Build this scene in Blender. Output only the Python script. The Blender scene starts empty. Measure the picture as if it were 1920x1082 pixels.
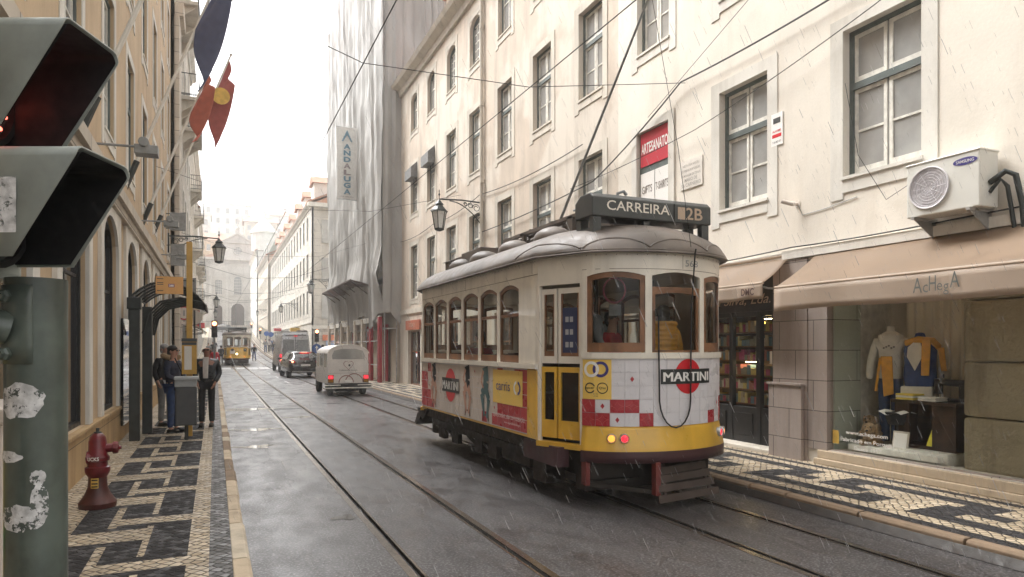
import bpy, bmesh, math, random
from mathutils import Vector, Matrix
R = math.radians
random.seed(7)
C = bpy.context.scene.collection
SC = bpy.context.scene

# ------------------------------------------------ camera, sky, sun, exposure
YAW = 23.52
cam_d = bpy.data.cameras.new("camera"); cam = bpy.data.objects.new("camera", cam_d); C.objects.link(cam)
cam_d.sensor_width = 36; cam_d.lens = 24.0; cam_d.shift_y = 0.0573
cam_d.clip_start = 0.05; cam_d.clip_end = 3000
cam.location = (0, 0, 1.722); cam.rotation_euler = (R(90), 0, R(-YAW))
SC.camera = cam
w = bpy.data.worlds.new("World"); SC.world = w; w.use_nodes = True
wn = w.node_tree; bg = wn.nodes["Background"]
sky = wn.nodes.new("ShaderNodeTexSky"); sky.sky_type = 'NISHITA'; sky.sun_disc = False
SUN_EL, SUN_AZ = 55, -35          # azimuth measured from +Y towards +X
sky.sun_elevation = R(SUN_EL); sky.sun_rotation = R(SUN_AZ)
sky.air_density = 1.0; sky.dust_density = 7.0; sky.ozone_density = 1.0
hs = wn.nodes.new("ShaderNodeHueSaturation"); hs.inputs['Saturation'].default_value = 0.04
wn.links.new(sky.outputs[0], hs.inputs['Color']); wn.links.new(hs.outputs[0], bg.inputs['Color'])
bg.inputs['Strength'].default_value = 0.15
sd = bpy.data.lights.new("sun", 'SUN'); sd.energy = 0.9; sd.angle = R(35); sd.color = (1, .97, .92)
so = bpy.data.objects.new("sun", sd); C.objects.link(so)
d = Vector((math.sin(R(SUN_AZ))*math.cos(R(SUN_EL)), math.cos(R(SUN_AZ))*math.cos(R(SUN_EL)), math.sin(R(SUN_EL))))
so.rotation_euler = d.to_track_quat('Z', 'Y').to_euler()
SC.view_settings.view_transform = 'Standard'; SC.view_settings.look = 'None'
SC.view_settings.exposure = 1.85; SC.view_settings.gamma = 1.0
SC.cycles.use_denoising = True
SC.cycles.max_bounces = 8; SC.cycles.transparent_max_bounces = 24; SC.cycles.volume_bounces = 1

# ------------------------------------------------ mesh builder
class MB:
    def __init__(s): s.v = []; s.f = []; s.m = []
    def quad(s, a, b, c, d, m=0):
        n = len(s.v); s.v += [tuple(a), tuple(b), tuple(c), tuple(d)]; s.f.append((n, n+1, n+2, n+3)); s.m.append(m)
    def poly(s, pts, m=0):
        n = len(s.v); s.v += [tuple(p) for p in pts]; s.f.append(tuple(range(n, n+len(pts)))); s.m.append(m)
    def box(s, x0, y0, z0, x1, y1, z1, m=0):
        n = len(s.v)
        s.v += [(x0,y0,z0),(x1,y0,z0),(x1,y1,z0),(x0,y1,z0),(x0,y0,z1),(x1,y0,z1),(x1,y1,z1),(x0,y1,z1)]
        for f in ((0,3,2,1),(4,5,6,7),(0,1,5,4),(1,2,6,5),(2,3,7,6),(3,0,4,7)): s.f.append(tuple(n+i for i in f)); s.m.append(m)
        return s
    def slab(s, pts, vec, m=0):
        """extrude polygon pts along vec"""
        n = len(s.v); k = len(pts); vec = Vector(vec)
        s.v += [tuple(p) for p in pts] + [tuple(Vector(p)+vec) for p in pts]
        s.f.append(tuple(range(n, n+k))[::-1]); s.m.append(m); s.f.append(tuple(range(n+k, n+2*k))); s.m.append(m)
        for i in range(k):
            j = (i+1) % k; s.f.append((n+i, n+j, n+k+j, n+k+i)); s.m.append(m)
        return s
    def tube(s, pts, r, n=8, m=0, cap=True):
        pts = [Vector(p) for p in pts]; k = len(pts)
        rr = r if isinstance(r, (list, tuple)) else [r]*k
        base = len(s.v); prev = None
        for i, p in enumerate(pts):
            t = (pts[min(i+1,k-1)] - pts[max(i-1,0)])
            t = t.normalized() if t.length > 1e-9 else Vector((0,0,1))
            if prev is None:
                a = Vector((0,0,1)) if abs(t.z) < .9 else Vector((1,0,0))
                u = t.cross(a).normalized()
            else:
                u = (prev - t*prev.dot(t)); u = u.normalized() if u.length > 1e-6 else t.orthogonal().normalized()
            prev = u; q = t.cross(u)
            for j in range(n):
                an = 2*math.pi*j/n
                s.v.append(tuple(p + (u*math.cos(an)+q*math.sin(an))*rr[i]))
        for i in range(k-1):
            for j in range(n):
                a = base+i*n+j; b = base+i*n+(j+1)%n
                s.f.append((a, b, b+n, a+n)); s.m.append(m)
        if cap:
            s.f.append(tuple(base+j for j in range(n))[::-1]); s.m.append(m)
            s.f.append(tuple(base+(k-1)*n+j for j in range(n))); s.m.append(m)
        return s
    def lathe(s, c, prof, n=24, m=0, axis='Z'):
        c = Vector(c); base = len(s.v); k = len(prof)
        for (r, h) in prof:
            for j in range(n):
                a = 2*math.pi*j/n
                if axis == 'Z': p = Vector((r*math.cos(a), r*math.sin(a), h))
                elif axis == 'Y': p = Vector((r*math.cos(a), h, r*math.sin(a)))
                else: p = Vector((h, r*math.cos(a), r*math.sin(a)))
                s.v.append(tuple(c+p))
        for i in range(k-1):
            for j in range(n):
                a = base+i*n+j; b = base+i*n+(j+1)%n
                s.f.append((a, b, b+n, a+n)); s.m.append(m)
        s.f.append(tuple(base+j for j in range(n))[::-1]); s.m.append(m)
        s.f.append(tuple(base+(k-1)*n+j for j in range(n))); s.m.append(m)
        return s
    def ell(s, c, r, n=16, k=10, m=0, rot=None):
        c = Vector(c); base = len(s.v)
        for i in range(k+1):
            ph = math.pi*i/k
            for j in range(n):
                a = 2*math.pi*j/n
                p = Vector((r[0]*math.sin(ph)*math.cos(a), r[1]*math.sin(ph)*math.sin(a), r[2]*math.cos(ph)))
                if rot: p = rot @ p
                s.v.append(tuple(c+p))
        for i in range(k):
            for j in range(n):
                a = base+i*n+j; b = base+i*n+(j+1)%n
                s.f.append((a, a+n, b+n, b)); s.m.append(m)
        return s
    def surf(s, fn, nu, nv, m=0):
        base = len(s.v)
        for i in range(nu+1):
            for j in range(nv+1): s.v.append(tuple(fn(i/nu, j/nv)))
        for i in range(nu):
            for j in range(nv):
                a = base+i*(nv+1)+j
                s.f.append((a, a+nv+1, a+nv+2, a+1)); s.m.append(m)
        return s
    def text(s, txt, fn, h, m=0, width=None, bold=0.0, align='CENTER', slant=0.0, serif=False):
        """lettering of cap height h laid on the surface fn(u, v)"""
        cu = bpy.data.curves.new("t", 'FONT'); cu.body = txt; cu.align_x = align; cu.size = h/0.72
        cu.offset = bold*h; cu.shear = slant; cu.resolution_u = 3
        ob = bpy.data.objects.new("t", cu); C.objects.link(ob); bpy.context.view_layer.update()
        me = bpy.data.meshes.new_from_object(ob)
        xs = [v.co.x for v in me.vertices] or [0, 1]
        W = max(xs)-min(xs) or 1; k = (width/W) if width else 1.0; c0 = (max(xs)+min(xs))/2 if align == 'CENTER' else min(xs)
        base = len(s.v)
        for v in me.vertices: s.v.append(tuple(fn((v.co.x-c0)*k, v.co.y)))
        for p in me.polygons: s.f.append(tuple(base+i for i in p.vertices)); s.m.append(m)
        bpy.data.objects.remove(ob); bpy.data.curves.remove(cu); bpy.data.meshes.remove(me)
        return s
    def mesh(s, mats, smooth=False, fix=True, merge=True):
        me = bpy.data.meshes.new("m"); me.from_pydata(s.v, [], s.f)
        if not isinstance(mats, (list, tuple)): mats = [mats]
        for mt in mats: me.materials.append(mt)
        me.polygons.foreach_set("material_index", s.m)
        bm = bmesh.new(); bm.from_mesh(me)
        if merge: bmesh.ops.remove_doubles(bm, verts=bm.verts, dist=1e-5)
        if fix: bmesh.ops.recalc_face_normals(bm, faces=bm.faces)
        bm.to_mesh(me); bm.free()
        if smooth:
            me.polygons.foreach_set("use_smooth", [True]*len(me.polygons))
            try: me.set_sharp_from_angle(angle=R(38))
            except Exception: pass
        return me
    def build(s, name, mats, parent=None, loc=None, smooth=False, fix=True, bevel=0, merge=True):
        o = bpy.data.objects.new(name, s.mesh(mats, smooth, fix, merge)); o.data.name = name; C.objects.link(o)
        if parent: o.parent = parent
        if loc: o.location = loc
        if bevel:
            b = o.modifiers.new('bevel', 'BEVEL'); b.width = bevel; b.segments = 2; b.limit_method = 'ANGLE'; b.angle_limit = R(40)
        return o

def inst(name, me, parent=None, loc=(0,0,0), rotz=0, sc=None):
    o = bpy.data.objects.new(name, me); C.objects.link(o); o.parent = parent; o.location = loc; o.rotation_euler = (0,0,rotz)
    if sc: o.scale = sc
    return o
def tag(o, label=None, cat=None, group=None, kind=None):
    if label: o['label'] = label
    if cat: o['category'] = cat
    if group: o['group'] = group
    if kind: o['kind'] = kind
    return o
def thing(name, label, cat, loc=(0,0,0), rotz=0, group=None):
    o = bpy.data.objects.new(name, None); C.objects.link(o); o.location = loc; o.rotation_euler = (0,0,rotz); o.empty_display_size = .1
    return tag(o, label, cat, group)
def copy_tree(o, parent=None):
    c = o.copy(); C.objects.link(c); c.parent = parent
    for ch in [x for x in bpy.data.objects if x.parent == o]: copy_tree(ch, c)
    return c

# ------------------------------------------------ materials
def nt(name):
    m = bpy.data.materials.new(name); m.use_nodes = True; t = m.node_tree
    return m, t, t.nodes["Principled BSDF"]
def N(t, typ, **kw):
    n = t.nodes.new(typ)
    for k, v in kw.items():
        if hasattr(n, k) and not isinstance(v, tuple): setattr(n, k, v)
        else: n.inputs[k].default_value = v
    return n
def mixc(t, fac, a, b):
    n = t.nodes.new("ShaderNodeMix"); n.data_type = 'RGBA'
    for i, v in ((0, fac), (6, a), (7, b)):
        if hasattr(v, 'is_linked'): t.links.new(v, n.inputs[i])
        else: n.inputs[i].default_value = v if i == 0 else tuple(v)+(1,) if len(v) == 3 else v
    return n.outputs[2]
def ramp(t, src, a, b, va=0.0, vb=1.0):
    n = t.nodes.new("ShaderNodeMapRange"); n.inputs[1].default_value = a; n.inputs[2].default_value = b
    n.inputs[3].default_value = va; n.inputs[4].default_value = vb; t.links.new(src, n.inputs[0]); return n.outputs[0]
def noise(t, scale=5, detail=4, stretch=None, rough=.55, co='Object'):
    tc = t.nodes.new("ShaderNodeTexCoord"); n = t.nodes.new("ShaderNodeTexNoise")
    n.inputs['Scale'].default_value = scale; n.inputs['Detail'].default_value = detail; n.inputs['Roughness'].default_value = rough
    if stretch:
        mp = t.nodes.new("ShaderNodeMapping"); mp.inputs['Scale'].default_value = stretch
        t.links.new(tc.outputs[co], mp.inputs[0]); t.links.new(mp.outputs[0], n.inputs['Vector'])
    else: t.links.new(tc.outputs[co], n.inputs['Vector'])
    return n.outputs['Fac']
def bump(t, p, src, strength=.3, dist=.01):
    b = t.nodes.new("ShaderNodeBump"); b.inputs['Strength'].default_value = strength; b.inputs['Distance'].default_value = dist
    t.links.new(src, b.inputs['Height'])
    if p.inputs['Normal'].is_linked: t.links.new(p.inputs['Normal'].links[0].from_socket, b.inputs['Normal'])
    t.links.new(b.outputs[0], p.inputs['Normal'])
def sc3(c, k): return tuple(min(1, x*k) for x in c)
def plain(name, col, rough=.6, metal=0, var=.15, scale=8, bmp=0, emit=None, es=1, coat=0, alpha=None, dirt=0):
    m, t, p = nt(name)
    p.inputs['Roughness'].default_value = rough; p.inputs['Metallic'].default_value = metal
    if var:
        f = noise(t, scale, 5); c = mixc(t, ramp(t, f, .35, .65), sc3(col, 1-var), sc3(col, 1+var))
        if dirt:
            g = noise(t, 3.0, 6, (1, 1, .25)); c = mixc(t, ramp(t, g, .5, .72, 0, dirt), c, (.07, .06, .05))
        t.links.new(c, p.inputs['Base Color'])
        if bmp: bump(t, p, noise(t, scale*6, 4), bmp, .004)
        t.links.new(ramp(t, noise(t, scale*2, 3), .3, .7, max(.03, rough*.75), min(1, rough*1.25)), p.inputs['Roughness'])
    else: p.inputs['Base Color'].default_value = tuple(col)+(1,)
    if coat: p.inputs['Coat Weight'].default_value = coat; p.inputs['Coat Roughness'].default_value = .06
    if emit: p.inputs['Emission Color'].default_value = tuple(emit)+(1,); p.inputs['Emission Strength'].default_value = es
    if alpha is not None: p.inputs['Alpha'].default_value = alpha
    return m
def stucco(name, col, stain=.45, dark=(.25, .2, .15), patch=None, blocks=None):
    """weathered wall: blotches, vertical rain streaks, fine grain; optional masonry joints"""
    m, t, p = nt(name)
    c = mixc(t, ramp(t, noise(t, .9, 6), .3, .7), sc3(col, .86), sc3(col, 1.08))
    if patch: c = mixc(t, ramp(t, noise(t, .45, 5), .5, .58), c, patch)
    s1 = noise(t, 2.2, 7, (1, 1, .16), .7)
    c = mixc(t, ramp(t, s1, .48, .7, 0, stain), c, dark)
    c = mixc(t, ramp(t, noise(t, 30, 3), .3, .7, 0, .12), c, sc3(col, .6))
    p.inputs['Roughness'].default_value = .85
    if blocks:
        tc = t.nodes.new("ShaderNodeTexCoord"); sp = t.nodes.new("ShaderNodeSeparateXYZ"); t.links.new(tc.outputs['Object'], sp.inputs[0])
        ad = t.nodes.new("ShaderNodeMath"); ad.operation = 'ADD'; t.links.new(sp.outputs[0], ad.inputs[0]); t.links.new(sp.outputs[1], ad.inputs[1])
        cb = t.nodes.new("ShaderNodeCombineXYZ"); t.links.new(ad.outputs[0], cb.inputs[0]); t.links.new(sp.outputs[2], cb.inputs[1])
        br = t.nodes.new("ShaderNodeTexBrick"); br.inputs['Scale'].default_value = 1; br.inputs['Brick Width'].default_value = blocks[0]
        br.inputs['Row Height'].default_value = blocks[1]; br.inputs['Mortar Size'].default_value = blocks[2] if len(blocks) > 2 else .008
        br.inputs['Color1'].default_value = (1,1,1,1); br.inputs['Color2'].default_value = (.82,.82,.82,1); br.inputs['Mortar'].default_value = (.3,.3,.3,1)
        t.links.new(cb.outputs[0], br.inputs['Vector'])
        mu = t.nodes.new("ShaderNodeMix"); mu.data_type = 'RGBA'; mu.blend_type = 'MULTIPLY'; mu.inputs[0].default_value = 1
        t.links.new(c, mu.inputs[6]); t.links.new(br.outputs[0], mu.inputs[7]); c = mu.outputs[2]
        bump(t, p, br.outputs['Fac'], -.5, .01)
    bump(t, p, noise(t, 25, 5), .35, .006)
    t.links.new(c, p.inputs['Base Color'])
    return m
def glass_dark(name, col=(.03, .035, .04), rough=.04, wob=True, k=(.5, 1.8)):
    m, t, p = nt(name)
    c = mixc(t, ramp(t, noise(t, 1.3, 4), .35, .65), sc3(col, k[0]), sc3(col, k[1])); t.links.new(c, p.inputs['Base Color'])
    p.inputs['Roughness'].default_value = rough; p.inputs['IOR'].default_value = 1.6
    p.inputs['Coat Weight'].default_value = .6; p.inputs['Coat Roughness'].default_value = .02
    if wob: bump(t, p, noise(t, 2.2, 2), .12, .02)
    return m
def glass_clear(name, tint=(.86, .9, .88), refl=1.5):
    m, t, p = nt(name); t.nodes.remove(p)
    out = [n for n in t.nodes if n.type == 'OUTPUT_MATERIAL'][0]
    tr = t.nodes.new("ShaderNodeBsdfTransparent"); tr.inputs[0].default_value = tint+(1,)
    gl = t.nodes.new("ShaderNodeBsdfGlossy"); gl.inputs['Roughness'].default_value = .03
    fr = t.nodes.new("ShaderNodeFresnel"); fr.inputs[0].default_value = refl
    mx = t.nodes.new("ShaderNodeMixShader"); t.links.new(fr.outputs[0], mx.inputs[0]); t.links.new(tr.outputs[0], mx.inputs[1]); t.links.new(gl.outputs[0], mx.inputs[2])
    b = t.nodes.new("ShaderNodeBump"); b.inputs['Strength'].default_value = .1; b.inputs['Distance'].default_value = .02
    t.links.new(noise(t, 1.5, 2), b.inputs['Height']); t.links.new(b.outputs[0], gl.inputs['Normal']); t.links.new(b.outputs[0], fr.inputs['Normal'])
    t.links.new(mx.outputs[0], out.inputs[0]); return m
def asphalt():
    m, t, p = nt('wet_asphalt')
    big = noise(t, .35, 5, (1, .35, 1)); fine = noise(t, 48, 3); mid = noise(t, 3.0, 6, (1, .5, 1))
    c = mixc(t, ramp(t, big, .35, .65), (.028, .025, .0245), (.042, .038, .037))
    c = mixc(t, ramp(t, fine, .5, .6, 0, .8), c, (.2, .19, .195)); c = mixc(t, ramp(t, noise(t, 34, 3), .5, .6, 0, .75), c, (.012, .011, .012))
    c = mixc(t, ramp(t, mid, .55, .75, 0, .5), c, (.035, .03, .026))
    t.links.new(c, p.inputs['Base Color'])
    t.links.new(ramp(t, mid, .35, .62, .3, .55), p.inputs['Roughness'])
    p.inputs['Coat Weight'].default_value = .26
    t.links.new(ramp(t, noise(t, .8, 5, (1, .3, 1)), .38, .62, .16, .42), p.inputs['Coat Roughness'])
    bump(t, p, fine, .55, .006); bump(t, p, noise(t, 1.1, 3), .06, .03)
    return m
def cobble(name, col, col2, s=16.0, rough=.32):
    m, t, p = nt(name)
    tc = t.nodes.new("ShaderNodeTexCoord"); mp = t.nodes.new("ShaderNodeMapping"); mp.inputs['Rotation'].default_value = (0, 0, R(45))
    t.links.new(tc.outputs['Object'], mp.inputs[0])
    def vo(feat):
        v = t.nodes.new("ShaderNodeTexVoronoi"); v.feature = feat; v.inputs['Scale'].default_value = s; v.inputs['Randomness'].default_value = .42
        v.voronoi_dimensions = '2D'; t.links.new(mp.outputs[0], v.inputs['Vector']); return v
    e = vo('DISTANCE_TO_EDGE').outputs['Distance']; f = vo('F1')
    sep = t.nodes.new("ShaderNodeSeparateColor"); t.links.new(f.outputs['Color'], sep.inputs[0])
    c = mixc(t, sep.outputs[0], col, col2)
    c = mixc(t, ramp(t, noise(t, 1.4, 6), .4, .65, 0, .55), c, sc3(col2, .55))
    c = mixc(t, ramp(t, e, .03, .1, 1, 0), c, (.022, .018, .014))
    t.links.new(c, p.inputs['Base Color'])
    t.links.new(ramp(t, sep.outputs[1], 0, 1, rough*.6, rough*1.6), p.inputs['Roughness'])
    bump(t, p, ramp(t, e, 0, .16), .9, .012); bump(t, p, sep.outputs[2], .3, .006)
    return m
def rooftile(name='roof_tiles', along='Y'):
    m, t, p = nt(name)
    wv = t.nodes.new("ShaderNodeTexWave"); wv.bands_direction = along; wv.inputs['Scale'].default_value = 1.6; wv.inputs['Distortion'].default_value = .6
    tc = t.nodes.new("ShaderNodeTexCoord"); t.links.new(tc.outputs['Object'], wv.inputs['Vector'])
    c = mixc(t, noise(t, 3, 6), (.34, .15, .09), (.5, .3, .2)); c = mixc(t, ramp(t, wv.outputs['Fac'], 0, .5, .6, 0), c, (.12, .06, .04))
    t.links.new(c, p.inputs['Base Color']); p.inputs['Roughness'].default_value = .8; bump(t, p, wv.outputs['Fac'], .8, .05)
    return m

M = {}
M['asphalt'] = asphalt()
M['cob_w'] = cobble('white_cobbles', (.6, .5, .36), (.38, .3, .2), 13, .55)
M['cob_b'] = cobble('black_cobbles', (.012, .011, .012), (.03, .028, .03), 15, .8)
M['cob_g'] = cobble('grey_cobbles', (.09, .088, .085), (.15, .145, .14), 14, .5)
M['kerb2'] = stucco('kerb_stone_pale', (.6, .52, .4), .5, (.12, .09, .06)); M['kerb3'] = stucco('kerb_stone_brown', (.24, .17, .11), .5, (.08, .06, .04)); M['kerb'] = stucco('kerb_stone', (.52, .42, .3), .5, (.12, .09, .06)); 
M['steel'] = plain('rail_steel', (.32, .29, .26), .22, .9, .2, 20)
M['groove'] = plain('rail_groove', (.015, .013, .012), .6, 0, .2)
M['cream'] = stucco('cream_render', (.77, .715, .63), .3, (.5, .42, .33))
M['ochre'] = stucco('ochre_render', (.6, .51, .42), .6, (.34, .29, .24), (.66, .6, .52))
M['trim'] = stucco('stone_trim', (.62, .57, .49), .5, (.3, .26, .21))
M['trim_w'] = stucco('pale_stone_trim', (.72, .69, .63), .5, (.4, .36, .3))
M['yellow_wall'] = stucco('yellow_render', (.56, .42, .27), .45, (.33, .22, .13))
M['plinth'] = stucco('plinth_stone', (.5, .34, .17), .6, (.2, .11, .05), None, (1.5, .57, .006))
M['limestone'] = stucco('limestone_blocks', (.62, .55, .46), .35, (.3, .25, .2), None, (1.1, .5, .01))
M['limestone2'] = stucco('pale_limestone', (.68, .64, .57), .25, (.35, .3, .25), None, (1.3, .62, .008))
M['pinkstone'] = stucco('pink_stone_slabs', (.37, .31, .275), .45, (.18, .14, .12), None, (.6, .42, .006))
M['beige_wall'] = stucco('beige_render', (.62, .55, .45), .3, (.35, .28, .22))
M['white_wall'] = stucco('white_render', (.74, .72, .68), .2, (.45, .42, .38))
M['rust_stone'] = stucco('rustic_stone', (.38, .33, .23), .6, (.07, .055, .03)); 
t_ = M['rust_stone'].node_tree; bump(t_, t_.nodes["Principled BSDF"], noise(t_, 5, 7), .9, .08)
M['roof'] = rooftile()
M['green_frame'] = plain('dark_green_paint', (.11, .135, .13), .5, dirt=.3)
M['white_paint'] = plain('white_window_paint', (.74, .72, .66), .5, dirt=.25)
M['pane'] = glass_dark('fog_paled_glass', (.36, .36, .35), .04, True, (.78, 1.12))  # pale base colour stands in for fog veiling the panes
M['pane_d'] = glass_dark('dark_glass', (.02, .022, .024))
M['glass'] = glass_clear('clear_glass', (.95, .97, .95), 1.22)
M['glass_t'] = glass_clear('tram_glass', (.93, .95, .93), 1.45)
M['black'] = plain('black_paint', (.018, .018, .019), .45)
M['blackmat'] = plain('matt_black', (.01, .01, .011), .8)
M['iron'] = plain('cast_iron', (.035, .04, .038), .5, .2, .25)
M['alu'] = plain('aluminium', (.5, .5, .5), .35, .8)
M['grey_paint'] = plain('grey_paint', (.25, .26, .26), .5)
M['rubber'] = plain('rubber', (.02, .02, .02), .75)
M['wood'] = plain('varnished_wood', (.2, .095, .045), .4, 0, .3, 5, .2)
M['darkwood'] = plain('dark_wood', (.05, .028, .018), .45, 0, .35, 6, .2)
M['tram_cream'] = plain('tram_cream_paint', (.78, .73, .64), .4, 0, .06, 3, coat=.3, dirt=.2)
M['tram_yellow'] = plain('tram_yellow_paint', (.7, .41, .045), .35, 0, .1, 3, coat=.4, dirt=.22)
M['tram_purple'] = plain('tram_maroon_paint', (.06, .022, .025), .4, 0, .2, 4)
M['tram_red'] = plain('tram_red_frame', (.15, .025, .02), .5, 0, .2, 6)
M['under'] = plain('underframe_grime', (.035, .028, .022), .7, .2, .35, 6, .3)
M['fender'] = plain('fender_slats', (.075, .055, .045), .6, .2, .2, 6)
M['ad_white'] = plain('advert_white_tile', (.7, .68, .7), .3, 0, .03, 2, dirt=.06)
M['ad_white2'] = plain('advert_cream_tile', (.62, .55, .49), .35, 0, .05, 2, dirt=.1)
M['ad_grout'] = plain('advert_tile_joint', (.6, .58, .6), .4, 0, .05)
M['ad_red'] = plain('advert_red_tile', (.42, .035, .045), .3, 0, .08, 3)
M['ad_red2'] = plain('advert_red_line', (.55, .12, .11), .3, 0, .05)
M['logo_red'] = plain('logo_red', (.6, .02, .03), .35, 0, 0)
M['logo_white'] = plain('logo_white', (.85, .83, .8), .4, 0, 0)
M['logo_black'] = plain('logo_black', (.02, .025, .025), .4, 0, 0)
M['logo_yellow'] = plain('logo_yellow', (.82, .56, .13), .35, 0, .03)
M['logo_navy'] = plain('logo_navy', (.05, .04, .2), .4, 0, 0)
M['roof_grey'] = plain('tram_roof_paint', (.135, .112, .095), .5, .0, .3, 3, .2, dirt=.25)
M['sign_dark'] = plain('sign_dark', (.055, .06, .06), .4, 0, .12)
M['sign_text'] = plain('sign_letters', (.8, .76, .68), .5, 0, 0)
M['sign_tan'] = plain('sign_numbers', (.5, .38, .28), .5, 0, 0)
M['lamp_red'] = plain('red_lamp', (.5, .01, .015), .2, 0, 0, emit=(1, .03, .05), es=.45)
M['lamp_amber'] = plain('amber_lamp', (.6, .2, .02), .2, 0, 0, emit=(1, .35, .05), es=.5)
M['lamp_white'] = plain('lit_headlamp', (.9, .8, .6), .2, 0, 0, emit=(1, .8, .45), es=3)
M['lens_frost'] = plain('frosted_lantern_glass', (.62, .62, .6), .3, 0, .05)
M['hyd_red'] = plain('hydrant_red', (.13, .006, .012), .38, 0, .35, 9, .3, coat=.2, dirt=.5)
M['hyd_dark'] = plain('hydrant_rust', (.07, .018, .015), .45, 0, .3, 9, .3)
M['post_green'] = plain('signal_green_paint', (.085, .105, .09), .38, 0, .35, 7, .2, coat=.25, dirt=.5)
M['post_light'] = plain('signal_pale_green', (.33, .36, .33), .5, 0, .15, 7, .1, coat=.2, dirt=.3)
M['torn'] = plain('torn_paper', (.6, .6, .6), .7, 0, .3, 40)
t_ = M['torn'].node_tree; p_ = t_.nodes["Principled BSDF"]; t_.links.new(ramp(t_, noise(t_, 38, 5, None, .7), .44, .47), p_.inputs['Alpha'])
M['skin'] = plain('skin', (.5, .28, .2), .5, 0, .08, 8)
M['skin2'] = plain('tanned_skin', (.3, .15, .1), .5, 0, .08, 8)
M['hair_d'] = plain('dark_hair', (.02, .015, .012), .6, 0, .3, 30)
M['hair_g'] = plain('grey_hair', (.4, .38, .36), .7, 0, .3, 30)
M['navy'] = plain('navy_cloth', (.02, .025, .05), .8, 0, .25, 12, .3)
M['blackcloth'] = plain('black_cloth', (.016, .016, .018), .8, 0, .25, 12, .3)
M['leather'] = plain('black_leather', (.02, .023, .028), .32, 0, .3, 9, .5)
M['greycloth'] = plain('grey_cloth', (.2, .2, .2), .85, 0, .2, 12, .3)
M['shirt'] = plain('pale_shirt', (.55, .5, .46), .8, 0, .1, 12)
M['yellowcloth'] = plain('yellow_quilt', (.72, .36, .05), .6, 0, .12, 12, .3)
M['redcloth'] = plain('red_cloth', (.5, .03, .04), .7, 0, .15, 12)
M['bluecloth'] = plain('blue_cloth', (.035, .07, .22), .75, 0, .2, 12, .3)
M['jean'] = plain('denim', (.03, .06, .16), .8, 0, .25, 14, .3)
M['whitecloth'] = plain('white_cloth', (.72, .7, .66), .8, 0, .08, 10, .2)
M['fur'] = plain('tan_fur', (.3, .2, .11), .95, 0, .3, 60, .9)
M['awning'] = plain('awning_canvas', (.3, .22, .155), .6, 0, .1, 2, .15, dirt=.12)
M['awning_l'] = plain('awning_valance', (.58, .48, .39), .6, 0, .06, 2, .1, dirt=.08)
M['hazard'] = plain('amber_band', (.62, .4, .08), .5)
M['stop_yellow'] = plain('stop_yellow', (.5, .29, .05), .4, 0, .08, coat=.3)
M['stop_orange'] = plain('stop_orange', (.72, .38, .13), .45, 0, .03)
for nm_, cl_ in (('awning', (.27, .205, .15)), ('awning_l', (.58, .48, .37))):
    t_ = M[nm_].node_tree; p_ = t_.nodes["Principled BSDF"]; tl_ = t_.nodes.new("ShaderNodeBsdfTranslucent"); tl_.inputs[0].default_value = (.75, .62, .48, 1)
    mx_ = t_.nodes.new("ShaderNodeMixShader"); mx_.inputs[0].default_value = .45; o_ = [n for n in t_.nodes if n.type == 'OUTPUT_MATERIAL'][0]
    t_.links.new(p_.outputs[0], mx_.inputs[1]); t_.links.new(tl_.outputs[0], mx_.inputs[2]); t_.links.new(mx_.outputs[0], o_.inputs[0])
def sheeting():
    m, t, p = nt('scaffold_sheeting')
    c = mixc(t, ramp(t, noise(t, .8, 6, (1, 1, .25)), .35, .65), (.33, .32, .305), (.47, .46, .44)); t.links.new(c, p.inputs['Base Color'])
    p.inputs['Roughness'].default_value = .6; bump(t, p, noise(t, 1.6, 5, (1, 1, .3)), .7, .15); p.inputs['Alpha'].default_value = .93
    return m
M['sheet'] = sheeting()

# ------------------------------------------------ lie of the land
SW = .12                     # pavement height
def gz(y): return .0005*max(0, min(y, 168)-52)**2
KL, KR = .24, 5.72           # kerb faces
FL, FR = -1.54, 7.67         # facades
YS = [-6, 0, 2, 4, 6, 8, 10, 13, 16, 20, 25, 30, 36, 42, 48, 54, 60, 66, 72, 78, 84, 90, 100, 110, 120, 130, 140, 150, 160, 168]
def ribbon(mb, x0, x1, dz, m=0, y0=-6, y1=168, skip=None):
    ys = [y0] + [y for y in YS if y0 < y < y1] + [y1]
    for a, b in zip(ys[:-1], ys[1:]): mb.quad((x0,a,gz(a)+dz), (x1,a,gz(a)+dz), (x1,b,gz(b)+dz), (x0,b,gz(b)+dz), m)
RAILS = [(1.335, 1.4, 1.445, 1.468), (2.375, 2.31, 2.265, 2.242), (4.085, 4.15, 4.195, 4.218), (5.125, 5.06, 5.015, 4.992)]
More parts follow.
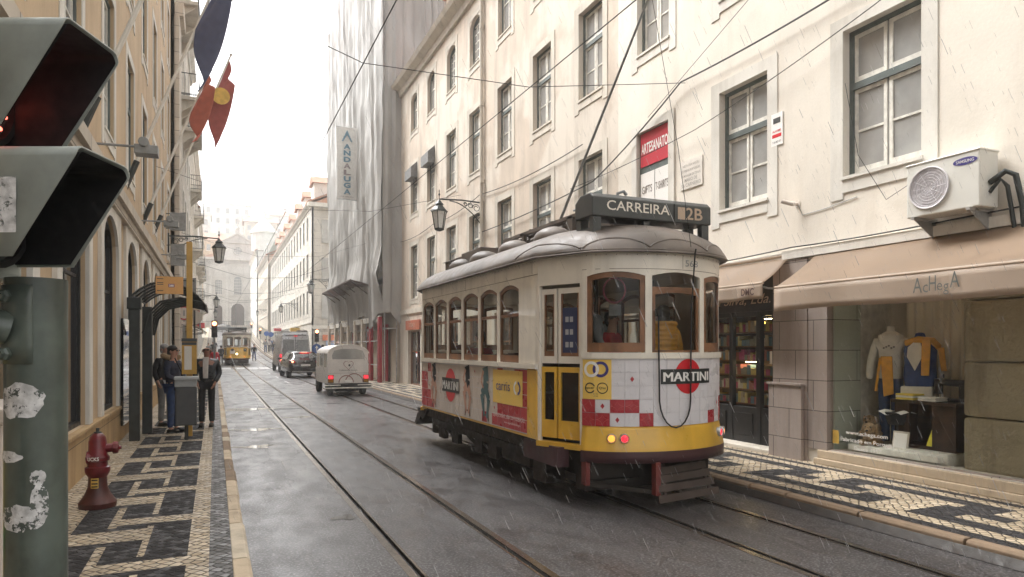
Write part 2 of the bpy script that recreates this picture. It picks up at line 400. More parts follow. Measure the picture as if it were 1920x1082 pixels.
# ------------------------------------------------ ground, road, rails, pavements
CR = (46.5, 61.0)            # side street on the right
def ground():
    mb = MB()
    edges = [KL]
    for a, b, c, d_ in RAILS: edges += sorted((a, d_))
    edges += [KR]
    for i in range(0, len(edges), 2): ribbon(mb, edges[i], edges[i+1], 0)
    ribbon(mb, KR, 60, 0, 0, CR[0]+.9, CR[1]-.9)
    tag(mb.build('road', M['asphalt'], fix=False), kind='structure')
    for a, b, c, d_ in RAILS:
        s = MB(); lo, hi = (a, b) if a < b else (b, a)
        ribbon(s, lo, hi, .003); ribbon(s, min(c, d_), max(c, d_), .002)
        ribbon(s, min(b, c), max(b, c), -.035, 1)
        ys = [-6] + [y for y in YS if y > -6]
        for xx in (a, b, c, d_):
            for y0, y1 in zip(ys[:-1], ys[1:]): s.quad((xx,y0,gz(y0)-.036), (xx,y1,gz(y1)-.036), (xx,y1,gz(y1)+.003), (xx,y0,gz(y0)+.003), 0 if xx in (a, b) else 1)
        tag(s.build('tram_rail', [M['steel'], M['groove']], fix=False), kind='structure')
    # crossing bars, worn lane dashes, puddles
    z = MB()
    for x0 in (.45, 1.5, 2.45, 3.3, 4.25, 5.14):
        w_ = .72 if x0 not in (1.5, 4.25) else .7
        z.quad((x0,57.0,gz(57)+.004), (x0+w_,57.0,gz(57)+.004), (x0+w_,60.4,gz(60.4)+.006), (x0,60.4,gz(60.4)+.006))
    for y0 in (34, 40, 46):
        z.quad((3.2,y0,.004), (3.3,y0,.004), (3.3,y0+2.2,.004), (3.2,y0+2.2,.004))
    tag(z.build('road_markings', plain('worn_road_paint', (.5, .5, .5), .5, 0, .4, 9), fix=False), kind='structure')
    pu = MB(); rnd = random.Random(3)
    for cx, cy, rx, ry in ((.62, 12.6, .3, .2), (.75, 15.2, .5, .22), (.9, 20.2, .75, .35), (1.9, 17.5, .35, .12),  (1.2, 7.0, .12, .1)):
        pts = []
        for k in range(22):
            a = 2*math.pi*k/22; q = 1+.28*math.sin(3*a+cx*9)+.18*math.sin(5*a+cy*3)+rnd.uniform(-.08, .08); pts.append((cx+rx*q*math.cos(a), cy+ry*q*math.sin(a), .004))
        pu.poly(pts)
    mp, t, p = nt('puddle_water'); p.inputs['Base Color'].default_value = (.03,.028,.028,1); p.inputs['Roughness'].default_value = .03; p.inputs['Coat Weight'].default_value = 1
    bump(t, p, noise(t, 14, 2), .12, .01)
    tag(pu.build('puddle', mp, fix=False), kind='structure')
    # a patched drain and small iron covers
    dr = MB(); dr.box(1.5, 19.9, .003, 2.24, 20.1, .007); dr.box(3.0, 21.2, .003, 3.6, 21.5, .007); dr.box(4.3, 21.6, .003, 5.0, 21.8, .007); dr.box(2.55, 26.0, .003, 3.2, 26.4, .007)
    tag(dr.build('drain_covers', M['iron']), kind='structure')

    # left pavement with meander
    L = MB(); kx = .12
    def cells(mb, rects, xs, y0, y1, P, b0, strips):
        """grid of cells: inside any black rectangle -> 1, else 0; strips = [(x0,x1,mat)]"""
        xcut = sorted(set([round(v, 4) for r in rects for v in r[:2]] + [round(v, 4) for s in strips for v in s[:2]] + list(xs)))
        n0 = int((y0-b0)//P)-1; n1 = int((y1-b0)//P)+1
        for n in range(n0, n1+1):
            b = b0+n*P
            ycut = sorted(set([round(v % P, 4) for r in rects for v in r[2:]] + [0, P]))
            for ya, yb in zip(ycut[:-1], ycut[1:]):
                if b+yb <= y0 or b+ya >= y1: continue
                ym = (ya+yb)/2
                A, B = b+ya, b+yb
                run = None
                for xa, xb in zip(xcut[:-1], xcut[1:]):
                    xm = (xa+xb)/2; mt = 0
                    for r in rects:
                        if r[0] < xm < r[1] and any(r[2]+k*P < ym < r[3]+k*P for k in (-1, 0, 1)): mt = 1
                    for s_ in strips:
                        if s_[0] < xm < s_[1]: mt = s_[2]
                    if run and run[2] == mt: run[1] = xb
                    else:
                        if run: mb.quad((run[0],A,gz(A)+SW), (run[1],A,gz(A)+SW), (run[1],B,gz(B)+SW), (run[0],B,gz(B)+SW), run[2])
                        run = [xa, xb, mt]
                mb.quad((run[0],A,gz(A)+SW), (run[1],A,gz(A)+SW), (run[1],B,gz(B)+SW), (run[0],B,gz(B)+SW), run[2])
    rl = [(-.5,-.195,0,1.22), (-.8,-.195,0,.12), (-.8,-.55,0,.6), (-1.13,-.55,.52,.64), (-1.13,-.87,-.43,.64), (-1.13,-.55,1.03,1.13), (-.8,-.55,1.03,1.22), (-.8,-.195,1.12,1.22)]
    cells(L, rl, [-1.7, kx], -6, 168, 1.46, 5.80, [(-.04, kx, 2)])
    tag(L.build('left_pavement', [M['cob_w'], M['cob_b'], M['cob_g']], fix=False), kind='structure')
    Rr = MB()
    # hooks stretched along the kerb
    rr = [(6.18,6.4,0,1.85), (6.4,6.82,1.5,1.85), (6.6,6.82,1.15,1.85), (6.4,6.62,.0,.35), (6.98,7.2,-.85,1.0), (6.56,7.2,.65,1.0), (6.56,6.78,.4,1.0), (6.76,7.2,-.85,-.5)]
    cells(Rr, rr, [5.84, 7.75], -6, CR[0], 2.25, 5.0, [(5.84, 6.0, 1), (7.36, 7.48, 1)])
    cells(Rr, rr, [5.84, 7.75], CR[1], 168, 2.25, 5.0, [(5.84, 6.0, 1), (7.36, 7.48, 1)])
    tag(Rr.build('right_pavement', [M['cob_w'], M['cob_b']], fix=False), kind='structure')
    # kerbs of separate stones
    for nm, xa, xb, segs in (('left_kerb', kx, KL, [(-6, 168)]), ('right_kerb', KR, 5.84, [(-6, CR[0]), (CR[1], 168)])):
        k = MB(); rnd = random.Random(5)
        for s0, s1 in segs:
            y = s0
            while y < s1:
                ln = rnd.uniform(.55, 1.15) if y < 60 else 4.0; e = min(y+ln, s1); g = .012
                j = rnd.uniform(-.01, .01)
                pr = [(xa, y+g, gz(y)-.06), (xb+j, y+g, gz(y)-.06), (xb+j, y+g, gz(y)+SW-.02), (xb-.025*(1 if xb == KL else 0)+j, y+g, gz(y)+SW+.004), (xa+(.025 if xa == KR else 0), y+g, gz(y)+SW+.004), (xa, y+g, gz(y)+SW-.02)]
                k.slab(pr, (0, e-y-2*g, gz(e)-gz(y)), rnd.choice((0,0,1,2)) if xb == KL else 2)
                if xb == 5.84: k.slab([(KR-.07,y,gz(y)+.001),(KR-.003,y,gz(y)+.001),(KR-.003,y,gz(y)+.08)], (0,e-y,gz(e)-gz(y)), 3)
                y = e
        tag(k.build(nm, [M['kerb'], M['kerb2'], M['kerb3'], plain('gutter_grime', (.03,.024,.02), .6, 0, .3, 10, .4)], bevel=.008), kind='structure')
    # lower ground sheet and hill
    g = MB()
    def gf(u, v):
        x = -140+300*u; y = -20+330*v
        z_ = gz(y)-.06 if -3 < x < 12 else gz(y)-.06
        r = max(0, y-172)/130; z_ += 40*r*r*(3-2*r) if r < 1 else 40
        return (x, y, z_)
    g.surf(gf, 60, 80)
    tag(g.build('ground', stucco('ground_earth', (.2, .18, .14), .3), fix=False, smooth=True), kind='structure')
ground()

# ------------------------------------------------ facade kit
def wall_grid(mb, X, side, y0, y1, z0, z1, ops, depth=.22, m=0, zb=None):
    """street wall in plane X with recessed openings (yc, w, zb, zt, arch_rise)"""
    ys = sorted(set([y0, y1] + [round(o[0]-o[1]/2, 4) for o in ops] + [round(o[0]+o[1]/2, 4) for o in ops]))
    zs = sorted(set([z0, z1] + [o[2] for o in ops] + [o[3] for o in ops]))
    for a, b in zip(ys[:-1], ys[1:]):
        run = None
        for c, d_ in zip(zs[:-1], zs[1:]):
            ym, zm = (a+b)/2, (c+d_)/2
            solid = not any(abs(ym-o[0]) < o[1]/2 and o[2] < zm < o[3] for o in ops)
            if solid and run: run[1] = d_
            elif solid: run = [c, d_]
            if (not solid) and run: mb.quad((X,a,run[0]), (X,b,run[0]), (X,b,run[1]), (X,a,run[1]), m); run = None
        if run: mb.quad((X,a,run[0]), (X,b,run[0]), (X,b,run[1]), (X,a,run[1]), m)
    for o in ops:
        yc, w_, zb_, zt = o[:4]; ar = o[4] if len(o) > 4 else 0
        l, r = yc-w_/2, yc+w_/2; X2 = X+side*depth
        mb.quad((X,l,zb_), (X2,l,zb_), (X2,l,zt-ar), (X,l,zt-ar), m); mb.quad((X,r,zb_), (X2,r,zb_), (X2,r,zt-ar), (X,r,zt-ar), m)
        mb.quad((X,l,zb_), (X2,l,zb_), (X2,r,zb_), (X,r,zb_), m)
        if not ar: mb.quad((X,l,zt), (X2,l,zt), (X2,r,zt), (X,r,zt), m)
        else:
            K = 10; pts = [(yc-w_/2*math.cos(math.pi*i/K), zt-ar+ar*math.sin(math.pi*i/K)) for i in range(K+1)]
            for (ya, za), (yb, zb2) in zip(pts[:-1], pts[1:]):
                mb.quad((X,ya,za), (X,yb,zb2), (X,yb,zt), (X,ya,zt), m)
                mb.quad((X,ya,za), (X2,ya,za), (X2,yb,zb2), (X,yb,zb2), m)
WC = {}
def arcpts(w_, zt, ar, K=10): return [(-w_/2*math.cos(math.pi*i/K), zt-ar+ar*math.sin(math.pi*i/K)) for i in range(K+1)]
def window(parent, X, side, yc, zb, w_, h, style='sash', trim='trim', frame='green_frame', sash='white_paint', depth=.16, ar=0, lod=0, pane='pane'):
    key = (side, round(w_,3), round(h,3), style, trim, frame, sash, depth, ar, lod, pane)
    if key not in WC:
        s = side; f = MB(); g = MB(); tr = MB(); hw = w_/2
        def bx(mb, ya, za, yb, zb_, d0, d1, m=0): mb.box(min(s*d0, s*d1), ya, za, max(s*d0, s*d1), yb, zb_, m)
        D = depth; fo = .055 if style != 'thin' else .03
        bx(f, -hw, 0, -hw+fo, h-ar, D-.05, D+.04); bx(f, hw-fo, 0, hw, h-ar, D-.05, D+.04)
        bx(f, -hw+fo, 0, hw-fo, fo, D-.05, D+.04)
        if ar:
            P1 = arcpts(w_, h, ar); P2 = arcpts(w_-2*fo, h-fo, ar-.02)
            for i in range(10):
                a, b, c, d_ = P1[i], P1[i+1], P2[i+1], P2[i]
                f.slab([(s*(D-.05), a[0], a[1]), (s*(D-.05), b[0], b[1]), (s*(D-.05), c[0], c[1]), (s*(D-.05), d_[0], d_[1])], (s*.09, 0, 0))
        else: bx(f, -hw+fo, h-fo, hw-fo, h, D-.05, D+.04)
        hi = h-fo-(ar*.5 if ar else 0); i0 = -hw+fo; i1 = hw-fo
        if style == 'sash':
            tz = h*.62; bx(f, i0, tz-.045, i1, tz+.045, D-.05, D+.04)
            for (za, zb_, mid) in ((fo, tz-.045, 1), (tz+.045, h-fo, 0)):
                for (ya, yb) in ((i0, -.012), (.012, i1)):
                    q = .05
                    bx(f, ya+.004, za, ya+q, zb_, D-.02, D+.02, 1); bx(f, yb-q, za, yb-.004, zb_, D-.02, D+.02, 1)
                    bx(f, ya+q, za, yb-q, za+q*1.5, D-.02, D+.02, 1); bx(f, ya+q, zb_-q, yb-q, zb_, D-.02, D+.02, 1)
                    if mid: bx(f, ya+q, (za+zb_)/2-.014, yb-q, (za+zb_)/2+.014, D-.015, D+.015, 1)
        elif style == 'grid':
            q = .03; nx, nz = 4, max(4, int(h/.3))
            for i in range(0, nx+1): yy = i0+(i1-i0)*i/nx; bx(f, yy-q/2, fo, yy+q/2, hi, D-.015, D+.015, 1)
            for i in range(0, nz+1): zz = fo+(hi-fo)*i/nz; bx(f, i0, zz-q/2, i1, zz+q/2, D-.012, D+.012, 1)
        elif style == 'simple':
            bx(f, -.02, fo, .02, hi, D-.02, D+.02, 1); bx(f, i0, h*.62-.02, i1, h*.62+.02, D-.02, D+.02, 1)
            for sg in (-1, 1): bx(f, *( (i0, fo, i0+.05, hi) if sg < 0 else (i1-.05, fo, i1, hi)), D-.02, D+.02, 1)
        if ar: g.poly([(s*D, -hw+.01, .01), (s*D, hw-.01, .01)] + [(s*D, y*.98, z-.01) for y, z in reversed(arcpts(w_, h, ar))])
        else: g.quad((s*D, i0-.01, fo-.01), (s*D, i1+.01, fo-.01), (s*D, i1+.01, h-fo+.01), (s*D, i0-.01, h-fo+.01))
        if trim:
            tw = .2; e = -.014
            bx(tr, -hw-tw, -.28, -hw, h+tw*.9, 0-.001, e); bx(tr, hw, -.28, hw+tw, h+tw*.9, 0-.001, e)
            bx(tr, -hw, h-.002 if not ar else h-.002, hw, h+tw*.9, 0-.001, e)
            bx(tr, -hw, -.2, hw, 0, -.001, e-.004); bx(tr, -hw-.02, -.03, hw+.02, .012, -.002, e-.025)
        WC[key] = (f.mesh([M[frame], M[sash]]), g.mesh(M[pane], fix=False), tr.mesh(M[trim]) if trim else None)
    f, g, tr = WC[key]
    o = inst('window', f, parent, (X, yc, zb))
    inst('pane', g, o)
    if tr: inst('surround', tr, o)
    return o
def body(mb, X, side, y0, y1, z0, z1, depth=9, m=0):
    """the other three sides of a building"""
    X2 = X+side*depth
    mb.quad((X,y0,z0), (X2,y0,z0), (X2,y0,z1), (X,y0,z1), m); mb.quad((X,y1,z0), (X2,y1,z0), (X2,y1,z1), (X,y1,z1), m)
    mb.quad((X2,y0,z0), (X2,y1,z0), (X2,y1,z1), (X2,y0,z1), m); mb.quad((X,y0,z1), (X,y1,z1), (X2,y1,z1), (X2,y0,z1), m)
def gable_roof(parent, X, side, y0, y1, z, rise=2.2, depth=9, over=.35, mat='roof'):
    r = MB(); xa = X-side*over; xb = X+side*(depth/2); xc = X+side*(depth+over)
    for (p, q, zp, zq) in ((xa, xb, z, z+rise), (xb, xc, z+rise, z)):
        r.slab([(p,y0-.1,zp), (p,y1+.1,zp), (q,y1+.1,zq), (q,y0-.1,zq)], (0,0,.14))
    r.slab([(X+side*.1,y0,z), (xb,y0,z+rise-.02), (X+side*depth,y0,z)], (0,.1,0)); r.slab([(X+side*.1,y1-.1,z), (xb,y1-.1,z+rise-.02), (X+side*depth,y1-.1,z)], (0,.1,0))
    return r.build('roof', M[mat], parent)
def cornice(parent, X, side, y0, y1, z, mat='trim', k=1.0):
    c = MB(); prof = [(0,-.35*k), (-.08*k,-.35*k), (-.12*k,-.2*k), (-.3*k,-.1*k), (-.36*k,0), (0,0)]
    c.slab([(X+side*a, y0, z+b) for a, b in prof], (0, y1-y0, 0))
    return c.build('cornice', M[mat], parent)

# ------------------------------------------------ right: cream building with the wool shop
def right_cream():
    B = thing('corner_building', 'cream rendered building with the wool shop window and air conditioner on its wall', 'building', (FR, 6, 0))
    B.location = (0,0,0)
    y0, y1, z1 = -4.5, 12.1, 15.0
    cols = [(10.88,1.03), (8.46,1.07), (6.02,1.1), (3.4,1.1), (.9,1.1)]
    ops = [(9.0,2.4,.12,2.9), (4.2,5.4,.32,2.95)]
    for zb, zt in ((3.97,5.92), (7.45,9.4), (10.9,12.8)): ops += [(c, w_, zb, zt) for c, w_ in cols]
    mb = MB(); wall_grid(mb, FR, 1, y0, y1, 3.05, z1, [o for o in ops if o[2] > 3], .2)
    body(mb, FR+.21, 1, y0, y1, 0, z1, 9)
    mb.build('wall', M['cream'], B, fix=False)
    lw = MB(); wall_grid(lw, FR, 1, y0, y1, .1, 3.05, ops[:2], .3); lw.build('shop_wall', M['limestone2'], B, fix=False)
    for i, (c, w_) in enumerate(cols):
        for zb, h in ((3.97,1.95), (7.45,1.95), (10.9,1.9)):
            if i == 0 and zb < 4: continue
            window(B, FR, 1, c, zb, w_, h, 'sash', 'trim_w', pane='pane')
    # the window turned into a shop sign
    s = MB(); s.box(FR+.05, 10.37, 3.97, FR+.12, 11.39, 5.92, 0)
    s.box(FR+.035, 10.42, 5.25, FR+.05, 11.34, 5.9, 1); s.box(FR+.035, 10.89, 3.97, FR+.05, 11.34, 5.12, 2); s.box(FR+.035, 10.42, 3.97, FR+.05, 10.86, 5.12, 2)
    s.text('ARTESANATO', lambda u, v: (FR+.03, 10.88-u, 5.5+v), .2, 3, .86, .03)
    s.text('GIFTS', lambda u, v: (FR+.03, 11.12-u, 4.72+v), .15, 4, .34, .01); s.text('T-SHIRTS', lambda u, v: (FR+.03, 10.64-u, 4.72+v), .15, 4, .4, .01)
    s.text('SOUVENIRS', lambda u, v: (FR+.03, 10.64-u, 4.2+v), .1, 4, .4, .01)
    o = s.build('shop_sign', [M['green_frame'], plain('sign_red', (.5,.03,.05), .4, 0, .03), M['logo_white'], M['logo_white'], plain('sign_grey', (.2,.17,.15), .5, 0, 0)], B)
    tr = MB(); hw = .515
    for ya, yb, za, zb in ((10.88-hw-.17,10.88-hw,3.7,6.07), (10.88+hw,10.88+hw+.17,3.7,6.07), (10.88-hw,10.88+hw,5.92,6.07), (10.88-hw,10.88+hw,3.8,3.97)): tr.box(FR-.03, ya, za, FR-.001, yb, zb)
    tr.build('surround', M['trim_w'], B)
    p = MB(); p.box(FR-.02, 9.42, 4.52, FR-.002, 10.02, 5.02); q = p
    for i, (tx, h, wd) in enumerate((('NESTA CASA NASCEU', .042, .44), ('O POETA PORTUGUES', .042, .5), ('HOMENAGEM DA CIDADE', .042, .52), ('MARIO DE', .062, .34), ('SA CARNEIRO', .062, .52))):
        q.text(tx, lambda u, v, i=i: (FR-.0225, 9.72-u, 4.93-.088*i+v-.02), h, 1, wd, .01)
    q.build('plaque', [plain('marble_plaque', (.72,.68,.62), .4, 0, .05), plain('plaque_letters', (.35,.33,.3), .5, 0, 0)], B)
    p = MB(); p.box(FR-.015, 7.62, 4.72, FR-.002, 7.84, 5.2, 0); p.box(FR-.017, 7.66, 5.05, FR-.015, 7.8, 5.13, 1); p.box(FR-.017, 7.64, 4.84, FR-.015, 7.82, 4.89, 2)
    p.text('ALARME', lambda u, v: (FR-.0175, 7.73-u, 4.92+v), .035, 2, .17, .01); p.text('218 882 071', lambda u, v: (FR-.0175, 7.73-u, 4.76+v), .03, 1, .17)
    p.build('alarm_notice', [M['logo_white'], M['sign_dark'], M['logo_red']], B)
    # parapet frieze over the shop, pilaster
    f = MB(); f.box(FR-.05, y0, 3.0, FR-.001, 7.6, 3.12); f.box(FR-.03, 7.6, 3.02, FR-.001, y1, 3.1); f.build('moulding', M['trim_w'], B)
    pl = MB(); pl.box(FR-.03, 7.15, .1, FR-.001, 7.79, 2.98); pl.build('pilaster', M['pinkstone'], B)
    pb = MB(); pb.box(FR-.09, 7.2, .1, FR-.031, 7.82, 1.17); pb.box(FR-.115, 7.18, 1.17, FR-.032, 7.84, 1.21); pb.build('pilaster_base', M['pinkstone'], B, bevel=.008)
    # big display window
    s = MB(); s.box(FR-.1, 1.4, .12, FR+.14, 6.98, .2); s.box(FR-.06, 1.4, .2, FR+.12, 6.95, .31); s.build('sill', M['kerb'], B, bevel=.01)
    fr = MB(); fr.box(FR-.02, 6.82, .31, FR+.1, 6.9, 2.95); fr.box(FR-.02, 6.9, .31, FR-.002, 7.14, 2.95); fr.box(FR, 1.5, 2.9, FR+.08, 6.82, 2.95); fr.box(FR+.02,1.5,.31,FR+.06,6.82,.335)
    fr.build('window_frame', M['pinkstone'], B)
    g = MB(); g.quad((FR+.05, 1.5, .33), (FR+.05, 6.82, .33), (FR+.05, 6.82, 2.9), (FR+.05, 1.5, 2.9)); g.build('display_glass', M['glass'], B, fix=False)
    # lettering on the glass
    t = MB()
    for i, (tx, wd, yc) in enumerate((('www.achega.com', .62, 6.26), ('Fabricado em Portugal', .78, 6.26), ('Desde 1957', .4, 6.24))):
        t.text(tx, lambda u, v, i=i, yc=yc: (FR+.042, yc-u, .60-.1*i+v-.03), .052, 0, wd, .02)
    t.build('glass_lettering', M['logo_white'], B)
    yl = MB(); yl.box(FR+.04, 6.68, .42, FR+.045, 6.78, .6); yl.build('yellow_sticker', M['hazard'], B)
    # inside of the display
    i_ = MB()
    i_.quad((8.95,1.5,.3),(8.95,6.86,.3),(8.95,6.86,3.0),(8.95,1.5,3.0),1)
    i_.quad((FR+.3,6.86,.3),(8.95,6.86,.3),(8.95,6.86,3.0),(FR+.3,6.86,3.0),0)
    i_.quad((FR+.1,1.5,2.98),(8.95,1.5,2.98),(8.95,6.86,2.98),(FR+.1,6.86,2.98),0)
    i_.quad((FR+.1,1.5,.3),(8.95,1.5,.3),(8.95,6.86,.3),(FR+.1,6.86,.3),0)
    i_.build('display_interior', [M['white_paint'], M['trim']], B, fix=False)
    tl = MB(); tl.box(FR+.1, 6.8, .31, FR+.6, 6.855, 2.9); tl.build('tiled_side', stucco('pale_tiles', (.5,.54,.46), .1, (.3,.3,.25), None, (5,.42,.006)), B)
    st = MB(); st.box(7.95, 5.35, .305, 8.9, 6.2, .45); st.box(7.85, 5.4, .34, 8.3, 6.66, .42); st.build('display_step', M['white_paint'], B, bevel=.01)
    for k, (za, zb) in enumerate(((.31,.92), (.93,1.55), (1.56,2.25), (2.26,2.96))):
        r = MB(); r.box(7.9, 1.6, za, 8.85, 5.14, zb)
        r.build('stone_block', M['rust_stone'], B, bevel=.04)
    cu = MB()
    def cf(u, v): y = 5.1+1.35*u; return (8.72+.035*math.sin(u*70)*(.4+.6*(1-v)), y, .5+2.05*v)
    cu.surf(cf, 120, 4); cu.build('curtain', plain('curtain_cloth', (.8,.74,.62), .9, 0, .05, 3), B, fix=False, smooth=True)
    # wool shop door
    dk = 'green_frame'
    d_ = MB(); X = FR+.3
    d_.box(X-.02, 7.85, 2.3, X+.04, 10.15, 2.85); d_.box(FR+.02, 7.8, .1, FR+.3, 7.86, 2.3)
    for ya, yb in ((7.86,7.95), (8.36,8.46), (9.0,9.08), (9.62,9.72), (10.1,10.2)): d_.box(X-.03, ya, .12, X+.05, yb, 2.3)
    for ya, yb in ((7.95,8.36), (8.46,9.0), (9.08,9.62), (9.72,10.1)):
        d_.box(X-.02, ya, .12, X+.04, yb, .75); d_.box(X-.02, ya, 2.22, X+.04, yb, 2.3); d_.box(X-.035, ya+.08, .3, X-.02, yb-.08, .65)
    d_.build('shop_front', M['black'], B, bevel=.006)
    g = MB(); g.quad((X+.01,7.95,.75),(X+.01,10.1,.75),(X+.01,10.1,2.22),(X+.01,7.95,2.22)); g.build('shop_glass', M['glass'], B, fix=False)
    sh = MB(); sh.box(X+.6, 7.8, .1, X+.65, 10.2, 2.9, 0)
    for z in (.78, 1.02, 1.26, 1.5, 1.74, 1.98): sh.box(X+.25, 7.9, z-.02, X+.6, 10.15, z, 1)
    sh.build('shelves', [M['darkwood'], M['wood']], B)
    rnd = random.Random(11); cols_ = [(.5,.42,.3),(.35,.12,.1),(.6,.55,.45),(.12,.2,.25),(.5,.3,.12),(.25,.25,.2),(.6,.5,.2),(.45,.1,.2)]
    wm = [plain('wool_%s' % n, c, .9, 0, .1, 20) for n, c in zip(('straw','brick','ivory','teal','rust','moss','mustard','plum'), cols_)]
    wl = MB()
    for z in (.78, 1.02, 1.26, 1.5, 1.74, 1.98):
        y = 7.95
        while y < 10.1:
            w_ = rnd.uniform(.04, .1); h = rnd.uniform(.09, .19); wl.box(X+.26, y, z+.001, X+.5, y+w_-.008, z+h, rnd.randrange(8)); y += w_
    wl.build('wool_goods', wm, B)
    lt = MB(); lt.box(X+.3, 8.75, 1.47, X+.34, 9.05, 1.478); lt.box(X+.3, 8.5, 2.18, X+.34, 8.62, 2.19); lt.build('shelf_lamp', plain('warm_strip', (1,.9,.7), .3, 0, 0, emit=(1,.75,.4), es=14), B)
    nt_ = MB(); nt_.box(X-.026, 8.06, 1.46, X-.021, 8.17, 1.66); nt_.build('door_notice', M['logo_white'], B)
    nm = MB(); nm.text('R. da Silva, Lda.', lambda u, v: (X-.028, 9.0-u, 2.42+v), .16, 0, 1.7, 0, slant=.35); nm.build('name_lettering', M['sign_tan'], B)
    st = MB(); st.box(FR-.04, 7.84, .1, FR+.5, 10.2, .17); st.build('door_step', M['trim'], B, bevel=.01)
    cornice(B, FR, 1, y0, y1, z1, 'trim_w'); gable_roof(B, FR, 1, y0, y1, z1)
    return B
right_cream()

def awning(label, y0, y1, xw, zw, xf, zf, vb, txt=None):
    A = thing('awning', label, 'awning', (xw, (y0+y1)/2, zw)); cy = (y0+y1)/2
    a = MB(); n = 24
    def f(u, v):
        y = y0+(y1-y0)*u-cy; s = .03*math.sin(math.pi*v)+.01*math.sin(u*23)*math.sin(math.pi*v)
        return ((xf-xw)*v, y, (zf-zw)*v-s)
    a.surf(f, n, 8); o = a.build('canopy', M['awning'], A, fix=False, smooth=True)
    sm = o.modifiers.new('s', 'SOLIDIFY'); sm.thickness = .006
    v_ = MB()
    v_.surf(lambda u, v: (xf-xw-.004+.012*math.sin(u*31)*v, y0+(y1-y0)*u-cy, zf-zw-(zf-vb)*v+.008*math.sin(u*17)*v), 40, 4); o = v_.build('valance', M['awning_l'], A, fix=False, smooth=True)
    sm = o.modifiers.new('s', 'SOLIDIFY'); sm.thickness = .004
    b = MB(); b.tube([(xf-xw+.01, y0-cy, zf-zw), (xf-xw+.01, y1-cy, zf-zw)], .02, 10); b.tube([(0, y0-cy, .03), (0, y1-cy, .03)], .025, 10); b.build('roller_bar', M['awning_l'], A, smooth=True)
    for yy in (y0+.12-cy, y1-.12-cy):
        r = MB(); r.tube([(-.02, yy, -.45), ((xf-xw)*.55, yy, -.45), (xf-xw+.02, yy, zf-zw-.03)], .014, 8); r.build('arm', M['alu'], A, smooth=True)
    if txt:
        t = MB(); s, yc, h, wd, mt = txt
        if s == 'AcHegA':
            u0 = 0
            for ch, dz, hh, ww in (('A',0,.17,.1), ('c',0,.13,.055), ('H',.01,.17,.075), ('e',.01,.12,.055), ('g',.0,.12,.055), ('A',.03,.17,.1)):
                t.text(ch, lambda u, v, u0=u0, dz=dz: (xf-xw-.022, yc-cy-(u0+u), vb-zw+.09+dz+v), hh, 0, ww, -.005, 'LEFT'); u0 += ww+.012
        else: t.text(s, lambda u, v: (xf-xw-.022, yc-cy-u, vb-zw+.07+v), h, 0, wd, .03)
        t.build('lettering', mt, A)
    return A
awning('long beige canvas awning over the display window, its valance lettered in grey', 1.2, 7.0, FR-.02, 3.0, 6.89, 2.52, 2.21, ('AcHegA', 5.0, 0, 0, plain('awning_letters', (.12,.13,.12), .6, 0, 0)))
awning('short faded brown awning over the wool shop door, half hidden by the tram', 7.5, 10.2, FR-.02, 3.03, 7.16, 2.64, 2.41, ('DMC', 7.78, .1, .26, plain('awning_letters_brown', (.1,.05,.04), .6, 0, 0)))
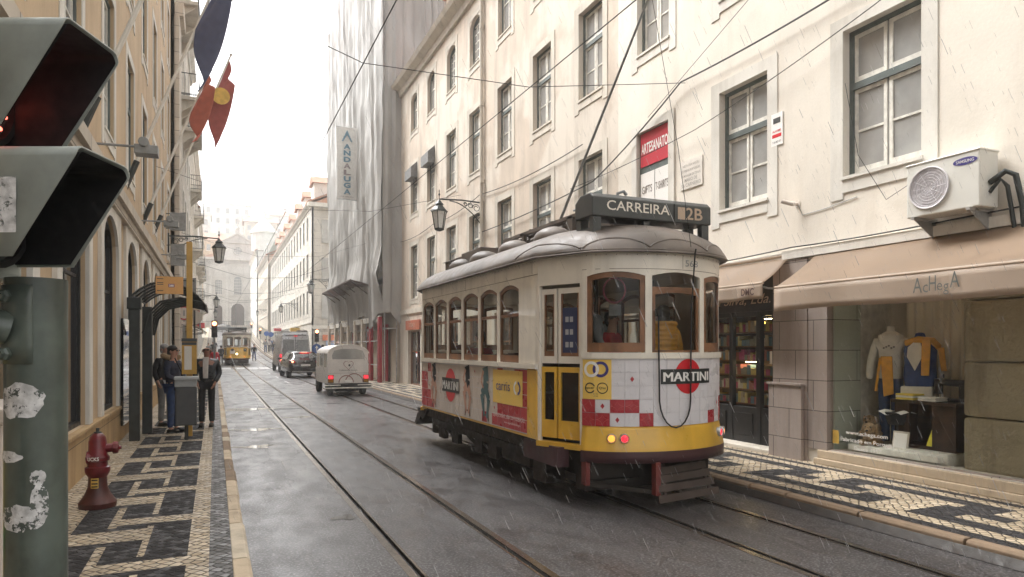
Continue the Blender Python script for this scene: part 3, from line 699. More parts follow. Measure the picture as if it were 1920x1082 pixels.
# ------------------------------------------------ right: stained ochre building
def right_ochre():
    B = thing('town_house', 'stained ochre building with tall sash windows directly behind the near tram', 'building')
    y0, y1, z1 = 12.1, 30.4, 13.0
    ys = [13.24, 15.7, 18.15, 20.6, 23.0, 25.45, 27.9]
    ops = []
    for y in ys:
        ops += [(y,1.05,3.75,6.0), (y,1.05,7.35,9.35), (y,.95,10.8,12.35,.25)]
        ops.append((y, 1.5 if y < 27 else 1.9, .5 if y < 27 else .12, 2.75))
    mb = MB(); wall_grid(mb, FR, 1, y0, y1, .1, z1, ops, .24); body(mb, FR+.25, 1, y0, y1, 0, z1, 9)
    mb.build('wall', M['ochre'], B, fix=False)
    for i, y in enumerate(ys):
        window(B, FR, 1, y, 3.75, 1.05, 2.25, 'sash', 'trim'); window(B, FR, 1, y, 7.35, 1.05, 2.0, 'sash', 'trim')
        window(B, FR, 1, y, 10.8, .95, 1.55, 'grid' if i in (3, 4) else 'simple', 'trim', ar=.25)
        if y < 27: window(B, FR, 1, y, .5, 1.5, 2.25, 'simple', 'trim', 'wood', 'wood', pane='pane_d')
        else: window(B, FR, 1, y, .12, 1.9, 2.3, 'simple', 'trim', 'wood', 'wood', pane='pane_d')
    for y in (25.45, 27.9):
        b = MB(); b.box(FR-.28, y-.5, 8.75, FR-.01, y+.5, 9.15); b.slab([(FR-.28,y-.5,9.15),(FR-.01,y-.5,9.15),(FR-.01,y-.5,9.4)], (0,1,0)); b.build('blind_box', M['greycloth'], B)
    s = MB(); s.box(FR-.1, 26.85, 2.45, FR-.01, 28.95, 2.85, 0)
    s.text('SEGUROS', lambda u, v: (FR-.103, 27.9-u, 2.58+v), .16, 1, 1.0)
    s.build('signboard', [plain('brick_red_sign', (.45,.13,.07), .5), M['sign_tan']], B)
    cornice(B, FR, 1, y0, y1, z1+.35, 'trim', 1.3); f = MB(); f.box(FR-.06, y0, 3.15, FR-.001, y1, 3.35); f.build('moulding', M['trim'], B)
    gable_roof(B, FR, 1, y0, y1, z1+.35, 2.4)
    for y in (14.5, 19.5, 24.5):
        d_ = MB(); d_.box(FR+.5, y-.6, z1+.4, FR+2.5, y+.6, z1+2.1, 0); d_.slab([(FR+.4,y-.75,z1+2.1),(FR+.4,y,z1+2.6),(FR+.4,y+.75,z1+2.1)], (2.4,0,0), 1); d_.box(FR+.48, y-.35, z1+.8, FR+.5, y+.35, z1+1.8, 2)
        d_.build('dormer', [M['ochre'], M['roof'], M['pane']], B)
    p = MB(); p.tube([(FR-.08, 20.0-.55+.35, .2), (FR-.08, 19.8, 12.9)], .06, 10)
    for z in (2, 4.4, 6.8, 9.2, 11.6): p.tube([(FR-.08,19.7+.1*z/12,z), (FR-.08,19.7+.1*z/12,z+.12)], .075, 10)
    p.build('downpipe', M['trim'], B, smooth=True)
    return B
right_ochre()

# ------------------------------------------------ right: house wrapped in scaffold sheeting
def right_scaffold():
    B = thing('wrapped_building', 'tall building wrapped from roof to first floor in pale scaffold sheeting', 'building')
    y0, y1, z1 = 30.45, 46.4, 21.2
    mb = MB(); mb.box(FR, y0, 0, FR+9, y1, z1); mb.build('wall', M['beige_wall'], B)
    rf = MB(); rf.slab([(FR-.6,y0-.3,z1),(FR+4,y0-.3,z1+2.5),(FR+9,y0-.3,z1)], (0,y1-y0+.6,0)); rf.build('roof', M['roof'], B)
    sx = 6.85; rnd = random.Random(4)
    def wav(a, z): return .07*math.sin(a*2.1+.5*math.sin(z*.6))+.05*math.sin(a*5.3+z*.25)+.02*math.sin(z*2.9+a)+.035*math.sin(a*13+z*.12)+.02*math.sin(a*23+z*.2)
    s = MB()
    def front(u, v): y = y0-.3+(y1-y0+.3)*u; z = 3.1+(22.3-3.1)*v; return (sx+wav(y, z)-.35*max(0,1-abs(z-5.0)/1.2)*(.5+.5*math.sin(y*.9)), y, z if v > 0 else z+.5*math.sin(y*1.3))
    def side_(u, v): x = sx+3.2*u; z = 3.1+(22.3-3.1)*v; return (x, y0-.3-1.3*wav(x*1.7, z)+.2*math.sin(z*.8)*u, z if v > 0 else z+.4*math.sin(x*3))
    s.surf(front, 110, 120); s.surf(side_, 30, 120); s.build('sheeting', M['sheet'], B, fix=False, smooth=True)
    h = MB()
    for u in range(5):
        y = y0-.1+(y1-y0)*u/4.0
        for xx in (sx+.12, FR-.15): h.tube([(xx, y, 0.1), (xx, y, 22.6)], .03, 6)
    for z in (2.6, 4.9, 7.2, 9.5, 11.8, 14.1, 16.4, 18.7, 21.0):
        h.tube([(sx+.15, y0, z), (sx+.15, y1, z)], .028, 6); h.box(sx+.2, y0, z-.04, FR-.05, y1, z)
    h.build('scaffold_tubes', M['alu'], B)
    f = MB(); f.slab([(sx+.1,y0+3,4.7),(sx-.85,y0+3,4.95),(sx-.85,y0+3,5.02),(sx+.1,y0+3,4.8)], (0,9.5,0))
    for k in range(6): yy = y0+3.2+k*1.8; f.tube([(sx-.8,yy,4.95),(sx+.1,yy,4.3)], .025, 6)
    f.build('catch_fan', M['darkwood'], B)
    p = MB(); red = plain('red_hoarding_paint', (.3,.02,.03), .5)
    for y in (30.7, 32.6, 34.6, 36.6, 38.6, 40.8, 43.0, 45.6):
        p.box(sx-.05, y, .1, sx+.1, y+.32, 3.1, 0 if y < 33 else 1)
    for y in (31.7, 35.6, 39.6): p.box(FR-.3, y, .1, FR-.2, y+.7, 2.8, 0)
    p.box(sx, y0+.3, 2.9, sx+.08, y1, 3.15, 2); p.box(FR-.1, y0, .1, FR-.02, y1, 3.0, 1)
    for z in (.9, 2.0): p.tube([(sx,y0+.3,z),(sx,y1,z)], .03, 6, 3)
    p.build('hoarding', [red, M['beige_wall'], M['white_paint'], M['alu']], B)
    t = MB(); t.surf(lambda u, v: (FR+.5-1.3*u, y0+.5+1.5*v, 20.4+.9*math.sin(u*2.5+1)+.3*v), 12, 6); t.build('loose_tarpaulin', M['sheet'], B, fix=False, smooth=True)
    # hanging banner
    A = thing('hanging_banner', 'narrow vertical white banner lettered in blue grey, hung on the scaffold sheeting', 'banner', (6.3, 36.0, 9.4))
    q = MB(); q.surf(lambda u, v: (-.52+1.04*u+.03*math.sin(v*5), -.02+.03*math.sin(v*9+u*2), 3.75*v), 6, 16); o = q.build('cloth', M['whitecloth'], A, fix=False); o.modifiers.new('s','SOLIDIFY').thickness = .01
    l = MB(); mats = [plain('banner_blue', (.13,.25,.33), .6, 0, 0), plain('banner_brown', (.3,.25,.25), .6, 0, 0)]
    for i, ch in enumerate('ANDALUGA'): l.text(ch, lambda u, v, i=i: (u, -.075, 2.62-.335*i+v), .25, 1 if i in (3,4) else 0, .36, .06)
    l.slab([(-.28,-.07,3.0),(-.2,-.07,3.0),(0,-.07,3.35),(.2,-.07,3.0),(.28,-.07,3.0),(0,-.07,3.6)], (0,.006,0), 0)
    l.text('218 885 026', lambda u, v: (u, -.075, .1+v), .07, 1, .7)
    l.build('lettering', mats, A)
    r = MB()
    for z in (0, 3.75): r.tube([(-.56,0,z),(.62,0,z)], .025, 6)
    r.build('rod', M['alu'], A)
right_scaffold()

# ------------------------------------------------ long pale building past the side street and those beyond
def simple_house(name, label, X, side, y0, y1, floors, mat, ww=.95, pitch=2.5, hh=1.9, ground=True, z1=None, roof='roof', trim='trim_w', depth=9, frame='green_frame', gstone=None, first=3.4, step=3.3, endwin=False, roof_rise=2.2, shop='pane_d'):
    B = thing(name, label, 'building')
    g0 = gz(y0); top = first+step*floors+.2+gz((y0+y1)/2) if z1 is None else z1
    n = max(1, int((y1-y0-.8)//pitch)); off = (y1-y0-(n-1)*pitch)/2; ops = []; rows = []
    base = gz((y0+y1)/2)
    for k in range(n):
        y = y0+off+k*pitch
        if ground: ops.append((y, min(ww+.45, pitch-.5), gz(y)+.35, gz(y)+2.7))
        for f in range(floors): rows.append((y, base+first+.75+step*f))
    for (y, z) in rows: ops.append((y, ww, round(z,3), round(z+hh,3)))
    mb = MB(); wall_grid(mb, X, side, y0, y1, -.1, top, ops, .15); mb.build('wall', M[mat], B, fix=False)
    m2 = MB(); body(m2, X+side*.16, side, y0, y1, -.2, top, depth); m2.build('side_wall', M[mat], B, fix=False)
    for o in ops:
        if o[2] < base+3: window(B, X, side, o[0], o[2], o[1], o[3]-o[2], 'simple', None, frame, frame, pane=shop, depth=.1)
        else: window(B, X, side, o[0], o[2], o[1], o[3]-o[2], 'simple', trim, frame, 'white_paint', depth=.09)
    cornice(B, X, side, y0, y1, top, trim)
    f = MB(); f.box(min(X, X-side*.06), y0, base+first-.1, max(X, X-side*.06), y1, base+first+.08); f.build('moulding', M[trim], B)
    gable_roof(B, X, side, y0, y1, top, roof_rise, depth, mat=roof)
    return B, top
LB, tp = simple_house('long_building', 'long pale stone block beyond the side street with rows of narrow windows', FR, 1, 61.0, 108.0, 3, 'limestone2', ww=1.25, pitch=2.75, hh=2.1, z1=14.2, frame='grey_paint')
def end_front(B):
    for f in range(3):
        for x in (9.0, 11.6): mb = MB(); mb.box(x-.5, 60.9, 4.2+3.3*f, x+.5, 60.99, 6.2+3.3*f, 0); mb.build('end_window', M['pane'], B)
    c = MB(); c.box(FR-.35, 60.55, 13.85, FR+9, 60.98, 14.2); c.box(FR-.05, 60.85, 3.3, FR+9, 60.98, 3.6); c.build('end_cornice', M['trim_w'], B)
    for k in range(7):
        y = 63.5+k*6.4; d_ = MB(); d_.box(FR+.4, y-1, 14.25, FR+3, y+1, 16.3, 0); d_.slab([(FR+.2,y-1.3,16.3),(FR+.2,y,17.1),(FR+.2,y+1.3,16.3)], (3.2,0,0), 1); d_.box(FR+.37, y-.5, 14.7, FR+.4, y+.5, 16.0, 2)
        d_.build('dormer', [M['white_wall'], M['roof'], M['pane']], B)
    s = MB(); s.box(FR+.9, 60.8, 2.3, FR+4, 60.95, 2.8, 0); s.box(FR+1.2, 60.85, .2, FR+1.9, 60.95, 2.3, 1); s.build('corner_shop', [plain('orange_sign', (.6,.18,.08), .5), plain('poster_blue', (.35,.45,.65), .5)], B)
end_front(LB)
B2, t2 = simple_house('far_townhouse', 'cream house with green roofed attic between the long block and the church', FR-.35, 1, 108.3, 134, 3, 'beige_wall', ww=1.1, pitch=2.6, z1=15.5, first=4.2)
a = MB(); a.slab([(FR-.4,108.3,15.6),(FR+.9,108.3,18.3),(FR+8,108.3,18.3),(FR+8,108.3,15.6)], (0,25.6,0)); a.build('mansard', plain('weathered_copper', (.25,.3,.27), .6), B2)
for k in range(6): d_ = MB(); d_.box(FR-.25, 110+k*4.2, 15.9, FR+1.2, 111.6+k*4.2, 17.6, 0); d_.box(FR-.3, 110.3+k*4.2, 16.1, FR-.26, 111.3+k*4.2, 17.3, 1); d_.build('dormer', [M['white_wall'], M['pane']], B2)
B3, t3 = simple_house('far_corner_house', 'white corner house at the end of the street with a small domed roof turret', FR-.6, 1, 134.3, 158, 3, 'white_wall', ww=1.1, pitch=2.9, z1=19.5, first=6.2)
t = MB(); t.lathe((FR+.8, 136, 19.6), [(2.2,0),(2.2,3.2),(2.5,3.3),(2.5,3.6),(2.0,4.2),(1.2,5.2),(.4,6.1),(.1,7.2),(.02,8.2)], 16); t.build('turret', M['white_wall'], B3)

# ------------------------------------------------ left side
def left_yellow():
    B = thing('yellow_building', 'yellow building with stone framed arches and tall windows on the left pavement', 'building')
    y0, y1, z1 = -3.0, 28.9, 17.5
    cs = [.45+3.0*k for k in range(10)]
    ops = [(c,1.7,.72,3.8,.55) for c in cs]
    for zb, h in ((5.05,2.3), (8.5,2.2), (11.9,2.0)): ops += [(c,1.15,zb,zb+h) for c in cs]
    mb = MB(); wall_grid(mb, FL, -1, y0, y1, .69, z1, ops, .15); body(mb, FL-.16, -1, y0, y1, 0, z1, 9); mb.build('wall', M['yellow_wall'], B, fix=False)
    p = MB(); p.box(FL-.34, y0, .1, FL+.05, y1, .66); p.box(FL-.34, y0, .66, FL+.08, y1, .715); p.build('plinth', M['plinth'], B, bevel=.01)
    s = MB()
    for c in cs:
        for sg in (-1, 1):
            ya, yb = sorted((c+sg*.85, c+sg*1.12)); s.box(FL+.001, ya, .72, FL+.05, yb, 3.95)
        P1 = [(y, z) for y, z in arcpts(1.7, 3.8, .55)]
        for (a, b), (c2, d2) in zip(P1[:-1], P1[1:]): s.slab([(FL+.001,c+a,b),(FL+.001,c+c2,d2),(FL+.001,c+c2,3.95),(FL+.001,c+a,3.95)], (.045,0,0))
    s.build('arch_surrounds', M['trim_w'], B)
    bnd = MB(); bnd.box(FL+.001, y0, 3.955, FL+.1, y1, 4.12); bnd.box(FL+.001, y0, 4.12, FL+.17, y1, 4.3); bnd.build('moulding', M['limestone'], B)
    for c in cs:
        window(B, FL, -1, c, .72, 1.7, 3.08, 'simple', None, 'black', 'black', ar=.55, depth=.1, pane='pane_d')
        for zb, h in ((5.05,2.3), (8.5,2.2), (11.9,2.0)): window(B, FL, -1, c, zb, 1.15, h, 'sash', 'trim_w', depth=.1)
    cornice(B, FL, -1, y0, y1, z1, 'trim_w'); gable_roof(B, FL, -1, y0, y1, z1)
    # alarm box, speaker, floodlights on swan brackets
    b = MB(); b.slab([(FL+.01,11.3,8.25),(FL+.45,11.3,8.15),(FL+.5,11.3,7.6),(FL+.01,11.3,7.5)], (0,.55,0)); b.build('awning_box', M['grey_paint'], B, bevel=.02)
    for y, z in ((11.0,4.55), (17.0,4.5), (22.2,4.4)):
        q = MB(); q.tube([(FL,y,z),(FL+.62,y,z+.02)], .02, 6); q.box(FL+.5,y-.12,z-.1,FL+.8,y+.12,z+.03); q.tube([(FL+.62,y-.16,z+.06),(FL+.62,y+.16,z+.06)], .07, 10); q.build('floodlight', M['grey_paint'], B, bevel=.01)
    bn = MB(); bn.tube([(FL+.25, 12.5, 4.1), (FL+.25, 12.5, 4.1001)], .01); 
    return B
left_yellow()
# long curtain-dark entrances are the arches above; next houses down the street
LBB, t_ = simple_house('stone_house', 'pale stone house with an iron balcony beyond the yellow building', FL+.12, -1, 29.0, 47.5, 4, 'limestone', ww=1.1, pitch=2.9, z1=18.5)
pl = MB(); pl.box(FL+.13, 29.0, .1, FL+.3, 30.6, 14.4); pl.box(FL+.13, 29.0, 14.4, FL+.45, 30.8, 14.9); pl.build('corner_pilaster', M['limestone'], LBB, bevel=.02)
def balcony(B, X, side, y0, y1, z, d_=.8):
    b = MB(); xo = X-side*d_; b.box(min(X,xo), y0, z-.14, max(X,xo), y1, z, 0)
    for k in range(3): yy = y0+.3+(y1-y0-.6)*k/2; b.slab([(X,yy-.06,z-.14),(xo+side*.1,yy-.06,z-.14),(X,yy-.06,z-.7)], (0,.12,0), 0)
    for zz in (z+.06, z+.95): b.tube([(X,y0,zz),(xo,y0,zz),(xo,y1,zz),(X,y1,zz)], .02, 5, 1)
    n = int((y1-y0)/.12)
    for i in range(n+1): yy = y0+(y1-y0)*i/n; b.tube([(xo,yy,z),(xo,yy,z+.95)], .009, 4, 1, False)
    for i in range(1, 6): xx = X+(xo-X)*i/6; b.tube([(xx,y0,z),(xx,y0,z+.95)], .009, 4, 1, False); b.tube([(xx,y1,z),(xx,y1,z+.95)], .009, 4, 1, False)
    return b.build('balcony', [M['trim'], M['iron']], B)
balcony(LBB, FL+.12, -1, 30.2, 34.5, 15.6); balcony(LBB, FL+.12, -1, 36, 39.5, 12.2); balcony(LBB, FL+.12, -1, 31.5, 34, 12.2)
C2, t_ = simple_house('cream_townhouse', 'cream house with balconies and projecting signs midway down the left side', FL, -1, 47.6, 74, 4, 'beige_wall', pitch=2.7, z1=17.2)
for y, z in ((50,12.2),(55,8.9),(60,12.2),(66,8.9),(62,5.6)): balcony(C2, FL, -1, y, y+3, z, .7)
C3, t_ = simple_house('white_townhouse', 'white house farther down the left side before the church', FL-.1, -1, 74.1, 104, 3, 'white_wall', pitch=2.8, z1=15.5)
for y, z in ((77,9.5),(84,9.5),(90,6.0)): balcony(C3, FL-.1, -1, y, y+3, z, .7)
C4, t_ = simple_house('stone_corner_house', 'last stone house on the left, beside the church steps', FL-.6, -1, 104.1, 136, 3, 'limestone2', pitch=3, z1=17.0, first=4.4)

# ------------------------------------------------ church closing the street
def church():
    Y = 163.0; z0 = gz(Y); XC = 4.65
    B = thing('church', 'pale baroque church front with pediment, round window and three arched doors', 'church')
    w_ = 7.0
    m, t, p = nt('church_stone'); c = mixc(t, ramp(t, noise(t, .5, 6), .3, .7), (.46,.43,.39), (.62,.59,.55)); c = mixc(t, ramp(t, noise(t, 1.5, 6, (1,1,.2)), .5, .75, 0, .5), c, (.3,.28,.26)); t.links.new(c, p.inputs['Base Color']); p.inputs['Roughness'].default_value = .9
    mb = MB(); mb.box(XC-w_, Y, z0-1, XC+w_, Y+22, z0+15.2)
    mb.box(XC-2.9, Y, z0+15.2, XC+2.9, Y+20, z0+18.8); mb.build('wall', m, B)
    q = MB(); q.slab([(XC-3.1,Y-.3,z0+18.8),(XC+3.1,Y-.3,z0+18.8),(XC,Y-.3,z0+20.5)], (0,20,0)); q.build('pediment', m, B)
    q = MB()
    q.slab([(XC-3.4,Y-.8,z0+18.8),(XC,Y-.8,z0+20.9),(XC,Y-.8,z0+20.5),(XC-2.8,Y-.8,z0+18.8)], (0,.8,0)); q.slab([(XC+3.4,Y-.8,z0+18.8),(XC,Y-.8,z0+20.9),(XC,Y-.8,z0+20.5),(XC+2.8,Y-.8,z0+18.8)], (0,.8,0))
    q.box(XC-3.3, Y-.7, z0+18.5, XC+3.3, Y-.01, z0+18.8); q.box(XC-w_-.4, Y-1.0, z0+14.7, XC+w_+.4, Y-.01, z0+15.2); q.box(XC-w_-.2, Y-.35, z0+13.7, XC+w_+.2, Y-.01, z0+14.0); q.box(XC-w_, Y-.3, z0+6.9, XC+w_, Y-.01, z0+7.2)
    for sx in (-1, 1):
        pts = [(XC+sx*5.2,Y-.2,z0+15.3)] + [(XC+sx*(5.2+3.4*(1-math.cos(a))),Y-.2,z0+15.3+3.4*(1-math.sin(a))) for a in [math.pi/2*i/8 for i in range(9)]]
        pts = [(XC+sx*2.9,Y-.2,z0+15.3)] + [(XC+sx*(5.6-2.7*math.sin(a)),Y-.2,z0+18.0-2.7*math.cos(a)) for a in [math.pi/2*i/8 for i in range(9)]]
        q.slab(pts, (0,.8,0))
        for x in (2.3, 5.6, w_-.3): q.box(XC+sx*x-.25, Y-.35, z0, XC+sx*x+.35, Y-.01, z0+14.6)
    q.build('mouldings', m, B)
    r = MB(); r.box(XC-.35, Y-.2, z0+20.8, XC+.35, Y+.6, z0+21.5); r.lathe((XC, Y+.2, z0+21.5), [(.3,0),(.45,.4),(.15,.9)], 10); r.box(XC-.08,Y+.1,z0+22.2,XC+.08,Y+.3,z0+24.4); r.box(XC-.5,Y+.1,z0+23.5,XC+.5,Y+.3,z0+23.7); r.build('cross', m, B)
    def arch(name, xc, zb, ww, h, rise, mat, fm=m):
        pts = [(-ww/2,0)] + [(-ww/2*math.cos(math.pi*i/14), h-rise+rise*math.sin(math.pi*i/14)) for i in range(15)] + [(ww/2,0)]
        g = MB(); g.slab([(xc+x, Y-.1, zb+z) for x, z in pts], (0,.06,0), 0)
        o_ = [(x*1.25, z*1.07) for x, z in pts]
        for (a, b), (c, d_) in zip(zip(pts[:-1], pts[1:]), zip(o_[:-1], o_[1:])):
            g.slab([(xc+a[0],Y-.25,zb+a[1]),(xc+b[0],Y-.25,zb+b[1]),(xc+d_[0],Y-.25,zb+d_[1]),(xc+c[0],Y-.25,zb+c[1])], (0,.24,0), 1)
        if name == 'window':
            for k in range(1, 4): g.box(xc-ww/2+ww*k/4-.04, Y-.14, zb, xc-ww/2+ww*k/4+.04, Y-.1, zb+h-rise*.6, 1)
            for k in range(1, 6): g.box(xc-ww/2, Y-.14, zb+h*k/6-.04, xc+ww/2, Y-.1, zb+h*k/6+.04, 1)
            g.slab([(xc-ww*.8,Y-.3,zb+h+.4),(xc,Y-.3,zb+h+1.2),(xc+ww*.8,Y-.3,zb+h+.4),(xc,Y-.3,zb+h+.8)], (0,.25,0), 1)
        g.build(name, [M[mat], fm], B)
    arch('window', XC, z0+7.2, 1.5, 4.0, .75, 'greycloth'); arch('window', XC-3.9, z0+7.2, 1.35, 3.1, .2, 'greycloth'); arch('window', XC+3.9, z0+7.2, 1.35, 3.1, .2, 'greycloth')
    arch('door', XC, z0+.2, 2.7, 5.0, 1.35, 'darkwood'); arch('door', XC-4.0, z0+.2, 1.7, 4.6, .85, 'darkwood'); arch('door', XC+4.0, z0+.2, 1.7, 4.6, .85, 'darkwood')
    g = MB(); g.lathe((XC, Y-.1, z0+16.9), [(.8,0),(.8,.08)], 24, 0, 'Y'); g.tube([(XC+.9*math.cos(a_*.2618), Y-.15, z0+16.9+.9*math.sin(a_*.2618)) for a_ in range(25)], .14, 6, 1)
    for k in range(3): g.box(XC-.04+(k-1)*.4, Y-.16, z0+16.2, XC+.04+(k-1)*.4, Y-.1, z0+17.6, 1); g.box(XC-.75, Y-.16, z0+16.86+(k-1)*.4, XC+.75, Y-.1, z0+16.94+(k-1)*.4, 1)
    g.build('round_window', [M['greycloth'], m], B)
    r = MB(); r.slab([(XC-w_-.3,Y+1,z0+15.3),(XC,Y+1,z0+18.2),(XC+w_+.3,Y+1,z0+15.3)], (0,21,0)); r.slab([(XC+3.0,Y+.8,z0+18.8),(XC,Y+.8,z0+20.3),(XC-3.0,Y+.8,z0+18.8)], (0,20,0)); r.build('roof', M['roof'], B)
    st = MB()
    for k in range(5): st.box(XC-8+.3*k, Y-3.2+.55*k, z0-.6, XC+8-.3*k, Y-.3, z0-.55+.17*(k+1)+.1)
    st.build('steps', M['limestone'], B)
    rl = MB()
    for k in range(40): x = XC-8+k*.4; rl.tube([(x,Y-3.4,z0-.2),(x,Y-3.4,z0+1.1)], .03, 4)
    rl.tube([(XC-8,Y-3.4,z0+1.1),(XC+8,Y-3.4,z0+1.1)], .05, 5); rl.build('railing', M['iron'], B)
church()
def hill_houses():
    rnd = random.Random(21)
    spec = [  # x, y, z base, width, height, depth, wall, label
     (-16, 200, 20, 15, 17, 10, 'white_wall', 'white flat roofed block highest on the hill at the left'),
     (-3, 222, 30, 13, 14.5, 10, 'white_wall', 'white terraced block with roof balconies above the church pediment'),
     (8, 214, 25, 9, 13.5, 9, 'beige_wall', 'beige hill house with a red hipped roof left of the church gable'),
     (14.5, 226, 31, 8, 12, 9, 'white_wall', 'white hill house with a long red tiled roof'),
     (22, 210, 22, 10, 15, 9, 'white_wall', 'narrow white hill house beside the roof turret'),
     (-6, 190, 16, 9, 13, 8, 'yellow_wall', 'yellow house just behind the church roof')]
    for x, y, z, wd, h, dp, wm, lab in spec:
        B = thing('hillside_house', lab, 'house'); wl = MB(); wl.box(x, y, z-18, x+wd, y+dp, z+h); wl.build('wall', M[wm], B)
        flat = 'flat' in lab or 'terraced' in lab; r = MB()
        if flat:
            r.box(x-.3, y-.3, z+h, x+wd+.3, y+dp, z+h+.5); r.box(x+1.5, y+1, z+h+.5, x+wd*.6, y+dp-1, z+h+3.2)
            for k in range(4): r.box(x+wd*.65+k*1.1, y+.3, z+h+.5, x+wd*.65+k*1.1+.7, y+2, z+h+1.8)
            r.build('roof', M['white_wall'], B)
        else:
            r.slab([(x-.5,y-.5,z+h),(x-.5,y+dp/2,z+h+2.4),(x-.5,y+dp+.5,z+h)], (wd+1,0,0)); c = MB(); c.box(x+wd*.7, y+dp*.4, z+h+1, x+wd*.7+.8, y+dp*.4+.8, z+h+3.8)
            rr = r.build('roof', M['roof'], B); c.build('chimney', M['white_wall'], rr)
        n = int(wd/2.3)
        for i in range(n):
            for j in range(5):
                xx = x+1.2+i*(wd-2.4)/max(1,n-1)-.45; zz = z+h-2.6-3*j
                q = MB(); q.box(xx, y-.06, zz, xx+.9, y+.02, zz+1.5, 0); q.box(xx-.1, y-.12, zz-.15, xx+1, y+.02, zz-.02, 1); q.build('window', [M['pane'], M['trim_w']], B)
hill_houses()
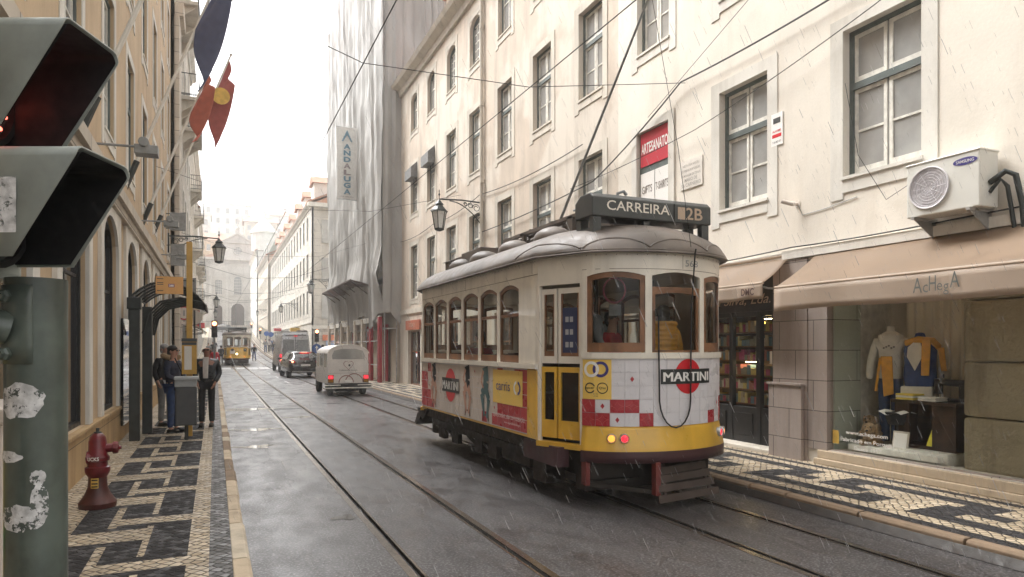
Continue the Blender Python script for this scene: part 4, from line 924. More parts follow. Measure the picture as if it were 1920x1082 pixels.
# ------------------------------------------------ tram
def tram(loc, rotz, label, livery):
    T = thing('tram', label, 'tram', loc, rotz)
    near = livery == 'advert'
    L = 6.75 if near else 7.6; A = .92; HW = 1.18; ND = .43
    CRM, YEL = M['tram_cream'], M['tram_yellow']
    def nosept(s, k=1.0): return (A*s, ND*(1-(1-s*s)**.7)*1.0)
    nose = [nosept(math.sin(math.pi/2*(i/14.0-1))*-1 if False else -1+2*i/28.0) for i in range(29)]    # x from -A to A, y>=0
    # closed outline, anticlockwise from the near left corner going round the near nose to the right, then back
    near_n = nose; side_r = [(HW, 1.0), (HW, L-1.0)]; far_n = [(-x, L-y) for x, y in nose]; side_l = [(-HW, L-1.0), (-HW, 1.0)]
    OUT = near_n+side_r+far_n+side_l
    def offset(pts, d_):
        n = len(pts); o = []
        for i in range(n):
            p0 = Vector(pts[i-1]); p1 = Vector(pts[i]); p2 = Vector(pts[(i+1)%n])
            e1 = (p1-p0).normalized(); e2 = (p2-p1).normalized(); n1 = Vector((e1.y,-e1.x)); n2 = Vector((e2.y,-e2.x)); m_ = (n1+n2).normalized()
            o.append(tuple(p1+m_*(d_/max(.5, m_.dot(n1)))))
        return o
    def strip(mb, idx, za, zb, d0, d1, m=0):
        """bent slab along outline vertices idx between offsets d0 (outer) and d1"""
        a = offset(OUT, d0); b = offset(OUT, d1)
        for i, j in zip(idx[:-1], idx[1:]):
            A0, A1, B0, B1 = a[i], a[j], b[i], b[j]
            mb.slab([(A0[0],A0[1],za),(A1[0],A1[1],za),(B1[0],B1[1],za),(B0[0],B0[1],za)], (0,0,zb-za), m)
    def along(pts_):       # arclength sampler on a polyline of 2D points
        P = [Vector(p) for p in pts_]; S = [0]
        for a, b in zip(P[:-1], P[1:]): S.append(S[-1]+(b-a).length)
        def f(s, d_=0):
            s = max(0, min(S[-1], s))
            for i in range(len(S)-1):
                if s <= S[i+1]+1e-9: break
            e = (P[i+1]-P[i]).normalized(); q = P[i]+e*(s-S[i])
            # smooth normal
            return q + Vector((e.y,-e.x))*d_
        return f, S[-1]
    nf, NL = along(near_n)
    def bent(mb, f, s0, s1, z0f, z1f, d0, d1, m=0, n=6):
        """slab on sampler f; z may be functions of s"""
        z0 = z0f if callable(z0f) else (lambda s: z0f); z1 = z1f if callable(z1f) else (lambda s: z1f)
        for i in range(n):
            a = s0+(s1-s0)*i/n; b = s0+(s1-s0)*(i+1)/n; q = []
            for s in (a, b):
                for dd in (d0, d1):
                    p = f(s, dd); q.append([(p.x,p.y,z0(s)), (p.x,p.y,z1(s))])
            (a0, a1), (c0, c1), (b0, b1), (e0, e1) = q
            mb.quad(a0,b0,b1,a1,m); mb.quad(c0,e0,e1,c1,m); mb.quad(a1,b1,e1,c1,m); mb.quad(a0,b0,e0,c0,m)
            if i == 0: mb.quad(a0,a1,c1,c0,m)
            if i == n-1: mb.quad(b0,b1,e1,e0,m)
    n_near = list(range(0, 29)); i_r = [28, 29, 30, 31]; n_far = list(range(31, 60)); N_ = len(OUT); i_l = [59, 60, 61, 62]  # 62 wraps to 0
    OUTW = OUT
    full = list(range(N_))+[0]
    # lower shell
    b = MB()
    ZB, ZA, ZS = (.66, 1.47, 1.53)                    # side: skirt bottom, advert top, sill top
    for ids in ([28,29],[60,61],[30,31],[59,60] if False else [58,59]): pass
    R_side = [29, 30]; L_side = [60, 61] if N_ == 62 else [N_-2, N_-1]
    strip(b, R_side, ZB, ZA, 0, -.04, 0); strip(b, L_side, ZB, ZA, 0, -.04, 0)
    body_lo = b.build('body_panel', [YEL], T)
    c = MB()
    strip(c, full, 2.55, 2.735, 0, -.04)                        # letterboard
    for s_ in (R_side, L_side): strip(c, s_, 1.47, 1.53, .035, -.04)
    strip(c, n_near, 1.60, 1.665, .025, -.04); strip(c, n_far, 1.60, 1.665, .025, -.04)
    strip(c, [28,29], 1.55, 1.6, .01, -.04); strip(c, [30,31], 1.55, 1.6, .01, -.04)
    # window posts
    fs, SL = along([(-HW, L-1.0), (-HW, 1.0)]); fr_, _ = along([(HW, 1.0), (HW, L-1.0)])
    pitch = (SL-.51)/6.0 if near else (SL-.3)/7.0; nw = 6 if near else 7
    wid = pitch-.085
    def arc(s0, s1, zt, rise): return lambda s: zt-rise*((2*(s-s0)/(s1-s0)-1)**2)
    for f, dr in ((fs, 1), (fr_, -1)):
        for k in range(nw):
            a = .06+pitch*k if dr == 1 else SL-(.06+pitch*k)-wid; e = a+wid
            bent(c, f, a-.075, a, 1.53, 2.55, 0, -.05, n=1)
            if k == nw-1 and dr == 1: bent(c, f, e, SL, 1.53, 2.55, 0, -.05, n=1)
            if k == nw-1 and dr == -1: bent(c, f, 0, a-.075, 1.53, 2.55, 0, -.05, n=1)
            if k == 0 and dr == -1: bent(c, f, e, SL, 1.53, 2.55, 0, -.05, n=1)
            bent(c, f, a, e, arc(a, e, 2.5, .07), 2.551, 0, -.05, n=8)
            q = .035
            wf = MB(); gl = MB()
            bent(wf, f, a, a+q, 1.535, lambda s, a=a, e=e: 2.5-.07, -.015, -.045, n=1); bent(wf, f, e-q, e, 1.535, 2.43, -.015, -.045, n=1)
            bent(wf, f, a+q, e-q, 1.535, 1.62, -.015, -.045, n=1); bent(wf, f, a+q, e-q, 2.1, 2.14, -.012, -.048, n=1)
            bent(wf, f, a, e, lambda s, a=a, e=e: arc(a, e, 2.5, .07)(s)-.05, arc(a, e, 2.5, .07), -.016, -.044, n=8)
            p, q2 = f(a, -.03), f(e, -.03)
            gl.quad((p.x,p.y,1.55),(q2.x,q2.y,1.55),(q2.x,q2.y,2.48),(p.x,p.y,2.48))
            o = wf.build('window', M['wood'], T); gl.build('pane', M['glass_t'], o, fix=False)
    # nose windows: near end and far end
    def nose_end(tf, isnear):
        bb = MB()
        spans = ((.055, NL*.325), (NL*.325+.075, NL*.663-.0), (NL*.663+.075, NL-.055))
        posts = ((0, .055), (NL*.325, NL*.325+.075), (NL*.663, NL*.663+.075), (NL-.055, NL))
        for a, e in posts: bent(bb, nf, a, e, 1.665, 2.55, .004, -.05, n=1)
        for i, (a, e) in enumerate(spans):
            ww = MB(); gg = MB()
            bent(bb, nf, a, e, arc(a, e, 2.53, .045), 2.551, .002, -.05, n=10)
            q = .055 if i != 1 else .045; za = 1.67; zt = 2.53
            if i == 1 and isnear:
                bent(ww, nf, a, a+q, za, 2.36, -.012, -.042, n=1); bent(ww, nf, e-q, e, za, 2.36, -.012, -.042, n=1); bent(ww, nf, a, e, lambda s, a=a, e=e: 2.31-.03*((2*(s-a)/(e-a)-1)**2), 2.37, -.010, -.046, n=8); bent(ww, nf, a+q, e-q, za, za+.02, -.012, -.042, n=4)
            else:
                bent(ww, nf, a, a+q, za, zt-.045, -.008, -.042, n=1); bent(ww, nf, e-q, e, za, zt-.045, -.008, -.042, n=1)
                bent(ww, nf, a+q, e-q, za, za+.1, -.008, -.042, n=6)
                bent(ww, nf, a, e, lambda s, a=a, e=e: arc(a, e, zt, .045)(s)-.06, arc(a, e, zt, .045), -.009, -.043, n=10)
            for k in range(8):
                s0 = a+(e-a)*k/8; s1 = a+(e-a)*(k+1)/8; p, q2 = nf(s0, -.026), nf(s1, -.026)
                gg.quad((p.x,p.y,1.68),(q2.x,q2.y,1.68),(q2.x,q2.y,2.52),(p.x,p.y,2.52))
            ww.v = [tf(v) for v in ww.v]; gg.v = [tf(v) for v in gg.v]; o = ww.build('end_window', M['wood'], T); gg.build('pane', M['glass_t'], o, fix=False)
        n0 = len(c.v); c.v += [tf(v) for v in bb.v]; c.f += [tuple(n0+i for i in f_) for f_ in bb.f]; c.m += bb.m
    nose_end(lambda v: v, True); nose_end(lambda v: (-v[0], L-v[1], v[2]), False)
    # door leaves on the four tapered corners
    for (p, q) in (((-HW,1.0),(-A,ND)), ((A,ND),(HW,1.0)), ((HW,L-1.0),(A,L-ND)), ((-A,L-ND),(-HW,L-1.0))):
        dm = MB(); dg = MB(); f, DL = along([p, q])
        for a, e in ((.0,.03), (DL-.03,DL)): bent(c, f, a, e, .62, 2.55, .002, -.05, n=1)
        bent(c, f, .03, DL-.03, 2.42, 2.5501, .002, -.05, n=1)
        mid = DL*.42
        for (a, e) in ((.035, mid-.012), (mid+.012, DL-.035)):
            q_ = .035
            for (za, zb, mm) in ((.7, 1.5, 1), (1.54, 2.38, 0)):
                bent(dm, f, a, a+q_, za, zb, -.03, -.06, mm, 1); bent(dm, f, e-q_, e, za, zb, -.03, -.06, mm, 1)
                bent(dm, f, a+q_, e-q_, za, za+(.2 if mm else .08), -.03, -.06, mm, 1); bent(dm, f, a+q_, e-q_, zb-.06, zb, -.03, -.06, mm, 1)
                if not mm: 
                    bent(dm, f, a+q_, a+q_+.02, za+.08, zb-.06, -.035, -.055, 2, 1); bent(dm, f, e-q_-.02, e-q_, za+.08, zb-.06, -.035, -.055, 2, 1); bent(dm, f, a+q_+.02, e-q_-.02, za+.08, za+.14, -.035, -.055, 2, 1)
                p1, p2 = f(a+q_, -.045), f(e-q_, -.045); dg.quad((p1.x,p1.y,za+.05),(p2.x,p2.y,za+.05),(p2.x,p2.y,zb-.05),(p1.x,p1.y,zb-.05))
        bent(dm, f, 0, DL, .6, .66, .03, -.08, 1, 1)
        d_ = dm.build('door', [CRM, YEL, M['wood']], T); dg.build('door_glass', M['glass_t'], d_, fix=False)
        if p == (-HW, 1.0): door_near = d_
    for f, LL in ((fs, SL), (fr_, SL), (nf, NL)):
        for q in range(1, int(LL/1.15)+1): bent(c, f, q*1.15-.003, q*1.15+.001, 2.57, 2.72, .0022, -.002, 1, 1)
        for q in range(int(LL/.11)): bent(c, f, q*.11+.05, q*.11+.058, 2.706, 2.714, .003, -.001, 1, 1)
        bent(c, f, 0, LL, 2.556, 2.562, .004, -.002, 1, 12)
    c.build('body_frame', [CRM, plain('seam_grime', (.22,.18,.13), .6, 0, 0)], T)
    d_ = door_near if near else None
    if near:
        pn = MB(); f2, DL = along([(-HW,1.0),(-A,ND)]); p1, p2 = f2(DL*.42+.07,-.034), f2(DL-.09,-.034)
        pn.quad((p1.x,p1.y,1.66),(p2.x,p2.y,1.66),(p2.x,p2.y,2.16),(p1.x,p1.y,2.16),0)
        for zz in (1.72,1.86,2.0):
            for uu in (.3,.6): q1 = p1.lerp(p2, uu-.1); q2 = p1.lerp(p2, uu+.12); n_ = Vector((q2.y-q1.y, -(q2.x-q1.x))).normalized()*.003; q1 = q1+n_; q2 = q2+n_; pn.quad((q1.x,q1.y,zz),(q2.x,q2.y,zz),(q2.x,q2.y,zz+.06),(q1.x,q1.y,zz+.06),1)
        pn.build('door_poster', [plain('poster_navy', (.03,.04,.1), .5, 0, 0), plain('poster_marks', (.4,.4,.42), .5, 0, 0)], d_, fix=False)
    # noses: advert or plain, yellow apron flaring out, maroon bumper
    for tf, isnear in ((lambda v: v, True), (lambda v: (-v[0], L-v[1], v[2]), False)):
        a1 = MB()
        def fl(z, s): 
            t_ = max(0, min(1, (.87-z)/.25)); p = nf(s, .0); c_ = Vector((0, 1.2)); dv = (p-c_).normalized(); p = p+dv*(.055*t_); return (p.x, p.y, z)
        rows = [.62, .68, .75, .82, .87]
        a1.surf(lambda u, v: fl(.615+.265*v, NL*u), 28, 6, 0)
        a1.surf(lambda u, v: (lambda p: (p[0]*1.0, p[1]-.0, .49+.125*v))(fl(.6, NL*u)), 28, 2, 1)
        if not near: a1.surf(lambda u, v: (lambda p: (p.x, p.y, .88+.72*v))(nf(NL*u, 0)), 28, 2, 0)
        a1.v = [tf(v) for v in a1.v]
        o = a1.build('nose_apron', [YEL, M['tram_purple']], T, fix=False, smooth=True); o.modifiers.new('s', 'SOLIDIFY').thickness = .02
    if near:
        # front advert: rows of tiles
        ad = MB(); rows = [.875, 1.02, 1.165, 1.31, 1.455, 1.6]; cw = NL/13.6
        red = {(0,0),(0,1),(0,2),(0,.5)}
        redset = {(0,0),(0,1),(1,0),(1,2),(1,3),(0,4),(1,12),(0,12),(0,10),(1,13),(0,13),(2,13),(3,13)}
        for r in range(5):
            for k in range(14):
                a = cw*k; e = min(NL, cw*(k+1)); g = .0022
                if e-a < .02: continue
                isr = (r, k) in redset
                bent(ad, nf, a+g, e-g, rows[r]+g, rows[r+1]-g, .006, -.002, 1 if isr else 0, 3)
                if isr:
                    cs, cz = (a+e)/2, (rows[r]+rows[r+1])/2
                    for sx, sz in ((-1,-1),(1,-1),(1,1),(-1,1)):
                        pts = []
                        for q in range(7):
                            an = math.pi/2*q/6; uu = -sx+sx*math.cos(an) if False else sx*(1-math.cos(an)); vv = sz*(1-math.sin(an)); pts.append((cs+uu*(cw/2-.006), cz+vv*(.066)))
                        for (u0,v0),(u1,v1) in zip(pts[:-1], pts[1:]):
                            P0, P1 = nf(u0,.0078), nf(u1,.0078); ad.quad((P0.x,P0.y,v0-.0022),(P1.x,P1.y,v1-.0022),(P1.x,P1.y,v1+.0022),(P0.x,P0.y,v0+.0022),3)
        bent(ad, nf, 0, NL, .875, 1.6, -.0005, -.02, 2, 28)
        for (r, k) in ((3,3),(1,1),(0,2),(1,11),(2,12)):
            cs = cw*(k+.5); cz = (rows[r]+rows[r+1])/2; pts = [nf(cs+u,.0085) for u in (-.022,0,.022,0)]; zz = (0,.03,0,-.03)
            ad.poly([(p.x,p.y,cz+z) for p, z in zip(pts, zz)], 1)
        ad.build('front_advert', [M['ad_white'], M['ad_red'], M['ad_grout'], M['ad_red2']], T, fix=False)
        def nfn(s0, z0, d_=.012): return lambda u, v: (lambda p: (p.x, p.y, z0+v))(nf(s0+u, d_))
        lg = MB(); sc_ = NL*.575; zc = 1.405
        def disc(mb, s0, z0, r0, r1, d_, m, a0=0, a1=360, n=36):
            for i in range(n):
                t0 = R(a0+(a1-a0)*i/n); t1 = R(a0+(a1-a0)*(i+1)/n); P = []
                for (rr, tt) in ((r0,t0),(r1,t0),(r1,t1),(r0,t1)):
                    p = nf(s0+rr*math.cos(tt), d_); P.append((p.x,p.y,z0+rr*math.sin(tt)))
                mb.quad(*P, m)
        disc(lg, sc_, zc, .0, .19, .010, 0)
        bent(lg, nf, sc_-.36, sc_+.36, zc-.08, zc+.08, .012, .009, 1, 12)
        [lg.text('MARTINI', nfn(sc_+dx, zc-.052, .0145+abs(dx)*.05), .104, 2, .655, 0) for dx in (-.006, -.002, .002, .006)]
        o = lg.build('front_logo', [M['logo_red'], M['logo_black'], M['logo_white']], T, fix=False)
        y_ = MB(); bent(y_, nf, .012, .33, 1.165, 1.59, .0115, .007, 0, 5)
        disc(y_, .115, 1.485, .055, .085, .0135, 1); disc(y_, .215, 1.485, .055, .085, .0143, 2); disc(y_, .115, 1.485, .055, .085, .0152, 1, -75, 75, 14)
        disc(y_, .1, 1.285, .045, .058, .0135, 3, 20, 330); disc(y_, .235, 1.285, .05, .06, .0135, 3)
        y_.text('apcer', nfn(.1, 1.275, .014), .028, 3, .1, .01); y_.text('IQNet', nfn(.235, 1.275, .014), .025, 3, .075, .01)
        for k in range(3): y_.text('ISO 9001', nfn(.165, 1.225-.017*k, .014), .009, 3, .05)
        y_.build('operator_panel', [M['logo_yellow'], M['logo_white'], M['logo_navy'], M['logo_black']], T, fix=False)
        n5 = MB(); n5.text('568', nfn(NL*.6, 2.6, .006), .07, 0, .19, -.004); n5.build('fleet_number', M['grey_paint'], T, fix=False)
        # side advert
        sa = MB(); rnd = random.Random(9); x = -HW
        ya, yb = 1.28, L-1.0; nC = 24; nR = 5; cw2 = (yb-ya)/nC; rh = (1.455-.7)/nR
        redc = {(0,0),(0,1),(0,2),(1,0),(1,1),(2,0),(2,1),(0,3),(0,4),(1,3),(1,2),(0,5),(4,1),(3,0),(4,4),(4,0),(1,21),(0,21),(0,20),(0,23),(1,23),(2,23),(3,22),(4,21),(2,22),(0,7),(0,22),(3,23),(1,22),(2,3),(1,4)}
        for r in range(nR):
            for k in range(nC):
                isr = (r, k) in redc; a = ya+cw2*k; e = a+cw2; za = .7+rh*r; g = .004
                sa.box(x-.006, a+g, za+g, x+.001, e-g, za+rh-g, 1 if isr else 0)
                if (r*7+k*3) % 11 == 0 and not isr: cy, cz = (a+e)/2, za+rh/2; sa.poly([(x-.008,cy-.02,cz),(x-.008,cy,cz+.026),(x-.008,cy+.02,cz),(x-.008,cy,cz-.026)], 1)
        sa.box(x-.004, ya, .69, x+.0005, yb, 1.465, 2)
        sa.build('side_advert', [M['ad_white2'], M['ad_red'], M['ad_grout']], T, fix=False)
        lg = MB(); yc = 4.13; zc = 1.13
        S = lambda yc_, z0, d_=.016: (lambda u, v: (x-d_, yc_-u, z0+v))
        def dis(mb, yc_, zc_, r0, r1, d_, m, a0=0, a1=360, n=32):
            for i in range(n):
                t0 = R(a0+(a1-a0)*i/n); t1 = R(a0+(a1-a0)*(i+1)/n)
                mb.quad(*[(x-d_, yc_-rr*math.cos(tt), zc_+rr*math.sin(tt)) for rr, tt in ((r0,t0),(r1,t0),(r1,t1),(r0,t1))], m)
        dis(lg, yc, zc, 0, .26, .010, 0); lg.quad((x-.0125,yc-.42,zc-.11),(x-.0125,yc+.42,zc-.11),(x-.0125,yc+.42,zc+.11),(x-.0125,yc-.42,zc+.11),1)
        [lg.text('MARTINI', S(yc+dx, zc-.07, .016+abs(dx)*.05), .14, 2, .77, 0) for dx in (-.008, -.003, .003, .008)]
        l2 = MB(); l2.text('SEJA RESPONSÁVEL. BEBA COM MODERAÇÃO.', S(1.82, .82), .05, 0, 1.0, .0)
        l2.text('www.responsibledrinking.eu', S(1.7, .76), .03, 0, .5, .0)
        l2.build('side_lettering', M['logo_white'], T, fix=False); lg.build('side_logo', [M['logo_red'], M['logo_black'], M['logo_white']], T, fix=False)
        cp = MB(); cp.quad((x-.010,1.4,1.0),(x-.010,2.35,1.0),(x-.010,2.35,1.43),(x-.010,1.4,1.43),0)
        cp.text('carris', S(2.0, 1.17), .13, 1, .46, .0); dis(cp, 1.58, 1.22, .05, .085, .013, 2, 90, 270, 16); dis(cp, 1.54, 1.22, .05, .085, .0135, 1, -90, 90, 16)
        cp.build('operator_plate', [M['logo_yellow'], M['logo_navy'], M['logo_white']], T, fix=False)
        # three printed figures on bar stools (flat print)
        def limb(pts, ws, m):
            for i in range(len(pts)-1):
                (a, b), (c_, d2) = pts[i], pts[i+1]; w0, w1 = ws[i], ws[i+1]; dv = Vector((c_-a, d2-b)).normalized(); nn = Vector((-dv.y, dv.x)); e = .0095+.0009*len(fg.f)/10
                fg.quad((x-e,a-nn.x*w0,b-nn.y*w0),(x-e,a+nn.x*w0,b+nn.y*w0),(x-e,c_+nn.x*w1,d2+nn.y*w1),(x-e,c_-nn.x*w1,d2-nn.y*w1), m)
        for (y0, mt, mt2) in ((5.0,0,3), (3.35,0,3), (2.62,1,1)):
            fg = MB()
            for sg in (-.1,.1): limb([(y0+sg,.72),(y0+sg*.5,1.1)], [.018,.014], 2)
            limb([(y0-.1,.8),(y0+.1,.8)], [.012,.012], 2); limb([(y0-.1,1.1),(y0+.1,1.1)], [.02,.02], 2)
            limb([(y0+.02,1.45),(y0-.02,1.25),(y0+.02,1.12)], [.1,.09,.1], mt); limb([(y0+.02,1.16),(y0+.15,1.08),(y0+.05,.78)], [.07,.055,.03], mt2); limb([(y0-.02,1.14),(y0-.12,1.02),(y0-.04,.76)], [.065,.05,.03], mt2)
            limb([(y0+.08,1.4),(y0+.17,1.26),(y0+.08,1.16)], [.03,.026,.02], 3)
            fg.build('printed_figure', [M['blackcloth'], plain('print_teal', (.07,.14,.15), .5, 0, .1), M['darkwood'], M['skin']], T, fix=False)
        # yellow corner panel beside door
        k = MB(); k.box(-HW-.012, 1.0, .66, -HW+.0, 1.27, 1.46); k.build('corner_panel', YEL, T, bevel=.005)
        wp = MB(); wp.box(-HW-.006, 1.04, 1.54, -HW, 1.47, 2.5); wp.build('corner_post', CRM, T)
        # lamps
        for s_, zz, mt in ((.33,.755,'lamp_amber'), (.44+.02,.755,'lamp_red'), (NL-.33,.755,'lamp_red'), (NL-.2,.755,'lamp_amber')):
            p = nf(s_, 0); q = nf(s_+.01, 0); e = (q-p).normalized(); nn = Vector((e.y, -e.x, 0)); ang = math.atan2(nn.y, nn.x)+math.pi/2
            lp = thing('tail_lamp', None, None)
            lp.parent = T; lp.location = (p.x+nn.x*.025, p.y+nn.y*.025, zz); lp.rotation_euler = (0,0,ang)
            r1 = MB(); r1.lathe((0,0,0), [(.052,.02),(.052,-.03),(.044,-.042),(.04,-.03)], 20, 0, 'Y'); r1.build('rim', M['alu'], lp, smooth=True)
            r2 = MB(); r2.lathe((0,0,0), [(.039,-.02),(.036,-.034),(.02,-.042),(.001,-.044)], 20, 0, 'Y'); r2.build('lens', M[mt], lp, smooth=True)
        # rope and hose
        h = MB()
        def hp(s_, z, d_=.03): p = nf(s_, d_); return (p.x, p.y, z)
        sL, sR = NL*.385, NL*.575
        pts = [hp(sL, 2.08, .05), hp(sL+.005, 1.9, .04), hp(sL+.01, 1.5, .04), hp(sL+.015, 1.15, .04)]
        for i in range(1, 10):
            a = math.pi*i/10; pts.append(hp(sL+.02+(sR-sL-.02)*(1-math.cos(a))/2, 1.15-.29*math.sin(a), .04))
        pts += [hp(sR, 1.15, .04), hp(sR+.005, 1.6, .04), hp(sR+.01, 2.1, .04), hp(sR+.015, 2.72, .09), hp(sR, 2.78, .12)]
        h.tube(pts, .0085, 8); h.box(*[v for v in (hp(sL,2.05)[0]-.02, hp(sL,2.05)[1]-.04, 2.05, hp(sL,2.05)[0]+.02, hp(sL,2.05)[1]+.02, 2.13)]); h.build('hose', M['rubber'], T, smooth=True)
        # notice with red ring behind the left window
        rg = MB(); p = nf(NL*.16+.02, -.05); q = nf(NL*.16+.03, -.05); e = (q-p).normalized(); nn = Vector((e.y,-e.x))
        def ringp(u, v): return (p.x+e.x*u, p.y+e.y*u, 2.33+v)
        for i in range(28):
            t0, t1 = 2*math.pi*i/28, 2*math.pi*(i+1)/28; rg.quad(*[ringp(r_*math.cos(t_), r_*1.15*math.sin(t_)) for r_, t_ in ((.105,t0),(.125,t0),(.125,t1),(.105,t1))], 0)
        rg.quad(ringp(-.06,-.27), ringp(.07,-.27), ringp(.07,-.15), ringp(-.06,-.15), 1)
        rg.build('ring_notice', [plain('ring_maroon', (.2,.02,.04), .5, 0, 0), M['greycloth']], T, fix=False)
    else:
        p = MB(); p.lathe((-.05,-.03,1.0), [(.1,.05),(.11,-.03),(.09,-.05)], 16, 0, 'Y'); h_ = p.build('headlamp', M['alu'], T)
        p = MB(); p.lathe((-.05,-.085,1.0), [(.085,.0),(.05,-.02),(.01,-.03)], 16, 0, 'Y'); p.build('lens', M['lamp_white'], h_)
        p = MB(); p.text('574', lambda u, v: (.6+u, .06, 1.35+v), .1, 0, .2); p.quad((.52,.05,1.22),(.78,.11,1.22),(.78,.11,1.5),(.52,.05,1.5),1); p.quad((-.62,-.005,1.02),(-.2,-.035,1.02),(-.2,-.035,1.34),(-.62,-.005,1.34),2); p.ell((-.42,-.02,1.38),(.14,.02,.12),10,6,3)
        p.build('poster', [M['logo_white'], M['logo_black'], M['ad_white2'], M['darkwood']], T, fix=False)
        for sx in (-.6, .6): q = MB(); q.lathe((sx,.05,.75), [(.05,.03),(.05,-.04),(.02,-.05)], 12, 0, 'Y'); q.build('indicator', M['lamp_amber'], T)
    # floor, seats, underframe, trucks, fender
    f = MB()
    io = offset(OUT, -.05); f.poly([(x_, y_, .72) for x_, y_ in io]); f.poly([(x_, y_, 2.56) for x_, y_ in io])
    for k in range(7): f.box(-1.05, 1.5+k*.62, .73, -.45, 1.95+k*.62, 1.15, 1); f.box(-1.05, 1.9+k*.62, 1.15, -.45, 1.97+k*.62, 1.62, 1); f.box(.45, 1.5+k*.62, .73, 1.05, 1.95+k*.62, 1.15, 1); f.box(.45, 1.9+k*.62, 1.15, 1.05, 1.97+k*.62, 1.62, 1)
    f.box(-.9, 1.0, .72, -.4, 1.03, 1.6, 1); f.box(.4, 1.0, .72, .9, 1.03, 1.6, 1); f.box(-.42,1.0,1.6,-.38,1.03,2.55,1); f.box(.38,1.0,1.6,.42,1.03,2.55,1)
    f.build('interior', [M['beige_wall'], M['darkwood']], T, fix=False)
    u = MB(); u.box(-1.1, .9, .5, 1.1, L-.9, .64, 0); u.box(-.85, .35, .45, .85, L-.35, .62, 0); u.box(-.84,.5,.14,.84,.72,.5,0); u.box(-.84,L-.72,.14,.84,L-.5,.5,0); u.box(-.6,.7,.2,.6,L-.7,.5,0)
    u.box(-1.13, .62, .4, -.98, 1.5, .62, 1); u.box(-1.0, 1.15, .12, -.75, 1.5, .5, 0); u.box(-.95,1.7,.22,-.7,2.6,.55,0); u.box(.7,1.2,.15,1,2.4,.5,0)
    u.box(-.75, 2.3, .3, .75, L-2.3, .5, 0); u.box(-1.02, 1.55, .36, -.98, L-1.2, .46, 0)
    for yy in (2.75, 3.3, 4.4, 5.1): u.box(-.98, yy, .16, -.9, yy+.3, .5, 0); u.tube([(-.94,yy+.1,.2),(-.94,yy+.7,.34)], .03, 6)
    u.slab([(-1.1,L-.9,.64),(-1.1,L-.4,.5),(-1.1,L-.2,.3),(-1.1,L-.35,.28)], (.3,0,0)); u.slab([(-1.15,L-1.2,.62),(-1.15,L-.5,.62),(-1.15,L-.9,.42)], (.06,0,0))
    u.build('underframe', [M['under'], M['tram_purple']], T)
    for yy in (2.5, L-2.5):
        for sx in (-1, 1):
            wv = MB(); wv.lathe((sx*.45, yy, .33), [(.05,-.05*sx),(.36,-.05*sx),(.36,.0),(.33,.02*sx),(.33,.07*sx),(.1,.09*sx)], 24, 0, 'X'); wv.build('wheel', M['under'], T, smooth=True)
    tk = MB(); 
    for sx in (-1,1): tk.box(sx*.62-.04, 1.9, .3, sx*.62+.04, L-1.9, .42)
    tk.build('truck', M['under'], T)
    fr = MB(); fr.box(-.93,.33,.24,-.88,.43,.5,0); fr.box(-.93,.38,.22,-.2,.42,.27,1); fr.box(-.3,-.05,.15,-.24,.03,.5,0); fr.slab([(-.9,.4,.22),(-.27,.02,.15),(-.27,.02,.2),(-.93,.4,.27)], (0,.05,0),1)
    fr.box(-.85,.36,.3,-.32,.4,.48,1)
    fr.build('lifeguard_frame', [M['tram_red'] if near else M['under'], M['under']], T)
    fs_ = MB()
    for k, (yo, zz, x0, x1) in enumerate(((.04,.43,-.18,.5), (.0,.35,-.22,.52), (-.05,.26,-.26,.54), (-.1,.16,-.3,.57))):
        fs_.slab([(x0,yo,zz),(x1,yo+.1,zz+.01),(x1,yo+.1-.02,zz-.06),(x0,yo-.02,zz-.075)], (0,.018,0))
    for x0, x1, yy in ((-.14,-.2,.03),(.42,.46,.12)): fs_.slab([(x0,yy+.04,.46),(x0+.04,yy+.04,.46),(x1+.04,yy-.09,.14),(x1,yy-.09,.14)], (0,.02,0))
    fs_.build('fender', M['fender'] if near else M['under'], T)
    # roof
    r = MB(); secs = [(.07,2.735),(.075,2.76),(.055,2.80),(.01,2.87),(-.08,2.95),(-.22,3.03),(-.42,3.1),(-.62,3.14),(-.85,3.16)]
    base = len(r.v); rings = []
    cy = L/2
    for (o_, z) in secs:
        rg_ = []
        kx = (HW+o_)/HW; ky = (L/2+o_)/(L/2)
        for (x_, y_) in OUT: rg_.append((x_*kx, cy+(y_-cy)*ky, z))
        rings.append(rg_)
    for rg_ in rings: r.v += rg_
    n = N_
    for i in range(len(secs)-1):
        for j in range(n): r.f.append((i*n+j, i*n+(j+1)%n, (i+1)*n+(j+1)%n, (i+1)*n+j)); r.m.append(0)
    r.f.append(tuple((len(secs)-1)*n+j for j in range(n))); r.m.append(0); r.f.append(tuple(range(n))[::-1]); r.m.append(0)
    r.build('roof', M['roof_grey'], T, smooth=True)
    # scalloped hood beads
    e = MB()
    def rp(o_, z, ang_s, f): p = f(ang_s, 0); kx = (HW+o_)/HW; ky = (L/2+o_)/(L/2); return (p.x*kx, cy+(p.y-cy)*ky, z)
    def scal(f, a, b_, hgt=.12):
        pts = []
        for i in range(15):
            t_ = i/14; q = math.sin(math.pi*t_); q = q**.7; o_ = .066-.075*q; z = 2.783+.105*q; pts.append(rp(o_, z, a+(b_-a)*t_, f))
        e.tube(pts, .011, 6)
    scal(nf, -.0+.02, NL*.34); scal(nf, NL*.34, NL*.68); scal(nf, NL*.68, NL-.02)
    f2, DL2 = along([(-HW,L-1.0),(-HW,1.0),(-A,ND)]); scal(f2, DL2-1.15, DL2)
    fR, DLR = along([(A,ND),(HW,1.0),(HW,L-1.0)]); scal(fR, 0, 1.15)
    gt = [(x_*(HW+.075)/HW, cy+(y_-cy)*(L/2+.075)/(L/2), 2.735) for x_, y_ in OUT]; e.tube(gt+[gt[0]], .014, 6); e.build('roof_bead', M['roof_grey'], T, smooth=True)
